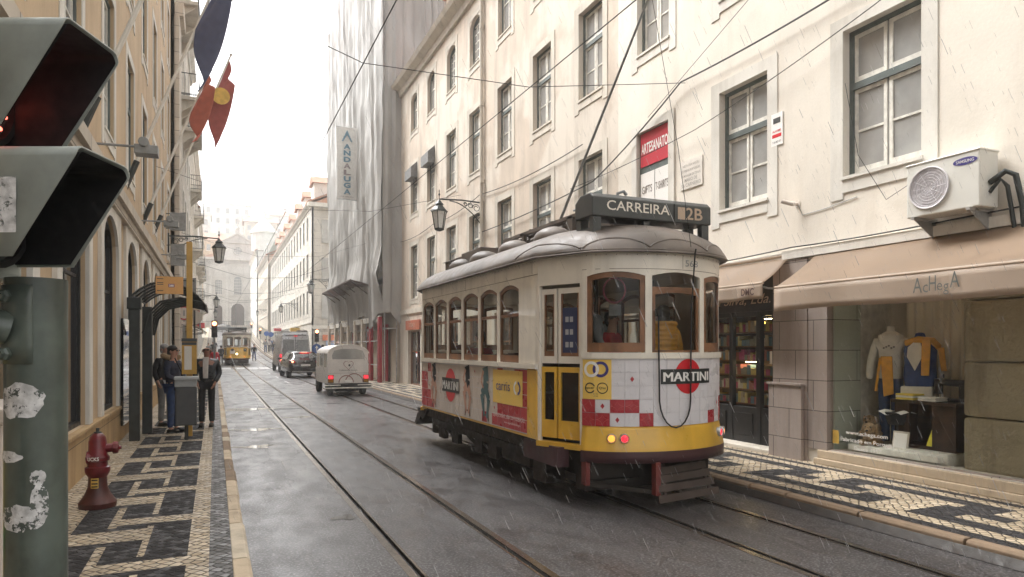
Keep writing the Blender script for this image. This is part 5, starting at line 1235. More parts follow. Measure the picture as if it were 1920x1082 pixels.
    # roof domes and boxes
    for k, yy in enumerate((1.75, 2.95, 4.15, 5.2) if near else (2.2, 4.4)):
        v_ = MB(); v_.ell((-.6, yy, 3.09), (.25,.3,.17), 18, 10); v_.build('ventilator', M['roof_grey'], T, smooth=True)
    bx = MB()
    if near:
        b9 = MB(); b9.box(-.6, 4.35, 3.05, -.1, 5.3, 3.36); b9.build('roof_box', M['roof_grey'], T, bevel=.01); bx.box(-.75, 5.5, 2.98, -.35, 5.75, 3.24); bx.slab([(-.8,5.45,3.24),(-.55,5.45,3.34),(-.3,5.45,3.24)], (0,.35,0))
    if not near: bx.box(.2, 2.2, 3.03, .6, 3.6, 3.2)
    bx.build('roof_box', M['roof_grey'], T, bevel=.01)
    sg = MB(); y0 = .45; y1 = .85; X0, X1 = (-.78, .84) if near else (-.8,.8)
    sg.slab([(X0,y0,3.17),(X0,y1,3.17),(X0,y1,3.36),(X0,y1-.12,3.43),(X0,y0+.06,3.43),(X0,y0,3.38)], (X1-X0,0,0), 0)
    if not near: sg.box(-.2, y0-.01, 3.2, .5, y0, 3.38, 1)
    o = sg.build('route_board', [M['sign_dark'], M['blackmat'], M['sign_tan']], T, bevel=.012)
    if near:
        q = MB(); q.box(X0+1.08, y0-.004, 3.175, X0+1.095, y0, 3.38, 0); q.box(X0+1.14, y0-.003, 3.21, X0+1.24, y0, 3.35, 1)
        # stencil serif letters from strokes
        q.text('CARREIRA', lambda u, v: (X0+.6+u, y0-.006, 3.245+v), .11, 2, .84, .012)
        for uu in (-.30,-.19,-.18,-.075,-.065,.035,.14,.15,.245,.255,.355,.365): pass
        q.text('2B', lambda u, v: (X0+1.37+u, y0-.006, 3.215+v), .14, 1, .24, .02)
        q.build('lettering', [M['blackmat'], M['sign_tan'], M['sign_text']], o, fix=False)
    sp = MB(); 
    for xx in (X0+.02, X1-.12): sp.box(xx, y0+.02, 2.92, xx+.1, y0+.1, 3.165); sp.box(xx, y1-.1, 2.98, xx+.1, y1, 3.165)
    sp.box(X0+.02, y0+.1, 3.0, X0+.06, y1-.1, 3.05); sp.box(X0+.7, y0+.05, 3.0, X0+.78, y0+.1, 3.165); sp.build('board_stand', M['sign_dark'], T)
    if near:
        tb = MB(); zt = 3.42
        for xx in (-.32, .32): tb.box(xx-.03, .9, zt-.03, xx+.03, 4.0, zt+.015)
        for yy in (1.0, 1.6, 2.3, 3.0, 3.9): tb.box(-.34, yy, zt-.02, .34, yy+.05, zt+.03); 
        for xx in (-.3,.3):
            for yy in (1.7, 3.2): tb.box(xx-.05, yy, 3.0, xx+.05, yy+.14, zt)
        for k in range(4): tb.tube([(-.24+.16*k, 2.1, zt+.0), (-.24+.16*k, 3.7, zt-.06)], .035, 8)
        tb.lathe((0,2.65,3.1), [(.2,0),(.2,.1),(.12,.2),(.1,.42)], 16); tb.slab([(-.1,1.2,3.5),(-.1,2.2,3.22),(-.1,2.2,3.12),(-.1,1.2,3.12)], (.06,0,0)); tb.slab([(.1,1.2,3.5),(.1,2.2,3.22),(.1,2.2,3.12),(.1,1.2,3.12)], (.06,0,0))
        for k in range(16): a = k*.9; tb.tube([(-.38+.03*(k%3), 3.0+.08*k, zt-.12+.04*(k%2)), (-.30, 3.05+.08*k, zt-.2)], .012, 5)
        tb.build('trolley_base', M['roof_grey'], T)
        pl = MB(); pl.tube([(0.0,2.7,3.56), (0,.45,5.8)], [.022,.013], 8); pl.tube([(0,.45,5.8),(0,.42,5.84)], .035, 8); pl.tube([(.0,.9,3.5),(.02,1.6,3.55),(0,2.3,3.62)], .018, 6); pl.build('trolley_pole', M['grey_paint'], T, smooth=True)
        rp_ = MB(); rp_.tube([(0,.47,5.78), (.1,.1,3.9), (.13,-.08,2.8)], .004, 4); rp_.build('trolley_rope', M['rubber'], T)
        hk = MB(); hk.tube([(-.3,.7,3.43),(-.3,.7,3.5),(-.22,.7,3.53),(-.18,.7,3.49)], .02, 6); hk.build('hook', M['grey_paint'], T)
    else:
        pl = MB(); pl.tube([(0,2.7,3.2),(0,6.5,5.6)], [.03,.02], 6); pl.box(-.3,2,3.0,.3,3.4,3.2); pl.build('trolley_pole', M['iron'], T)
    return T
tram((4.57, 6.05, 0), 0, 'large cream and yellow tram with white and red tiled advertising, nearest on the right track', 'advert')
tram((1.86, 66.2, gz(67)), 0, 'small distant yellow tram coming towards the camera on the left track', 'plain')
# ------------------------------------------------ people
def skin_obj(name, joints, edges, root, mat, parent, sub=1, smooth=True):
    """joints: {key: (x,y,z,r)} or (x,y,z,rx,ry)"""
    ks = list(joints); me = bpy.data.meshes.new(name)
    me.from_pydata([joints[k][:3] for k in ks], [(ks.index(a), ks.index(b)) for a, b in edges], [])
    o = bpy.data.objects.new(name, me); C.objects.link(o); o.parent = parent
    md = o.modifiers.new('skin', 'SKIN'); md.use_smooth_shade = True
    if not me.skin_vertices: return o
    for i, k in enumerate(ks):
        j = joints[k]; sv = me.skin_vertices[0].data[i]; sv.radius = (j[3], j[4] if len(j) > 4 else j[3]); sv.use_root = (k == root)
    if sub: s = o.modifiers.new('sub', 'SUBSURF'); s.levels = sub; s.render_levels = sub
    me.materials.append(M[mat] if isinstance(mat, str) else mat)
    return o
def person(label, loc, face, H=1.7, skin='skin', hair='hair_d', top='navy', legs='blackcloth', shoes='black', arms=None, long_hair=False, coat=0, stride=.0, detail=True, group=None, bulk=1.0, extra=None, glasses=False, bald=False, seated=False):
    P = thing('person', label, 'person', loc, R(face), group); k = H/1.7
    J = dict(pel=(0,0,.92), spi=(0,.0,1.12), che=(0,-.0,1.3), nec=(0,.0,1.43), hb=(0,-.01,1.52), hm=(0,-.015,1.6), ht=(0,-.005,1.665))
    A_ = arms or dict(l=((-.25,.02,1.14),(-.24,-.1,.93)), r=((.25,.02,1.14),(.24,-.1,.93)))
    for s, sg in (('l',-1),('r',1)):
        J['sh'+s] = (sg*.175*bulk, 0, 1.37); J['el'+s] = A_[s][0]; J['wr'+s] = A_[s][1]
        J['hi'+s] = (sg*.09, 0, .88); st = stride*sg
        J['kn'+s] = (sg*.095, -st*.5-.02, .49); J['an'+s] = (sg*.1, -st, .09); J['to'+s] = (sg*.115, -st-.13, .04)
    def sc(d_): return {a: tuple(v*k for v in b[:3])+tuple(x*k for x in b[3:]) for a, b in d_.items()}
    rad = dict(pel=(.13,.1), spi=(.12,.09), che=(.14,.1), nec=(.052,.055), hb=(.06,.07), hm=(.076,.09), ht=(.06,.075))
    for s in 'lr': rad.update({'sh'+s:(.05,.05),'el'+s:(.038,.038),'wr'+s:(.026,.026),'hi'+s:(.08,.08),'kn'+s:(.052,.055),'an'+s:(.035,.04),'to'+s:(.032,.03)})
    E = [('pel','spi'),('spi','che'),('che','nec'),('nec','hb'),('hb','hm'),('hm','ht')]
    for s in 'lr': E += [('che','sh'+s),('sh'+s,'el'+s),('el'+s,'wr'+s),('pel','hi'+s),('hi'+s,'kn'+s),('kn'+s,'an'+s),('an'+s,'to'+s)]
    JJ = sc({a: J[a]+rad[a] for a in J})
    # hands: palm, four fingers and a thumb grown on the same body
    if detail:
        for s, sg in (('l',-1),('r',1)):
            w0 = Vector(JJ['wr'+s][:3]); e0 = Vector(JJ['el'+s][:3]); dv = (w0-e0).normalized(); sd = dv.cross(Vector((sg,0,0))); sd = sd.normalized() if sd.length > .1 else Vector((0,-1,0))
            pm = w0+dv*.06; JJ['pm'+s] = tuple(pm)+(.02,.032); E.append(('wr'+s,'pm'+s))
            for q in range(4):
                b = pm+dv*.035+sd*(.028-.018*q); t_ = b+dv*(.06-.008*abs(q-1.3))+Vector((-sg*.018,0,0)); JJ['f%d%s' % (q,s)] = tuple(b)+(.009,.009); JJ['g%d%s' % (q,s)] = tuple(t_)+(.007,.007); E += [('pm'+s,'f%d%s' % (q,s)), ('f%d%s' % (q,s),'g%d%s' % (q,s))]
            t_ = pm+sd*.045+dv*.02; JJ['th'+s] = tuple(t_)+(.009,.009); E.append(('pm'+s,'th'+s))
    skin_obj('body', JJ, E, 'pel', skin, P, 1)
    # clothes
    g = .022*bulk
    tj = {a: J[a]+tuple(r+g+.012 for r in rad[a]) for a in ('spi','che')}
    tj['pel'] = (0,0,.9-coat*.0)+(.155*bulk,.125*bulk); tj['nk'] = (0,.01,1.4,.085,.08)
    te = [('pel','spi'),('spi','che'),('che','nk')]
    if coat: tj['cb'] = (0,.0,.9-coat,.16*bulk,.14*bulk); te.append(('pel','cb'))
    for s in 'lr':
        tj['sh'+s] = J['sh'+s]+(.068*bulk,.068*bulk); tj['el'+s] = J['el'+s]+(.056*bulk,.056*bulk)
        w0 = Vector(J['wr'+s]); e0 = Vector(J['el'+s]); tj['wr'+s] = tuple(e0.lerp(w0, .95))+(.044,.044); te += [('che','sh'+s),('sh'+s,'el'+s),('el'+s,'wr'+s)]
    skin_obj('jacket', sc(tj), te, 'spi', top, P, 1)
    lj = {'pel': (0,0,.92,.135,.11)}; le = []
    for s in 'lr': lj.update({'hi'+s:J['hi'+s]+(.092,.092), 'kn'+s:J['kn'+s]+(.068,.07), 'an'+s:tuple(J['an'+s])+(.058,.062)}); le += [('pel','hi'+s),('hi'+s,'kn'+s),('kn'+s,'an'+s)]
    skin_obj('trousers', sc(lj), le, 'pel', legs, P, 1)
    for s, sg in (('l',-1),('r',1)):
        m = MB(); a = J['an'+s]; m.ell((a[0]*k, (a[1]-.06)*k, .045*k), (.048*k,.14*k,.05*k), 12, 8); m.box((a[0]-.04)*k, (a[1]-.17)*k, 0, (a[0]+.04)*k, (a[1]+.06)*k, .02*k); m.build('shoe', M[shoes], P, smooth=True)
    h = MB(); hc = (0,.012*k,1.63*k)
    if bald: h.ell((0,.03*k,1.585*k), (.084*k,.075*k,.06*k), 14, 8)
    else:
        h.ell((0,.016*k,1.645*k), (.088*k,.098*k,.075*k), 16, 10); h.ell((0,.05*k,1.59*k), (.082*k,.06*k,.09*k), 14, 8)
    if long_hair: h.ell((0,.055*k,1.5*k), (.09*k,.055*k,.14*k), 14, 8)
    h.build('hair', M[hair], P, smooth=True)
    if detail:
        f = MB(); f.slab([(-.012*k,-.098*k,1.585*k),(.012*k,-.098*k,1.585*k),(0,-.098*k,1.625*k)], (0,-.02*k,0),0)
        for sx in (-1,1): f.ell((sx*.083*k,.0,1.59*k),(.012*k,.02*k,.03*k),8,6); f.ell((sx*.03*k,-.093*k,1.615*k),(.012*k,.008*k,.007*k),8,5,1)
        f.box(-.022*k,-.098*k,1.55*k,.022*k,-.09*k,1.556*k,2)
        if glasses:
            for sx in (-1,1): f.box((sx*.034-.026)*k,-.105*k,1.6*k,(sx*.034+.026)*k,-.1*k,1.63*k,1); f.box((sx*.07-.004)*k,-.1*k,1.62*k,(sx*.07+.004)*k,.0,1.626*k,1)
            f.box(-.01*k,-.105*k,1.617*k,.01*k,-.1*k,1.624*k,1)
        f.build('face', [M[skin], M['black'], M['ad_red']], P, smooth=False)
    if extra: extra(P, k)
    return P
SWZ = SW
def man_x(P, k):
    s = MB(); s.slab([(-.055,-.135,1.4),(.055,-.135,1.4),(.05,-.172,1.15),(.045,-.17,.98),(-.045,-.17,.98),(-.05,-.172,1.15)], (0,.03,0)); s.build('shirt_front', M['shirt'], P, bevel=.01)
def woman_x(P, k):
    t = MB(); n = 18; t.tube([(.16*math.cos(a)*1.0, .03+.13*math.sin(a), 1.42+.03*math.sin(a)) for a in [math.pi*(-.15+1.3*i/n) for i in range(n+1)]], .05, 8); t.build('fur_collar', M['fur'], P, smooth=True)
    b = MB(); b.tube([(-.16,-.13,1.4),(0,-.16,1.15),(.2,-.12,.92)], .012, 6); b.tube([(-.16,.1,1.4),(0,.15,1.15),(.2,.1,.92)], .012, 6); b.box(.17,-.12,.72,.28,.12,.95); b.build('shoulder_bag', M['leather'], P)
person('man in black leather jacket and sunglasses standing at the kerb by the bus stop', (-.15, 15.1, SWZ), -8, 1.63, 'skin2', 'hair_d', 'leather', 'blackcloth', arms=dict(l=((-.24,.05,1.12),(-.17,-.1,.93)), r=((.245,.06,1.12),(.17,-.09,.92))), bulk=1.12, extra=man_x, glasses=True, bald=True)
person('dark haired woman in a navy fur collared coat waiting behind the litter bin', (-.72, 14.3, SWZ), 62, 1.62, 'skin', 'hair_d', 'navy', 'jean', arms=dict(l=((-.26,-.03,1.12),(-.12,-.24,1.02)), r=((.26,-.03,1.12),(.12,-.24,1.02))), long_hair=True, coat=.12, bulk=1.08, extra=woman_x, glasses=True)
person('grey haired person in dark clothes half hidden behind the woman at the bus stop', (-.93, 15.6, SWZ), 40, 1.66, 'skin', 'hair_g', 'blackcloth', 'greycloth')
person('passer-by in a red hooded coat on the left pavement behind the leather jacket man', (-.02, 40, SWZ), 20, 1.6, 'skin', 'hair_d', 'redcloth', 'jean', coat=.1)
person('pedestrian in dark clothes with a bag between the dark car and the small white bus', (6.15, 43.6, SWZ), 160, 1.75, 'skin', 'hair_d', 'blackcloth', 'blackcloth', stride=.18)
person('pedestrian in a pale blue jacket by the blue arrow sign', (6.75, 46.0, SWZ), 20, 1.7, 'skin', 'hair_d', plain('pale_blue_cloth', (.35,.42,.55), .8) and 'shirt', 'jean')
person('figure in black hanging on beside the front of the distant tram', (.5, 66.0, gz(66)+.02), 200, 1.75, 'skin', 'hair_d', 'blackcloth', 'blackcloth', detail=False)
person('dark figure walking on the road behind the right side of the distant tram', (3.75, 76, gz(76)), 10, 1.75, 'skin', 'hair_d', 'blackcloth', 'jean', stride=.15, detail=False)
rnd = random.Random(8)
for i, (x, y, tp, lg, lab) in enumerate(((5.95,93,'greycloth','jean','grey jacketed walker leading the group on the far right pavement'), (6.5,94.5,'shirt','blackcloth','walker in a pale top in the group on the far right pavement'), (7.0,93.5,'navy','jean','navy coated walker nearest the shop fronts in the far right group'), (6.3,98,'blackcloth','blackcloth','black clad walker at the back of the far right group'), (7.05,99,'bluecloth','jean','blue coated walker at the back of the far right group'), (6.6,88.0,'blackcloth','jean','lone dark walker in front of the far right group'))):
    person(lab, (x, y, gz(y)+SW), rnd.uniform(-20, 20)+(180 if i % 2 else 0), rnd.uniform(1.6, 1.8), 'skin', 'hair_d', tp, lg, stride=.12, detail=False, group='walkers on the far right pavement')
for i, (x, y, tp, lab) in enumerate(((-.2,84,'blackcloth','black coated walker by the traffic light on the far left pavement'), (.0,90,'navy','navy coated walker farther up the left pavement'), (-.6,78,'greycloth','grey coated walker close to the shops on the far left pavement'))):
    person(lab, (x, y, gz(y)+SW), 10*i, 1.7, 'skin', 'hair_d', tp, 'blackcloth', stride=.12, detail=False, group='walkers on the far left pavement')
# passengers seen through the near tram's windows
person('bald man in grey standing at the left end window inside the near tram', (4.18, 7.15, .73), 75, 1.66, 'skin', 'hair_g', 'greycloth', 'greycloth', bald=True, glasses=True)
def quilt(P, k):
    q = MB()
    for i in range(9): q.lathe((0,.0,.86+i*.062), [(.172,0),(.19,.03),(.172,.06)], 18)
    q.v = [(v[0]*1.08, v[1]*.82, v[2]) for v in q.v]; q.build('quilting', M['yellowcloth'], P, smooth=True)
person('passenger in a yellow quilted jacket behind the end window of the near tram', (5.0, 6.9, .62), 178, 1.6, 'skin', 'hair_d', 'yellowcloth', 'blackcloth', long_hair=True, bulk=1.15, extra=quilt)
person('passenger in a red top in the middle of the near tram', (4.75, 7.65, .62), 30, 1.55, 'skin', 'hair_d', 'redcloth', 'blackcloth')
person('passenger in red seated by a side window of the near tram', (4.0, 10.5, .38), 180, 1.6, 'skin', 'hair_d', 'redcloth', 'blackcloth')

# ------------------------------------------------ vehicles
def loft(mb, secs, m=0):
    """secs: (y, zbot, zbelt, zroof, wbody, wroof)"""
    rings = []
    for (y, zb, zl, zr, wb, wr) in secs:
        h = [(wb*.9, zb), (wb*.99, zb+.1), (wb, (zb+zl)/2), (wb*.975, zl), (wr, zr-.07*min(1, (zr-zl)*3+.1)), (wr*.88, zr-.015), (wr*.4, zr)]
        rings.append([(x, y, z) for x, z in h] + [(-x, y, z) for x, z in reversed(h)])
    n = len(rings[0]); b = len(mb.v)
    for r in rings: mb.v += r
    for i in range(len(rings)-1):
        for j in range(n): mb.f.append((b+i*n+j, b+i*n+(j+1)%n, b+(i+1)*n+(j+1)%n, b+(i+1)*n+j)); mb.m.append(m)
    mb.f.append(tuple(b+j for j in range(n))[::-1]); mb.m.append(m); mb.f.append(tuple(b+(len(rings)-1)*n+j for j in range(n))); mb.m.append(m)
def wheel(T, x, y, r, wd, hub='alu'):
    w_ = MB(); s = 1 if x > 0 else -1
    w_.lathe((x, y, r), [(r*.6,-wd*s),(r*.93,-wd*s),(r,-wd*.7*s),(r,-.03*s),(r*.93,0),(r*.66,0)], 24, 0, 'X'); o = w_.build('wheel', M['rubber'], T, smooth=True)
    h = MB(); h.lathe((x, y, r), [(.02,-.02*s),(r*.64,-.03*s),(r*.64,-.0),(r*.55,-.02*s),(r*.15,.0)], 18, 0, 'X'); h.build('rim', M[hub], o, smooth=True)
def suv():
    T = thing('car', 'dark grey hatchback with tail lights on between the silver van and the white bus', 'car', (4.65, 39.6, 0), R(3))
    pt = plain('car_paint', (.05,.045,.042), .25, .5, .06, 4, coat=.8); b = MB()
    loft(b, [(0,.4,.8,.84,.74,.66), (.06,.33,.93,.97,.86,.68), (.2,.3,.99,1.1,.9,.66), (.6,.28,1.0,1.4,.91,.6), (1.2,.28,1.0,1.48,.92,.61), (2.3,.28,.98,1.47,.92,.61), (3.05,.28,.96,1.06,.91,.68), (3.9,.3,.84,.88,.86,.7), (4.2,.4,.66,.7,.74,.6)])
    b.build('body', pt, T, smooth=True)
    g = MB(); g.slab([(-.56,.215,1.12),(.56,.215,1.12),(.5,.56,1.375),(-.5,.56,1.375)], (0,-.012,.02)); 
    for sx in (-1,1): g.slab([(sx*.865,.75,1.04),(sx*.875,2.9,1.02),(sx*.67,2.3,1.41),(sx*.66,.95,1.41)], (sx*.012,0,.006))
    g.slab([(-.7,3.02,1.08),(.7,3.02,1.08),(.56,2.4,1.45),(-.56,2.4,1.45)], (0,.015,.015)); g.build('windows', M['pane_d'], T)
    for sx in (-1,1):
        l = MB(); l.slab([(sx*.55,.02,.86),(sx*.86,.1,.84),(sx*.88,.2,.98),(sx*.56,.08,.97)], (0,-.05,0), 0); l.ell((sx*.7,.0,.91),(.06,.03,.04),12,6,1); l.build('tail_light', [plain('tail_red', (.25,.01,.01), .2, 0, 0), plain('tail_lit', (1,.3,.2), .2, 0, 0, emit=(1,.25,.12), es=2.5)], T)
        m = MB(); m.ell((sx*1.0, 2.75, 1.05), (.11,.06,.08), 12, 8); m.build('mirror', M['black'], T, smooth=True)
        for yy in (.75, 3.35): wheel(T, sx*.9, yy, .33, .22)
    p = MB(); p.box(-.26,-.025,.66,.26,.0,.77,0); p.box(-.72,-.03,.34,.72,.05,.38,1); p.ell((0,.03,.92),(.05,.02,.05),10,6,1); p.box(-.3,.1,1.385,.3,.2,1.41,2) ; p.build('trim', [M['logo_white'], M['alu'], M['lamp_red']], T)
    s = MB(); s.box(-.55,.5,1.41,.55,.66,1.435,0); s.box(-.16,.49,1.4,.16,.5,1.43,1); s.build('spoiler', [pt, plain('brake_strip', (1,.2,.1), .3, 0, 0, emit=(1,.2,.1), es=1.2)], T)
    return T
suv()
def van():
    T = thing('van', 'tall silver panel van seen from behind on the right lane', 'van', (5.05, 48.6, 0), R(2))
    pt = plain('silver_paint', (.42,.42,.43), .3, .4, .05, 4, coat=.4); b = MB()
    loft(b, [(0,.45,1.3,2.6,.98,.84), (.05,.4,1.3,2.68,1.0,.86), (3.6,.4,1.3,2.7,1.0,.86), (4.2,.4,1.2,2.3,1.0,.8), (4.8,.4,1.15,1.3,.98,.8), (5.5,.45,.9,.95,.9,.7)]); b.build('body', pt, T, smooth=True)
    g = MB()
    for sx in (-1,1): g.box(sx*.46-.36,-.02,1.15,sx*.46+.36,0,2.25)
    g.build('rear_door_panels', M['grey_paint'], T, bevel=.01)
    g = MB(); g.box(-.012,-.015,.5,.012,0,2.55); g.box(-.7,-.06,2.52,.7,0,2.56); g.box(-.95,-.1,.42,.95,.02,.58); g.build('rear_trim', M['black'], T)
    for sx in (-1,1):
        l = MB(); l.box(sx*.97-.06,-.04,.75,sx*.97+.06,.06,1.25); l.box(sx*.97-.04,-.05,.85,sx*.97+.04,-.04,.95,1); l.build('tail_light', [M['lamp_red'], plain('van_tail_lit', (1,.3,.2), .2, 0, 0, emit=(1,.4,.2), es=2)], T)
        for yy in (.95, 4.4): wheel(T, sx*1.0, yy, .34, .22)
        s = MB(); s.slab([(sx*1.0,3.4,1.35),(sx*1.0,4.3,1.3),(sx*.86,3.9,2.1),(sx*.88,3.4,2.2)], (sx*.01,0,0)); s.build('side_window', M['pane_d'], T)
    c = MB(); c.box(-.12,-.03,2.46,.12,-.02,2.5); c.build('brake_light', M['lamp_red'], T)
    rk = MB()
    for yy in (.5,1.6,2.7): rk.box(-.8,yy,2.74,.8,yy+.05,2.8)
    for sx in (-.8,.8): rk.box(sx-.02,.3,2.68,sx+.02,3,2.78)
    rk.build('roof_rack', M['alu'], T)
    return T
van()
def minibus():
    T = thing('small_bus', 'small white sightseeing bus with canvas rear, arched roof and red tail lights', 'bus', (4.36, 24.6, 0), R(1.5))
    wh = plain('bus_white_canvas', (.7,.67,.64), .5, 0, .05, 3, .1, dirt=.1); W = .7
    def prof(y, k=1.0):
        pts = [(-W*k,.42),(W*k,.42),(W*k*1.02,1.0),(W*k,1.5)] + [(W*k*math.cos(a), 1.5+.3*math.sin(a)) for a in [math.pi*i/12 for i in range(1,12)]] + [(-W*k,1.5),(-W*k*1.02,1.0)]
        return [(x,y,z) for x, z in pts]
    b = MB(); P = [prof(0), prof(.04,1.0), prof(2.3), prof(2.75,.95)]; n = len(P[0])
    for r in P: b.v += r
    for i in range(3):
        for j in range(n): b.f.append((i*n+j, i*n+(j+1)%n, (i+1)*n+(j+1)%n, (i+1)*n+j)); b.m.append(0)
    b.f.append(tuple(range(n))[::-1]); b.m.append(0); b.f.append(tuple(3*n+j for j in range(n))); b.m.append(0)
    b.build('body', wh, T, smooth=True)
    h = MB(); h.slab([(-.7,2.7,.42),(.7,2.7,.42),(.6,3.4,.42),(-.6,3.4,.42)], (0,0,.55)); h.build('bonnet', wh, T, bevel=.06)
    r = MB(); r.tube([(W*1.02*math.cos(a), -.01, 1.5+.315*math.sin(a)) for a in [math.pi*i/16 for i in range(17)]], .018, 6); r.build('roof_edge', M['white_paint'], T)
    g = MB(); q = [(-.56,1.3),(.56,1.3),(.58,1.42),(.5,1.6),(.25,1.66),(-.25,1.66),(-.5,1.6),(-.58,1.42)]; g.slab([(x,-.01,z) for x, z in q], (0,.02,0)); g.build('rear_window', M['pane'], T)
    gs = MB()
    for k in range(3): gs.box(-W-.02, .3+k*.75, 1.0, -W+.01, .9+k*.75, 1.5)
    gs.build('side_window', M['pane'], T)
    t = MB()
    hp = [(.16*math.sin(a)**3*1.0, 1.09+.012*(13*math.cos(a)-5*math.cos(2*a)-2*math.cos(3*a)-math.cos(4*a))*.85) for a in [2*math.pi*i/40 for i in range(41)]]
    for (a, c_), (e, d_) in zip(hp[:-1], hp[1:]): t.quad((a,-.006,c_),(e,-.006,d_),(e*1.12,-.006,1.09+(d_-1.09)*1.12),(a*1.12,-.006,1.09+(c_-1.09)*1.12),0)
    t.ell((.03,-.008,1.08),(.035,.004,.04),10,6,1)
    t.text('Lisbonita tours', lambda u, v: (u,-.008,.88+v), .06, 1, .62)
    for (xx, rr) in ((-.08,.24),(.2,.3)):
        for i in range(20): a0 = math.pi*i/20; a1 = math.pi*(i+1)/20; t.quad(*[(xx+q_*math.cos(a),-.006,.46+q_*math.sin(a)) for q_, a in ((rr,a0),(rr+.03,a0),(rr+.03,a1),(rr,a1))], 0)
    t.build('rear_lettering', [plain('bus_brown', (.25,.1,.09), .5, 0, 0), M['sign_dark']], T, fix=False)
    s = MB(); s.box(-W,-.012,.8,W,-.002,.806); s.build('seam', M['sign_dark'], T)
    for sx in (-1,1):
        l = MB(); l.box(sx*.62-.08,-.03,.6,sx*.62+.08,0,.72,0); l.box(sx*.62-.08,-.03,.48,sx*.62+.08,0,.585,1); l.box(sx*.62-.1,-.015,.46,sx*.62+.1,-.001,.74,2); l.build('tail_light', [M['lamp_red'], plain('dull_amber', (.35,.16,.02), .3), M['black']], T)
        for yy in (.4, 2.7): wheel(T, sx*(W-.03), yy, .3, .17)
    p = MB(); p.box(-.13,-.035,.46,.13,-.01,.56); p.build('number_plate', M['logo_white'], T)
    u = MB(); u.box(-.8,-.06,.26,.8,.05,.44,0); u.tube([(-.85,-.12,.28),(.85,-.12,.28)], .025, 8, 1); u.tube([(-.85,-.1,.38),(-.3,-.12,.38)], .02, 8, 1); u.tube([(.3,-.12,.38),(.85,-.1,.38)], .02, 8, 1); u.box(-.4,.2,.15,.4,2.5,.4,0); u.build('bumper', [M['black'], M['white_paint']], T)
    m = MB(); m.tube([(-W,2.4,1.35),(-W-.2,2.35,1.42)], .012, 5); m.box(-W-.3,2.33,1.3,-W-.18,2.36,1.5); m.build('mirror', M['alu'], T)
minibus()
c = thing('parked_car', 'tiny dark car parked in front of the church doors', 'car', (3.2, 152, gz(152)), R(80)); b = MB(); loft(b, [(0,.3,.8,.84,.8,.6),(.5,.28,.9,1.3,.85,.6),(2,.28,.9,1.4,.85,.6),(3,.28,.85,.95,.85,.6),(4,.35,.6,.7,.75,.5)]); b.build('body', M['black'], c, smooth=True); g = MB(); g.box(-.87,.9,.95,.87,2.4,1.2); g.build('windows', M['pane'], c)
for sx in (-1,1):
    for yy in (.8,3.1): wheel(c, sx*.85, yy, .32, .2)

# ------------------------------------------------ street furniture
def lantern(label, xw, side, Y, zarm, reach, drop=.5, k=1.0, grp='wall lanterns along the street'):
    T = thing('street_lamp', label, 'street lamp', (xw, Y, zarm), 0, grp); s = -side
    b = MB(); b.tube([(0,0,0),(s*reach*.5,0,.03),(s*reach,0,.0)], .022*k, 6); b.box(-.03,-.06,-.7*k,.03,.06,.1)
    pts = [(s*(.03+.75*reach*t_), 0, -.62*k+.6*k*(1-(1-t_)**2)) for t_ in [i/10 for i in range(11)]]; b.tube(pts, .015*k, 5)
    for (cx, cz, rr) in ((.22,-.18,.13), (.42,-.12,.09), (.16,-.42,.09), (.58,-.08,.06)):
        b.tube([(s*(cx+rr*(1-t_*.6)*math.cos(9*t_)), 0, cz+rr*(1-t_*.6)*math.sin(9*t_)) for t_ in [i/20 for i in range(21)]], .01*k, 4)
    b.tube([(s*reach,0,.12),(s*reach,0,-drop+.1)], .012, 5); b.lathe((s*reach,0,.1), [(.01,0),(.035,.03),(.01,.1),(.02,.14),(.003,.2)], 8); b.build('bracket', M['iron'], T)
    f = MB(); x0 = s*reach; z0 = -drop; top, bot, h = .2*k, .12*k, .46*k
    f.lathe((x0,0,z0), [(top*1.2,0),(top*1.1,.04*k),(top*.55,.15*k),(top*.5,.17*k),(top*.62,.2*k),(top*.3,.27*k),(.02,.32*k)], 6)
    for i in range(6):
        a = 2*math.pi*i/6; f.tube([(x0+top*math.cos(a), top*math.sin(a), z0), (x0+bot*math.cos(a), bot*math.sin(a), z0-h)], .012*k, 4)
    f.lathe((x0,0,z0-h), [(bot*.3,-.06*k),(bot*1.1,-.02*k),(bot*1.1,.02*k)], 6); o = f.build('lantern', M['iron'], T)
    g = MB(); g.lathe((x0,0,z0-h), [(bot*.95,.02*k),(top*.95,h-.005)], 6); g.build('lantern_glass', M['lens_frost'], o)
lantern('large iron wall lantern on a scrolled bracket in front of the ochre building', FR, 1, 19.9, 6.22, 1.42, .38, 1.15)
lantern('iron lantern hanging from the left wall above the bus stop', FL, -1, 27.6, 5.75, 1.68, .35, 1.1)
lantern('iron lantern on the corner of the sheeted building at the side street', 6.95, 1, 46.6, 6.2, 1.15, .38, 1.1)
lantern('iron lantern low on the left wall near the distant tram', FL, -1, 56, 5.6, 1.65, .35, 1.1)
lantern('iron lantern on the long pale block behind the silver van', FR, 1, 72, 6.1, 1.6, .35, 1.1)
lantern('small far lantern on the right wall nearest the church', FR-.3, 1, 110, 7.4, 1.5, .35, 1.1)
lantern('small far lantern on the left wall nearest the church', FL, -1, 84, 6.0, 1.6, .35, 1.1)

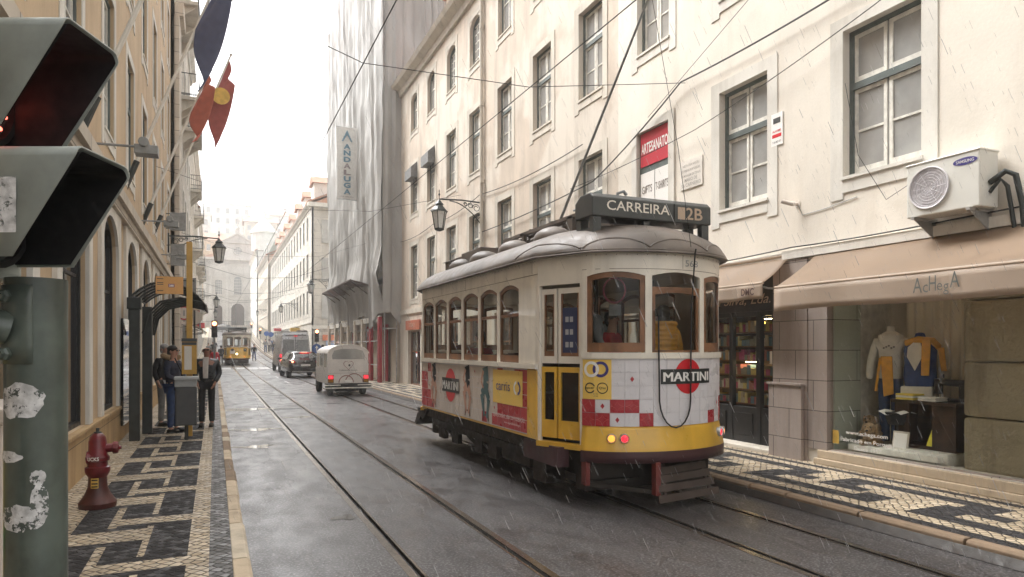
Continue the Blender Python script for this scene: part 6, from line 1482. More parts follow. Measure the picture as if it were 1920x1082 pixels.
def signal_head(T, x, y, z, face, red=True, k=1.0):
    h = MB(); h.box(x-.14*k, y-.1, z, x+.14*k, y+.1, z+.85*k); h.build('housing', M['black'], T, bevel=.02)
    for i in range(3):
        cz = z+.7*k-.27*k*i; q = MB(); q.lathe((x, y-.1, cz), [(.1*k,.0),(.1*k,-.03),(.02,-.035)], 16, 0, 'Y'); q.build('lens', M['lamp_red_b'] if i == 0 else M['blackmat'], T)
        v = MB(); v.tube([(x-.11*k, y-.16, cz-.03), (x-.1*k, y-.17, cz+.07), (x, y-.18, cz+.12*k), (x+.1*k, y-.17, cz+.07), (x+.11*k, y-.16, cz-.03)], .012, 4); v.build('hood', M['black'], T)
M['lamp_red_b'] = plain('lit_red_signal', (1,.25,.1), .2, 0, 0, emit=(1,.22,.08), es=6)
T = thing('traffic_light', 'traffic light showing red above a round blue arrow sign at the side street corner', 'traffic light', (6.25, 47.2, SW))
p = MB(); p.tube([(0,0,0),(0,0,2.1)], .045, 10); p.build('pole', M['grey_paint'], T, smooth=True); signal_head(T, 0, -.1, 1.95, 0)
s = MB(); s.lathe((0,-.08,1.5), [(.32,.0),(.32,-.015),(.3,-.02)], 28, 0, 'Y'); s.box(-.035,-.106,1.3,.035,-.1,1.6,1); s.slab([(-.11,-.106,1.55),(.11,-.106,1.55),(0,-.106,1.72)], (0,.006,0), 1); s.build('arrow_sign', [plain('sign_blue', (.03,.1,.35), .4, 0, 0), M['logo_white']], T)
for lab, x, y in (('traffic light showing red on the left kerb behind the bus stop', -.02, 38.0), ('far traffic light showing red to the right of the distant tram', 5.95, 104.0), ('far traffic light showing red near the church steps', 5.9, 128.0)):
    T = thing('traffic_light', lab, 'traffic light', (x, y, gz(y)+SW), 0, 'small red traffic lights'); p = MB(); p.tube([(0,0,0),(0,0,2.3)], .05, 8); p.build('pole', M['grey_paint'], T); signal_head(T, 0, -.1, 2.1, 0)
for lab, x, y in (('round blue sign on the far right pavement, nearer of the two', 6.9, 97.0), ('round blue sign on the far right pavement, farther of the two', 6.6, 101.0)):
    T = thing('road_sign', lab, 'road sign', (x, y, gz(y)+SW)); p = MB(); p.tube([(0,0,0),(0,0,2.6)], .035, 6); p.build('pole', M['grey_paint'], T); s = MB(); s.lathe((0,-.05,2.3), [(.34,0),(.34,-.02)], 20, 0, 'Y'); s.build('plate', plain('blue_plate', (.04,.14,.5), .4, 0, 0), T)
T = thing('road_sign', 'round white road sign with a red ring on a post beside the pale stone house', 'road sign', (-1.12, 30.0, SW)); p = MB(); p.tube([(0,0,0),(0,0,3.2)], .03, 8); p.build('pole', M['grey_paint'], T)
s = MB(); s.lathe((0,-.04,2.95), [(.27,0),(.27,-.015)], 28, 0, 'Y'); s.lathe((0,-.052,2.95), [(.22,0),(.22,-.006)], 28, 1, 'Y'); s.box(-.03,-.062,2.84,.03,-.059,3.06,2); s.box(-.2,-.06,2.5,.2,-.04,2.62,1); s.build('plate', [plain('ring_red', (.45,.04,.05), .5), M['ad_white2'], M['grey_paint']], T)
T = thing('road_sign', 'round road sign seen from its grey back, just beyond the yellow bus stop pole', 'road sign', (-.78, 31.5, SW)); p = MB(); p.tube([(0,0,0),(0,0,3.15)], .035, 8); p.build('pole', M['iron'], T); s = MB(); s.lathe((0,.05,2.85), [(.3,0),(.3,.015)], 24, 0, 'Y'); s.build('plate', M['trim'], T)

# bus stop
T = thing('bus_shelter', 'bus shelter with a curved ribbed glass canopy on dark posts against the yellow building', 'bus shelter', (-1.2, 14, SW))
b = MB(); b.box(-.14,-.78,0,.02,-.62,2.42); b.box(-.17,-.8,2.25,.04,-.6,2.45); b.build('pillar', M['iron'], T, bevel=.01); b = MB(); b.box(-.03,.25,0,.13,.42,2.35); b.build('pillar', M['iron'], T, bevel=.01)
b = MB(); b.box(-.28,-.58,.25,-.24,1.6,2.1); b.build('back_panel', M['pane_d'], T)
r = MB(); 
VP_ = [(-.15,2.52),(-.02,2.64),(.15,2.74),(.42,2.77),(.68,2.7),(.9,2.55),(1.05,2.36)]
def vault(t_):
    q = t_*6; i = min(5, int(q)); u = q-i; return (VP_[i][0]*(1-u)+VP_[i+1][0]*u, VP_[i][1]*(1-u)+VP_[i+1][1]*u)
for i in range(6):
    y = -.2+i*.5; r.tube([(vault(t_)[0], y, vault(t_)[1]) for t_ in [j/14 for j in range(15)]], .018, 6)
    r.tube([(.02, y, 1.85), (.1, y, 2.2), (.3, y, 2.42), (.62, y, 2.5), (1.0, y, 2.42)], .022, 6)
for t_ in (0,.33,.66,1): x_, z_ = vault(t_); r.tube([(x_,-.25,z_),(x_,2.35,z_)], .018, 6)
r.build('canopy_ribs', M['iron'], T, smooth=True)
g = MB(); g.surf(lambda u, v: (vault(v)[0], -.25+2.6*u, vault(v)[1]+.025), 1, 14); g.build('canopy_glass', glass_clear('smoked_glass', (.5,.52,.53)), T, fix=False, smooth=True)
T = thing('bus_stop_post', 'tall yellow stop post with an orange route panel and a timetable box at eye level', 'bus stop', (-.42, 13.6, SW))
p = MB(); p.box(-.05,-.03,0,.05,.03,3.5); p.build('post', M['stop_yellow'], T, bevel=.008)
b = MB(); b.box(-.12,-.12,1.12,.12,.0,1.72,0); b.box(-.125,-.125,1.7,.125,.01,1.76,1); b.box(-.08,-.125,1.2,.04,-.12,1.62,2); b.box(-.12,-.122,1.64,.12,-.12,1.69,1); b.build('timetable_box', [M['stop_yellow'], M['sign_dark'], M['trim_w']], T, bevel=.004)
b = MB(); b.box(-.54,-.02,2.55,-.1,.0,2.86,0)
for zz in (2.81, 2.74, 2.71, 2.6): b.box(-.52,-.024,zz,-.42,-.021,zz+.012,1)
b.box(-.34,-.024,2.67,-.24,-.022,2.73,2); b.text('28B', lambda u, v: (-.29+u,-.026,2.682+v), .035, 3, .075, .03); b.build('route_panel', [M['stop_orange'], M['sign_dark'], plain('pill_mauve', (.35,.15,.2), .5, 0, 0), M['logo_white']], T)
b = MB(); b.tube([(-.12,0,2.62),(0,0,2.62)], .012, 5); b.tube([(-.12,0,2.8),(.08,0,2.8)], .012, 5); b.build('panel_arm', M['iron'], T)
T = thing('litter_bin', 'tall grey litter bin with a hooded lid in front of the waiting people', 'litter bin', (-.45, 13.05, SW))
p = MB(); p.tube([(0,.02,0),(0,.02,.3)], .03, 8); p.build('leg', M['iron'], T)
b = MB(); b.slab([(-.17,-.14,.26),(.17,-.14,.26),(.15,.12,.26),(-.15,.12,.26)], (0,0,.66)); b.build('bin_body', plain('bin_grey', (.06,.063,.066), .5, 0, .15), T, bevel=.02)
b = MB(); b.slab([(-.18,-.15,.92),(-.18,-.1,.93),(-.16,.1,1.08),(-.18,-.13,1.06)], (.34,0,0)); b.slab([(-.19,-.16,1.04),(-.19,.13,1.06),(-.19,.12,1.1),(-.19,-.14,1.09)], (.38,0,0)); b.build('lid', M['grey_paint'], T, bevel=.012)

# hydrant
T = thing('fire_hydrant', 'worn red fire hydrant with flared base and white lettering at the foot of the wall', 'fire hydrant', (-1.08, 7.95, SW))
b = MB(); b.lathe((0,0,0), [(.165,.0),(.17,.05),(.155,.07),(.115,.13),(.088,.2),(.082,.3)], 24, 1); b.lathe((0,0,0), [(.082,.3),(.1,.33),(.112,.36),(.112,.4),(.09,.41),(.088,.46),(.105,.465),(.108,.5),(.085,.53),(.08,.66),(.07,.7),(.045,.735),(.02,.745)], 24, 0); b.build('barrel', [M['hyd_red'], M['hyd_dark']], T, smooth=True)
c = MB(); c.lathe((0,0,.74), [(.035,0),(.035,.012),(.016,.013),(.016,.05)], 8); c.build('stem_nut', M['iron'], T)
n = MB(); n.lathe((.07,0,.585), [(.045,0),(.045,.06),(.062,.065),(.062,.1),(.055,.11),(.02,.12),(.018,.14)], 8, 0, 'X'); n.build('outlet_cap', M['hyd_red'], T, bevel=.004); n = MB(); n.lathe((-.06,-.02,.5), [(.07,-.03),(.05,.03)], 10, 0, 'X'); n.build('outlet_cap', M['hyd_red'], T, bevel=.004)
t = MB()
def cyl(r_, a0, z): return lambda u, v: ((r_)*math.sin(a0+u/r_), -(r_)*math.cos(a0+u/r_), z+v)
t.text('BUCKS', cyl(.112, -.35, .475), .035, 0, .13, .03); t.surf(lambda u, v: cyl(.094+.004*(1-v), -.15, .2)(-.035+.07*u, .1*v), 6, 2, 1)
for zz in (.275,.24,.21): t.surf(lambda u, v: cyl(.099, -.15, zz)(-.028+.056*u, .014*v), 6, 1, 2)
t.build('lettering', [M['logo_white'], M['hazard'], M['logo_black']], T, fix=False)

# the near signal post on the left
cs_, sn_ = math.cos(R(YAW)), math.sin(R(YAW))
def camw(a, b): return (a*cs_+b*sn_, -a*sn_+b*cs_)
px_, py_ = camw(-1.247, 1.79)
T = thing('signal_post', 'close green traffic signal post with torn stickers and two hooded lamps at the left edge', 'traffic light', (px_, py_, 0), R(-YAW))
def loc(a, b): return a+1.247, b-1.79
p = MB(); p.lathe((0,0,SW-.01), [(.07,0),(.07,1.79)], 32); o = p.build('post', M['post_green'], T, smooth=True)
c = MB(); za = 1.722+651*0  # clamp with a pipe arm
c.surf(lambda u, v: (.076*math.sin(-1.6+2.1*u), -.076*math.cos(-1.6+2.1*u), 1.68+.2*v), 12, 4); o = c.build('clamp', M['post_green'], T, smooth=True, fix=False); md = o.modifiers.new('s', 'SOLIDIFY'); md.thickness = .012
c = MB(); c.tube([(-.5,-.1,1.785),(-.07,-.1,1.785),(-.03,-.06,1.77)], .042, 20); c.build('pipe_arm', M['post_green'], T, smooth=True)
for z_, a in ((1.85,-.35),(1.705,-.35)): c = MB(); c.lathe((.078*math.sin(a), -.078*math.cos(a)-.012, z_), [(.018,.012),(.018,0),(.012,-.004),(.011,-.014)], 6, 0, 'Y'); c.build('bolt', M['post_green'], T)
# torn stickers: ragged thin shapes on the tube
def sticker(a0, z0, w_, h_, seed, m_='torn'):
    rr = random.Random(seed); s = MB(); n = 26; R_ = .0712
    P = []
    for i in range(n):
        a = 2*math.pi*i/n; q = 1+rr.uniform(-.12,.06); P.append((w_*q*math.cos(a), h_*q*math.sin(a)))
    for i in range(n):
        (x0, y0), (x1, y1) = P[i], P[(i+1)%n]
        for j in range(4):
            f0, f1 = j/4, (j+1)/4
            q = [(x0*f0,y0*f0),(x0*f1,y0*f1),(x1*f1,y1*f1),(x1*f0,y1*f0)]; s.quad(*[(R_*math.sin(a0+u/R_), -R_*math.cos(a0+u/R_), z0+v) for u, v in q])
    s.build('torn_sticker', M[m_], T, fix=False)
sticker(.05, 1.586, .06, .047, 1); sticker(-.45, 1.444, .045, .016, 2); sticker(.1, 1.29, .065, .035, 3); sticker(.7, 1.33, .022, .045, 4); sticker(.65, 1.39, .018, .02, 5)
def sig_head(zt, amax, lit):
    H = thing('signal_head', None, None); H.parent = T; H.location = (0,0,0)
    b0, b1 = 1.60-1.79, 1.82-1.79; zc = zt-.15; a_top = amax+1.247; a_bot = a_top-.15; back = a_top-.3; h_ = .26
    # hood: inverted U
    prof = [(b0, zt-h_), (b0, zt-.025)] + [(b0+.025-.025*math.cos(q), zt-.025+.025*math.sin(q)) for q in [math.pi/2*i/6 for i in range(1,7)]] + [(b1-.025+.025*math.sin(q), zt-.025+.025*math.cos(q)) for q in [math.pi/2*i/6 for i in range(0,7)]] + [(b1, zt-h_)]
    def ext(z): t_ = max(0,min(1,(zt-.02-z)/(h_-.02))); return a_top-(a_top-a_bot)*t_
    o1 = MB(); i1 = MB()
    for (b_, z_), (c_, d_) in zip(prof[:-1], prof[1:]):
        o1.quad((back,b_,z_),(ext(z_),b_,z_),(ext(d_),c_,d_),(back,c_,d_))
    o = o1.build('hood', [M['post_light'], M['blackmat']], H, fix=True, smooth=True); md = o.modifiers.new('s','SOLIDIFY'); md.thickness = .004; md.offset = 1; md.material_offset = 0
    ym = (b0+b1)/2
    for (b_, z_), (c_, d_) in zip(prof[:-1], prof[1:]):
        s_ = lambda b_, z_: (ym+(b_-ym)*.93, zc+(z_-zc)*.95)
        (B1, Z1), (B2, Z2) = s_(b_, z_), s_(c_, d_); i1.quad((back,B1,Z1),(ext(z_)-.002,B1,Z1),(ext(d_)-.002,B2,Z2),(back,B2,Z2))
    i1.build('hood_lining', M['blackmat'], H, fix=False)
    hs = MB(); hs.box(back-.2, b0-.03, zt-.3, back, b1+.03, zt+.0); hs.build('housing', M['post_light'], H, bevel=.02)
    rim = MB(); rim.lathe((back, ym, zc-.01), [(.115,0),(.115,.03),(.1,.03),(.1,0)], 24, 0, 'X'); rim.build('lens_rim', M['black'], H)
    ln = MB(); ln.lathe((back+.0, ym, zc-.01), [(.1,0),(.1,.01),(.05,.025),(.01,.03)], 24, 0, 'X')
    ln.build('lens', M['sign_dark'], H)
    if lit:
        d_ = MB()
        for i in range(-4,5):
            for j in range(-4,5):
                if i*i+j*j <= 18: d_.ell((back+.028, ym+i*.018, zc-.01+j*.018), (.004,.006,.006), 6, 4)
        d_.build('red_leds', plain('dim_red_leds', (1,.2,.15), .3, 0, 0, emit=(1,.15,.1), es=1.2), H)
sig_head(2.5, -1.05, True); sig_head(2.195, -1.02, False)
st = MB(); st.surf(lambda u, v: (-.1+.19*u-.0, 1.5925-1.79, 1.99+.13*v), 1, 1); st.build('torn_sticker', M['torn'], T, fix=False)
# cabinet
cx, cy = -1.0, 2.75
T = thing('street_cabinet', 'grey street cabinet with a yellow and green poster at the bottom left edge', 'cabinet', (-.92, 2.6, SW))
b = MB(); b.box(-.4,0,0,.31,.45,1.36); b.box(-.43,-.03,1.36,.33,.48,1.41); b.build('box', M['ad_white2'], T, bevel=.01)
b = MB(); b.box(-.35,-.006,.85,.29,-.001,1.28,0); b.box(-.35,-.009,.93,.29,-.006,1.03,1)
for zz, tx in ((1.2,'FESTA'),(1.1,'MUSICA AO VIVO'),(.88,'ENTRADA LIVRE')): b.text(tx, lambda u, v: (.0+u,-.011,zz+v), .05, 2, .5, .02)
b.build('poster', [plain('poster_yellow', (.75,.62,.02), .5), plain('poster_green', (.06,.3,.06), .5), M['logo_black']], T)

# flags on long poles from the yellow building
def flag(label, Y, z0, col, kind, fx, drop, ln=5.4):
    T = thing('flagpole', label, 'flag', (FL, Y, z0), 0, 'flags leaning out over the left pavement')
    d_ = Vector((1.9, 0, 5.05)).normalized(); e = d_*ln
    p = MB(); p.tube([(0,0,0), tuple(e)], [.035,.025], 8); p.ell(tuple(e), (.045,.045,.05), 8, 6); p.build('pole', M['trim_w'], T, smooth=True)
    s = MB(); s.tube([tuple(-d_*.15), tuple(d_*.45)], .055, 8); s.tube([(0,0,-.1),(.2,0,.5)], .02, 5); s.build('socket', M['iron'], T, smooth=True)
    if kind:
        f = MB(); w_ = 1.1 if fx else 1.5
        def fn(u, v):   # hangs limp from the upper pole: u along the hoist, v along the fly folding down
            h = d_*(ln-.15-w_*u); x = h.x+.08*v+.09*math.sin(v*7+u*3)*(.3+v); y = .28*math.sin(v*5+u*5)*(.2+.8*v); z = h.z-v*drop*(.55+.45*u)
            return (x, y, z)
        f.surf(fn, 24, 34, 0)
        ms = [M[col]]
        if kind == 'stars':
            pass
        o = f.build('flag_cloth', ms, T, fix=False, smooth=True); o.modifiers.new('s','SOLIDIFY').thickness = .01
        if kind == 'arms':
            g = MB(); g.lathe((0,0,0), [(.24,-.02),(.24,.02)], 16, 0, 'Y'); c0 = fn(.45,.5); g.v = [(v[0]+c0[0]+.05, v[1]+c0[1]-.1, v[2]+c0[2]) for v in g.v]; g.build('emblem', M['hazard'], T)
M['flag_blue'] = plain('flag_blue', (.09,.1,.17), .8, 0, .1); M['flag_red'] = plain('flag_red', (.36,.1,.09), .8, 0, .1); M['flag_or'] = plain('flag_orange_red', (.45,.13,.09), .8, 0, .1)
flag('bare flagpole nearest the camera, leaning out from the yellow wall', 10.1, 4.5, None, None, 0, 0)
flag('flagpole with a long dark blue flag hanging limp', 15.0, 4.9, 'flag_blue', 'plain', 0, 1.3, 5.0)
flag('flagpole with a short orange red flag', 18.2, 4.7, 'flag_or', 'plain', 1, .75, 4.1)
flag('farthest flagpole with a crumpled dark red flag', 21.5, 5.0, 'flag_red', 'arms', 0, 1.5, 5.6)

# things on the cream wall
T = thing('air_conditioner', 'white outdoor air conditioner unit with round fan grille over the beige awning', 'air conditioner', (FR, 5.0, 3.2))
b = MB(); b.box(-.36,-.42,0,-.05,.4,.6,0); b.box(-.37,-.43,.585,-.04,.41,.61,0); b.build('casing', plain('ac_white', (.66,.65,.6), .4, 0, .04, 3, dirt=.1), T, bevel=.012)
g = MB()
for r_ in (.05,.08,.11,.14,.17,.2,.225): g.tube([(-.37,.13+r_*math.cos(2*math.pi*i/32),.3+r_*math.sin(2*math.pi*i/32)) for i in range(33)], .004 if r_ < .22 else .012, 5)
for k in range(12): a = math.pi*k/6; g.tube([(-.372,.13+.03*math.cos(a),.3+.03*math.sin(a)),(-.372,.13+.2*math.cos(a),.3+.2*math.sin(a))], .003, 4)
g.build('fan_grille', M['ad_grout'], T)
f = MB(); f.poly([(-.3625,.13+.215*math.cos(2*math.pi*i/32),.3+.215*math.sin(2*math.pi*i/32)) for i in range(32)])
f.build('fan_recess', M['ad_grout'], T)
t = MB()
for i in range(24): a0, a1 = 2*math.pi*i/24, 2*math.pi*(i+1)/24; t.poly([(-.3635,-.27,.5),(-.3635,-.27-.13*math.cos(a0),.5+.04*math.sin(a0)),(-.3635,-.27-.13*math.cos(a1),.5+.04*math.sin(a1))], 0)
t.text('SAMSUNG', lambda u, v: (-.365,-.27-u,.485+v), .032, 1, .19, .01); t.build('badge', [M['logo_navy'], M['logo_white']], T, fix=False)
for yy in (-.32,.3): b = MB(); b.box(-.4,yy-.02,-.03,0,yy+.02,0); b.slab([(-.36,yy,-.03),(0,yy,-.25),(0,yy,-.03)], (0,.01,0)); b.build('bracket', M['alu'], T)
h = MB(); h.tube([(-.2,-.42,.25),(-.15,-.55,.35),(-.1,-.62,.3),(-.06,-.66,.0),(-.05,-.68,-.3)], .03, 10); h.tube([(-.2,-.42,.15),(-.15,-.5,.28),(-.1,-.54,.2),(-.08,-.56,.0),(-.05,-.58,-.25)], .022, 10); h.build('pipe', M['iron'], T, smooth=True)
T = thing('security_camera', 'small white security camera under the window left of the air conditioner', 'security camera', (FR, 7.35, 3.78))
b = MB(); b.tube([(0,0,0),(-.1,0,-.02)], .02, 8); b.tube([(-.1,-.02,-.02),(-.2,.1,.04)], .032, 10); b.lathe((0,0,0), [(.05,-.01),(.05,.0)], 12, 0, 'X'); b.build('body', M['ad_white2'], T, smooth=True)
c = MB(); c.tube([(-.01,-.02,-.02),(-.01,-.1,-.18),(-.01,-.5,-.16),(-.01,-1.0,-.1)], .005, 4); c.build('lead', M['grey_paint'], T)

# ------------------------------------------------ wires
WM = plain('cable_black', (.03,.03,.03), .6, 0, 0)
def wire(label, pts, r=.008, sag=0, grp='overhead tram wires', cat='wire'):
    P = []
    for (a, b) in zip(pts[:-1], pts[1:]):
        a, b = Vector(a), Vector(b); n = 14
        for i in range(n): t_ = i/n; q = a.lerp(b, t_); q.z -= sag*4*t_*(1-t_); P.append(tuple(q))
    P.append(pts[-1]); m = MB(); m.tube(P, r, 5); o = m.build('overhead_wire', WM); tag(o, label, cat, grp); return o
cw_ = lambda x, y0, z0: [(x, y0, z0), (x, 20, z0), (x, 45, z0+.0), (x, 70, z0+.2), (x, 100, z0+1.2), (x, 150, z0+4.8)]
wire('straight contact wire above the left track', cw_(1.86, -4, 5.6), .008)
wire('straight contact wire above the right track, touched by the trolley pole', cw_(4.6, -4, 5.86), .008)
wire('nearest span wire slung across the street above both contact wires', [(FL, 8.8, 6.4), (1.86, 9.4, 5.62), (4.6, 9.9, 5.88), (FR, 9.9, 6.42)], .006)
for i, (y, z, wh) in enumerate(((22, 6.9, 'beside the large lantern'), (34, 6.9, 'in front of the sheeted building'), (46, 7.0, 'at the side street corner'), (58, 6.9, 'above the crossing'), (75, 7.4, 'just behind the distant tram'), (95, 8.4, 'halfway up the hill'), (120, 9.8, 'just before the church'))):
    wire('span wire across the street '+wh, [(FL, y, z), (1.86, y, z-.95), (4.6, y, z-.8), (FR-.7 if 30 < y < 47 else FR, y, z)], .006 if y < 40 else .012, .0)
wire('thick drooping cable along the cream wall from the top right corner', [(FR-.1, 3.0, 7.3), (FR-.1, 5.6, 6.45), (FR-.1, 9.9, 6.42), (FR-.08, 13, 5.35), (FR-.08, 20, 5.3)], .014, .06, 'cables along the right walls')
wire('thin cable along the cream wall just below the thick one', [(FR-.12, 2.5, 7.0), (FR-.12, 6, 6.0), (FR-.12, 9.5, 5.45), (FR-.1, 14, 5.4)], .007, .04, 'cables along the right walls')
wire('cable looping along the ochre wall above its lower windows', [(FR-.06, 13.5, 6.3), (FR-.06, 20, 6.5), (FR-.06, 25, 6.4), (FR-.06, 30.2, 6.45)], .012, .12, 'cables along the right walls')
wire('cable resting along the top of the beige awning', [(FR-.06, 1.0, 3.3), (FR-.06, 5.0, 3.16), (FR-.06, 7.4, 3.16), (FR-.06, 10.2, 3.12), (FR-.06, 12, 3.5)], .01, .02, 'cables along the right walls')
wire('thin slanting wire crossing the top of the cream wall', [(FR-.1, 4.2, 8.6), (FR-.1, 10.9, 6.1)], .005, .0, 'cables along the right walls')
wire('hanging loose wire below the big window of the cream wall', [(FR-.05, 6.5, 5.2), (FR-.05, 6.3, 4.2), (FR-.05, 5.9, 3.55), (FR-.05, 5.4, 3.75)], .004, .0, 'cables along the right walls')

# ------------------------------------------------ goods in the display window
def mannequin(label, loc, rz, kind):
    T = thing('mannequin', label, 'mannequin', loc, R(rz))
    if kind == 'coat':
        b = MB(); b.lathe((0,0,0), [(.06,.95),(.13,1.0),(.15,1.15),(.12,1.3),(.16,1.42),(.15,1.5),(.05,1.56),(.045,1.62),(.02,1.63)], 18); b.v = [(x,y*.65,z) for x, y, z in b.v]; b.build('torso', M['whitecloth'], T, smooth=True)
        skin_obj('coat', {'a':(0,0,.86,.17,.11),'b':(0,0,1.1,.15,.1),'c':(0,0,1.36,.155,.1),'d':(0,0,1.48,.09,.07),'sl':(-.17,0,1.42,.06),'el':(-.24,0,1.15,.055),'wl':(-.25,-.03,.9,.055),'sr':(.17,0,1.42,.06),'er':(.24,0,1.15,.055),'wr':(.25,-.03,.9,.055)}, [('a','b'),('b','c'),('c','d'),('c','sl'),('sl','el'),('el','wl'),('c','sr'),('sr','er'),('er','wr')], 'b', 'whitecloth', T)
        j = MB()
        for sx in (-1,1): j.tube([(sx*.07,0,.92),(sx*.075,0,.5),(sx*.06,0,.08)], [.085,.07,.055], 12)
        j.build('jeans', M['jean'], T, smooth=True)
        s = MB(); s.slab([(-.1,-.135,1.22),(.04,-.135,1.22),(.06,-.15,.72),(-.06,-.15,.68)], (0,.03,0)); s.tube([(-.1,-.14,1.2),(-.15,-.16,.75)], .02, 6); s.build('mustard_scarf', M['yellowcloth'], T, bevel=.01)
        p = MB()
        for k in range(5): p.ell((-.06+.03*k,-.128,1.33+.015*((k*7)%3)), (.014,.004,.012), 8, 5)
        p.build('shirt_print', M['greycloth'], T)
        st = MB(); st.tube([(0,0,0),(0,0,.9)], .012, 6); st.lathe((0,0,0), [(.14,0),(.14,.01),(.02,.02)], 16); st.build('stand', M['white_paint'], T)
    else:
        b = MB(); b.lathe((0,0,0), [(.17,.0),(.19,.1),(.18,.3),(.19,.45),(.17,.56),(.07,.62),(.05,.68),(.02,.69)], 18); b.v = [(x,y*.7,z) for x, y, z in b.v]; b.build('torso', M['bluecloth'], T, smooth=True)
        s = MB(); s.slab([(-.12,-.135,.5),(.0,-.135,.62),(.06,-.14,.42),(-.04,-.15,.2),(-.13,-.14,.38)], (0,.02,0)); s.build('white_print', M['whitecloth'], T)
        y = MB(); y.tube([(-.15,-.05,.55),(0,-.12,.6),(.15,-.08,.58),(.2,.02,.5)], .045, 10); y.slab([(.04,-.17,.6),(.14,-.17,.6),(.12,-.17,.14),(.03,-.17,.14)], (0,.03,0)); y.slab([(.2,-.08,.5),(.27,-.06,.5),(.3,-.06,.2),(.24,-.08,.2)], (0,.03,0)); y.build('mustard_scarf', M['yellowcloth'], T, bevel=.01, smooth=False)
        w_ = MB(); w_.box(-.2,-.16,-.16,.16,.1,-.0); w_.build('folded_cloth', M['whitecloth'], T, bevel=.02)
    return T
mannequin('headless dummy in a white coat with mustard scarf and blue jeans in the shop window', (8.35, 6.4, .38), -62, 'coat')
mannequin('dummy bust in a blue top with a yellow scarf standing on the brown cabinet', (8.35, 5.98, 1.22), -62, 'bust')
T = thing('cabinet', 'dark brown wooden cabinet in the middle of the shop window', 'cabinet', (8.3, 5.75, .45)); b = MB(); b.box(-.2,-.4,0,.25,.4,.04); b.box(-.2,-.4,.04,-.14+.0,-.1,.56); b.box(-.2,.2,.04,-.16,.4,.56); b.box(.2,-.4,.04,.25,.4,.56); b.box(-.24,-.43,.56,.28,.43,.6); b.box(-.2,-.4,.04,.2,-.37,.56); b.box(-.2,.37,.04,.2,.4,.56); b.build('carcass', M['darkwood'], T, bevel=.006)
T = thing('yellow_towel', 'bright yellow towel draped inside the open cabinet', 'towel', (8.14, 5.63, .47)); b = MB(); b.slab([(-.02,.12,0),(-.02,-.1,0),(-.02,-.06,.24),(-.02,.02,.28)], (.05,0,0)); b.build('cloth', plain('lemon_cloth', (.8,.72,.08), .8), T, bevel=.01)
for i, (y, m_, lab) in enumerate(((5.98,'yellowcloth','yellow folded towels stacked on the cabinet beside the sewing machine'), (5.68,'whitecloth','white folded cloth lying in front of the sewing machine'))):
    T = thing('folded_towels', lab, 'towels', (8.12, y-.02, 1.055)); b = MB()
    for k in range(3 if i == 0 else 2): b.box(-.1,-.12,.001+k*.026,.12,.12,.024+k*.026, k%2 if i == 0 else 1)
    b.build('stack', [plain('towel_yellow', (.7,.55,.1), .9), M['whitecloth']], T, bevel=.008)
T = thing('sewing_machine', 'old black sewing machine with a spoked hand wheel on top of the cabinet', 'sewing machine', (8.35, 5.55, 1.055)); b = MB(); b.box(-.08,-.2,0,.08,.24,.03); b.box(-.05,-.18,.03,.05,-.1,.2); b.tube([(0,-.16,.22),(0,.1,.23),(0,.2,.23)], [.05,.04,.03], 10); b.box(-.035,.15,.08,.035,.22,.27); b.tube([(0,.19,.03),(0,.19,.1)], .006, 5); b.lathe((0,.12,.28), [(.01,0),(.01,.05)], 6); b.build('body', M['black'], T, bevel=.008)
w_ = MB(); w_.lathe((0,-.215,.2), [(.085,-.01),(.1,-.01),(.1,.012),(.085,.012)], 24, 0, 'Y')
for k in range(6): a = math.pi*k/3; w_.tube([(0,-.215,.2),(.09*math.cos(a),-.215,.2+.09*math.sin(a))], .008, 5)
w_.build('hand_wheel', M['black'], T)
def plush(label, loc, rz, k=1.0):
    T = thing('plush_dog', label, 'plush toy', loc, R(rz)); b = MB(); b.ell((0,.02,.12),(.13,.14,.12)); b.ell((0,-.08,.25),(.09,.09,.085)); b.ell((0,-.16,.22),(.05,.05,.04)); b.ell((-.09,-.06,.24),(.03,.045,.08)); b.ell((.09,-.06,.24),(.03,.045,.08))
    for sx in (-1,1): b.ell((sx*.09,-.12,.05),(.045,.1,.045)); b.ell((sx*.1,.02,.04),(.05,.08,.04))
    b.v = [tuple(x*k for x in v) for v in b.v]; b.build('body', M['fur'], T, smooth=True)
    n = MB(); n.ell((0,-.21*k,.23*k),(.018,.012,.012)); n.ell((-.035*k,-.16*k,.28*k),(.009,.009,.009)); n.ell((.035*k,-.16*k,.28*k),(.009,.009,.009)); n.build('nose', M['black'], T)
plush('tan plush dog sitting at the front left of the shop window', (8.02, 6.42, .42), -70, .9); plush('tan plush dog propped up behind the other plush dog', (8.2, 6.56, .52), -75, .85)
T = thing('sign_card', 'small white framed price card leaning at the foot of the cabinet', 'card', (7.98, 5.98, .42)); b = MB(); b.slab([(-.02,-.11,0),(-.02,.11,0),(.02,.11,.23),(.02,-.11,.23)], (.015,0,0),0); b.slab([(-.019,-.09,.02),(-.019,.09,.02),(.013,.09,.21),(.013,-.09,.21)], (-.004,0,0),1)
b.build('card', [M['trim'], M['logo_white']], T)
t = MB()
for k, s_ in enumerate(('MALHAS','E CAMISOLAS','DESDE 1957')): t.text(s_, lambda u, v, k=k: (-.012-.006+.03*(1-k/3), -u, .15-.05*k+v), .02, 0, .13)
t.build('card_lettering', M['sign_dark'], T, fix=False)
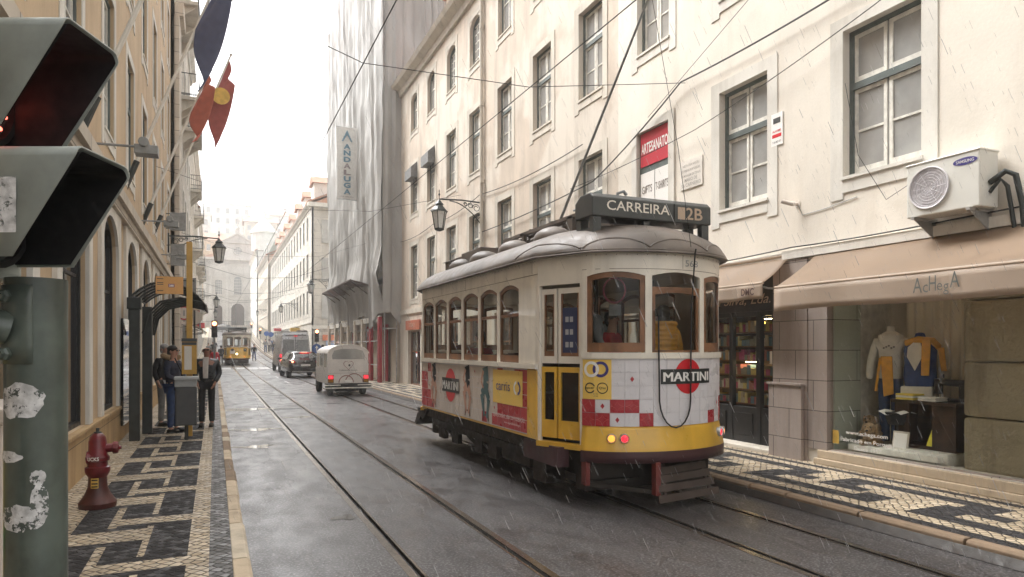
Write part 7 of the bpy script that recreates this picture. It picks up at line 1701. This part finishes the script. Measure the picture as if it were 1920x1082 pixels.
T = thing('basket', 'dark hanging basket with a printed white cloth in the shop window', 'basket', (8.1, 6.12, .72)); b = MB(); b.lathe((0,0,0), [(.1,0),(.14,.12),(.14,.16)], 16); b.build('bowl', M['blackmat'], T, smooth=True); c = MB(); c.surf(lambda u, v: (-.15+.3*v, -.17+.34*u, .17+.02*math.sin(u*8)-.05*abs(v-.5)), 10, 6); c.build('cloth', M['whitecloth'], T, fix=False); b = MB(); b.tube([(0,0,0),(0,0,-.28)], .02, 8); b.build('stem', M['blackmat'], T)

# clutter down the left side
rnd = random.Random(12)
for i, (y, z, c, lab) in enumerate(((33,2.9,'greycloth','grey shop awning on the pale stone house'), (40,2.8,'awning','beige shop awning just beyond the stone house door'), (52,2.9,'greycloth','grey shop awning under the first balconies'), (63,3.0,'awning_l','pale shop awning beside the crossing'))):
    T = thing('shop_awning', lab, 'awning', (FL, y, z+gz(y)), 0, 'small shop awnings down the left side'); m = MB(); m.slab([(0,-1.4,.4),(.95,-1.4,-.1),(.95,-1.4,-.35),(.93,-1.4,-.35),(.93,-1.4,-.12),(0,-1.4,.36)], (0,2.8,0)); m.build('canvas', M[c], T); a_ = MB(); a_.tube([(0,-1.3,-.3),(.9,-1.3,-.12)], .015, 5); a_.tube([(0,1.3,-.3),(.9,1.3,-.12)], .015, 5); a_.build('arm', M['iron'], T)
for i, (y, z, w_, h_, c, lab) in enumerate(((26.2,6.05,.5,.6,'grey_paint','dark square sign box projecting above the left lantern'), (26.6,4.95,.45,.75,'grey_paint','dark upright sign box projecting below the square one on the left wall'), (36,4.6,.6,.8,'greycloth','grey louvred sign box projecting from the stone house'), (44,3.6,.6,.5,'redcloth','small red projecting sign before the distant tram'), (50,4.2,.5,1.2,'awning','tan vertical sign board on the cream house'), (58,3.4,.7,.4,'redcloth','red and white projecting sign nearest the crossing'))):
    T = thing('projecting_sign', lab, 'sign', (FL, y, z)); m = MB(); m.box(.12,-.06,-h_/2,.12+w_,.06,h_/2); m.build('board', M[c], T, bevel=.01); m = MB(); m.tube([(0,0,h_/2-.05),(.12+w_,0,h_/2+.02)], .015, 5); m.tube([(0,0,-h_/2+.05),(.14,0,-h_/2+.05)], .015, 5); m.build('bracket', M['iron'], T)
for i, (y, z, c, lab) in enumerate(((64,3.0,'darkwood','dark shop sign on the long block behind the van'), (70,3.3,'hazard','yellow shop sign high on the long block'), (80,3.0,'greycloth','grey cafe awning farther along the long block'), (90,3.2,'redcloth','small red sign on the long block near the walkers'))):
    T = thing('projecting_sign', lab, 'sign', (FR, y, z+gz(y))); m = MB(); m.box(-.9,-.5,-.2,-.05,.5,.15); m.build('board', M[c], T, bevel=.02); m = MB(); m.tube([(0,0,.1),(-.5,0,.3)], .015, 5); m.build('bracket', M['iron'], T)

# ------------------------------------------------ falling rain: short slanting drops, uncountable
rn = random.Random(99); rb = MB(); dirv = Vector((.42,-.15,-1)).normalized()
for i in range(3200):
    zc = rn.uniform(1.6, 9)**1.0; u = rn.uniform(-.42, .8); a = u*zc; x, y = camw(a, zc)
    if x > 7.4 or x < -1.4 or y < .8: continue
    if 3.2 < x < 6.0 and y > 5.7: continue
    z = rn.uniform(.05, 4.5); ln = rn.uniform(.025, .06); r_ = .0008
    rb.tube([(x,y,z), tuple(Vector((x,y,z))+dirv*ln)], r_, 3, 0, False)
rm, t, p = nt('rain_drops'); p.inputs['Base Color'].default_value = (.9,.9,.92,1); p.inputs['Roughness'].default_value = .2; t.links.new(ramp(t, noise(t, 1.7, 2), .35, .65, .08, .55), p.inputs['Alpha'])
tag(rb.build('rain', rm, fix=False, merge=False), 'thin slanting rain drops falling over the street', 'rain', kind='stuff')

# ------------------------------------------------ haze
hz = MB(); hz.box(-146, -24, -1.2, 166, 316, 72); ho = hz.build('haze', bpy.data.materials.new('haze_air'))
hm = ho.data.materials[0]; hm.use_nodes = True; t = hm.node_tree; t.nodes.remove(t.nodes['Principled BSDF'])
pv = t.nodes.new('ShaderNodeVolumePrincipled'); pv.inputs['Color'].default_value = (.93,.94,.95,1); pv.inputs['Density'].default_value = .0016; pv.inputs['Anisotropy'].default_value = .2
t.links.new(pv.outputs[0], [n for n in t.nodes if n.type == 'OUTPUT_MATERIAL'][0].inputs['Volume']); tag(ho, kind='stuff')
ho['label'] = 'pale misty air filling the street'; ho['category'] = 'haze'

# every building's Empty stands at its own base
bpy.context.view_layer.update()
for o in [o for o in bpy.data.objects if o.parent is None and o.type == 'EMPTY' and o.location.length < 1e-6]:
    ch = [c for c in bpy.data.objects if c.parent == o]; mn = Vector((1e9,)*3); mx = -mn
    for c in ch:
        if c.type == 'MESH':
            for q in c.bound_box:
                v = c.matrix_basis @ Vector(q); mn = Vector(map(min, mn, v)); mx = Vector(map(max, mx, v))
    b = Vector(((mn.x+mx.x)/2, (mn.y+mx.y)/2, max(0, mn.z))); o.location = b
    for c in ch: c.location = c.location-b
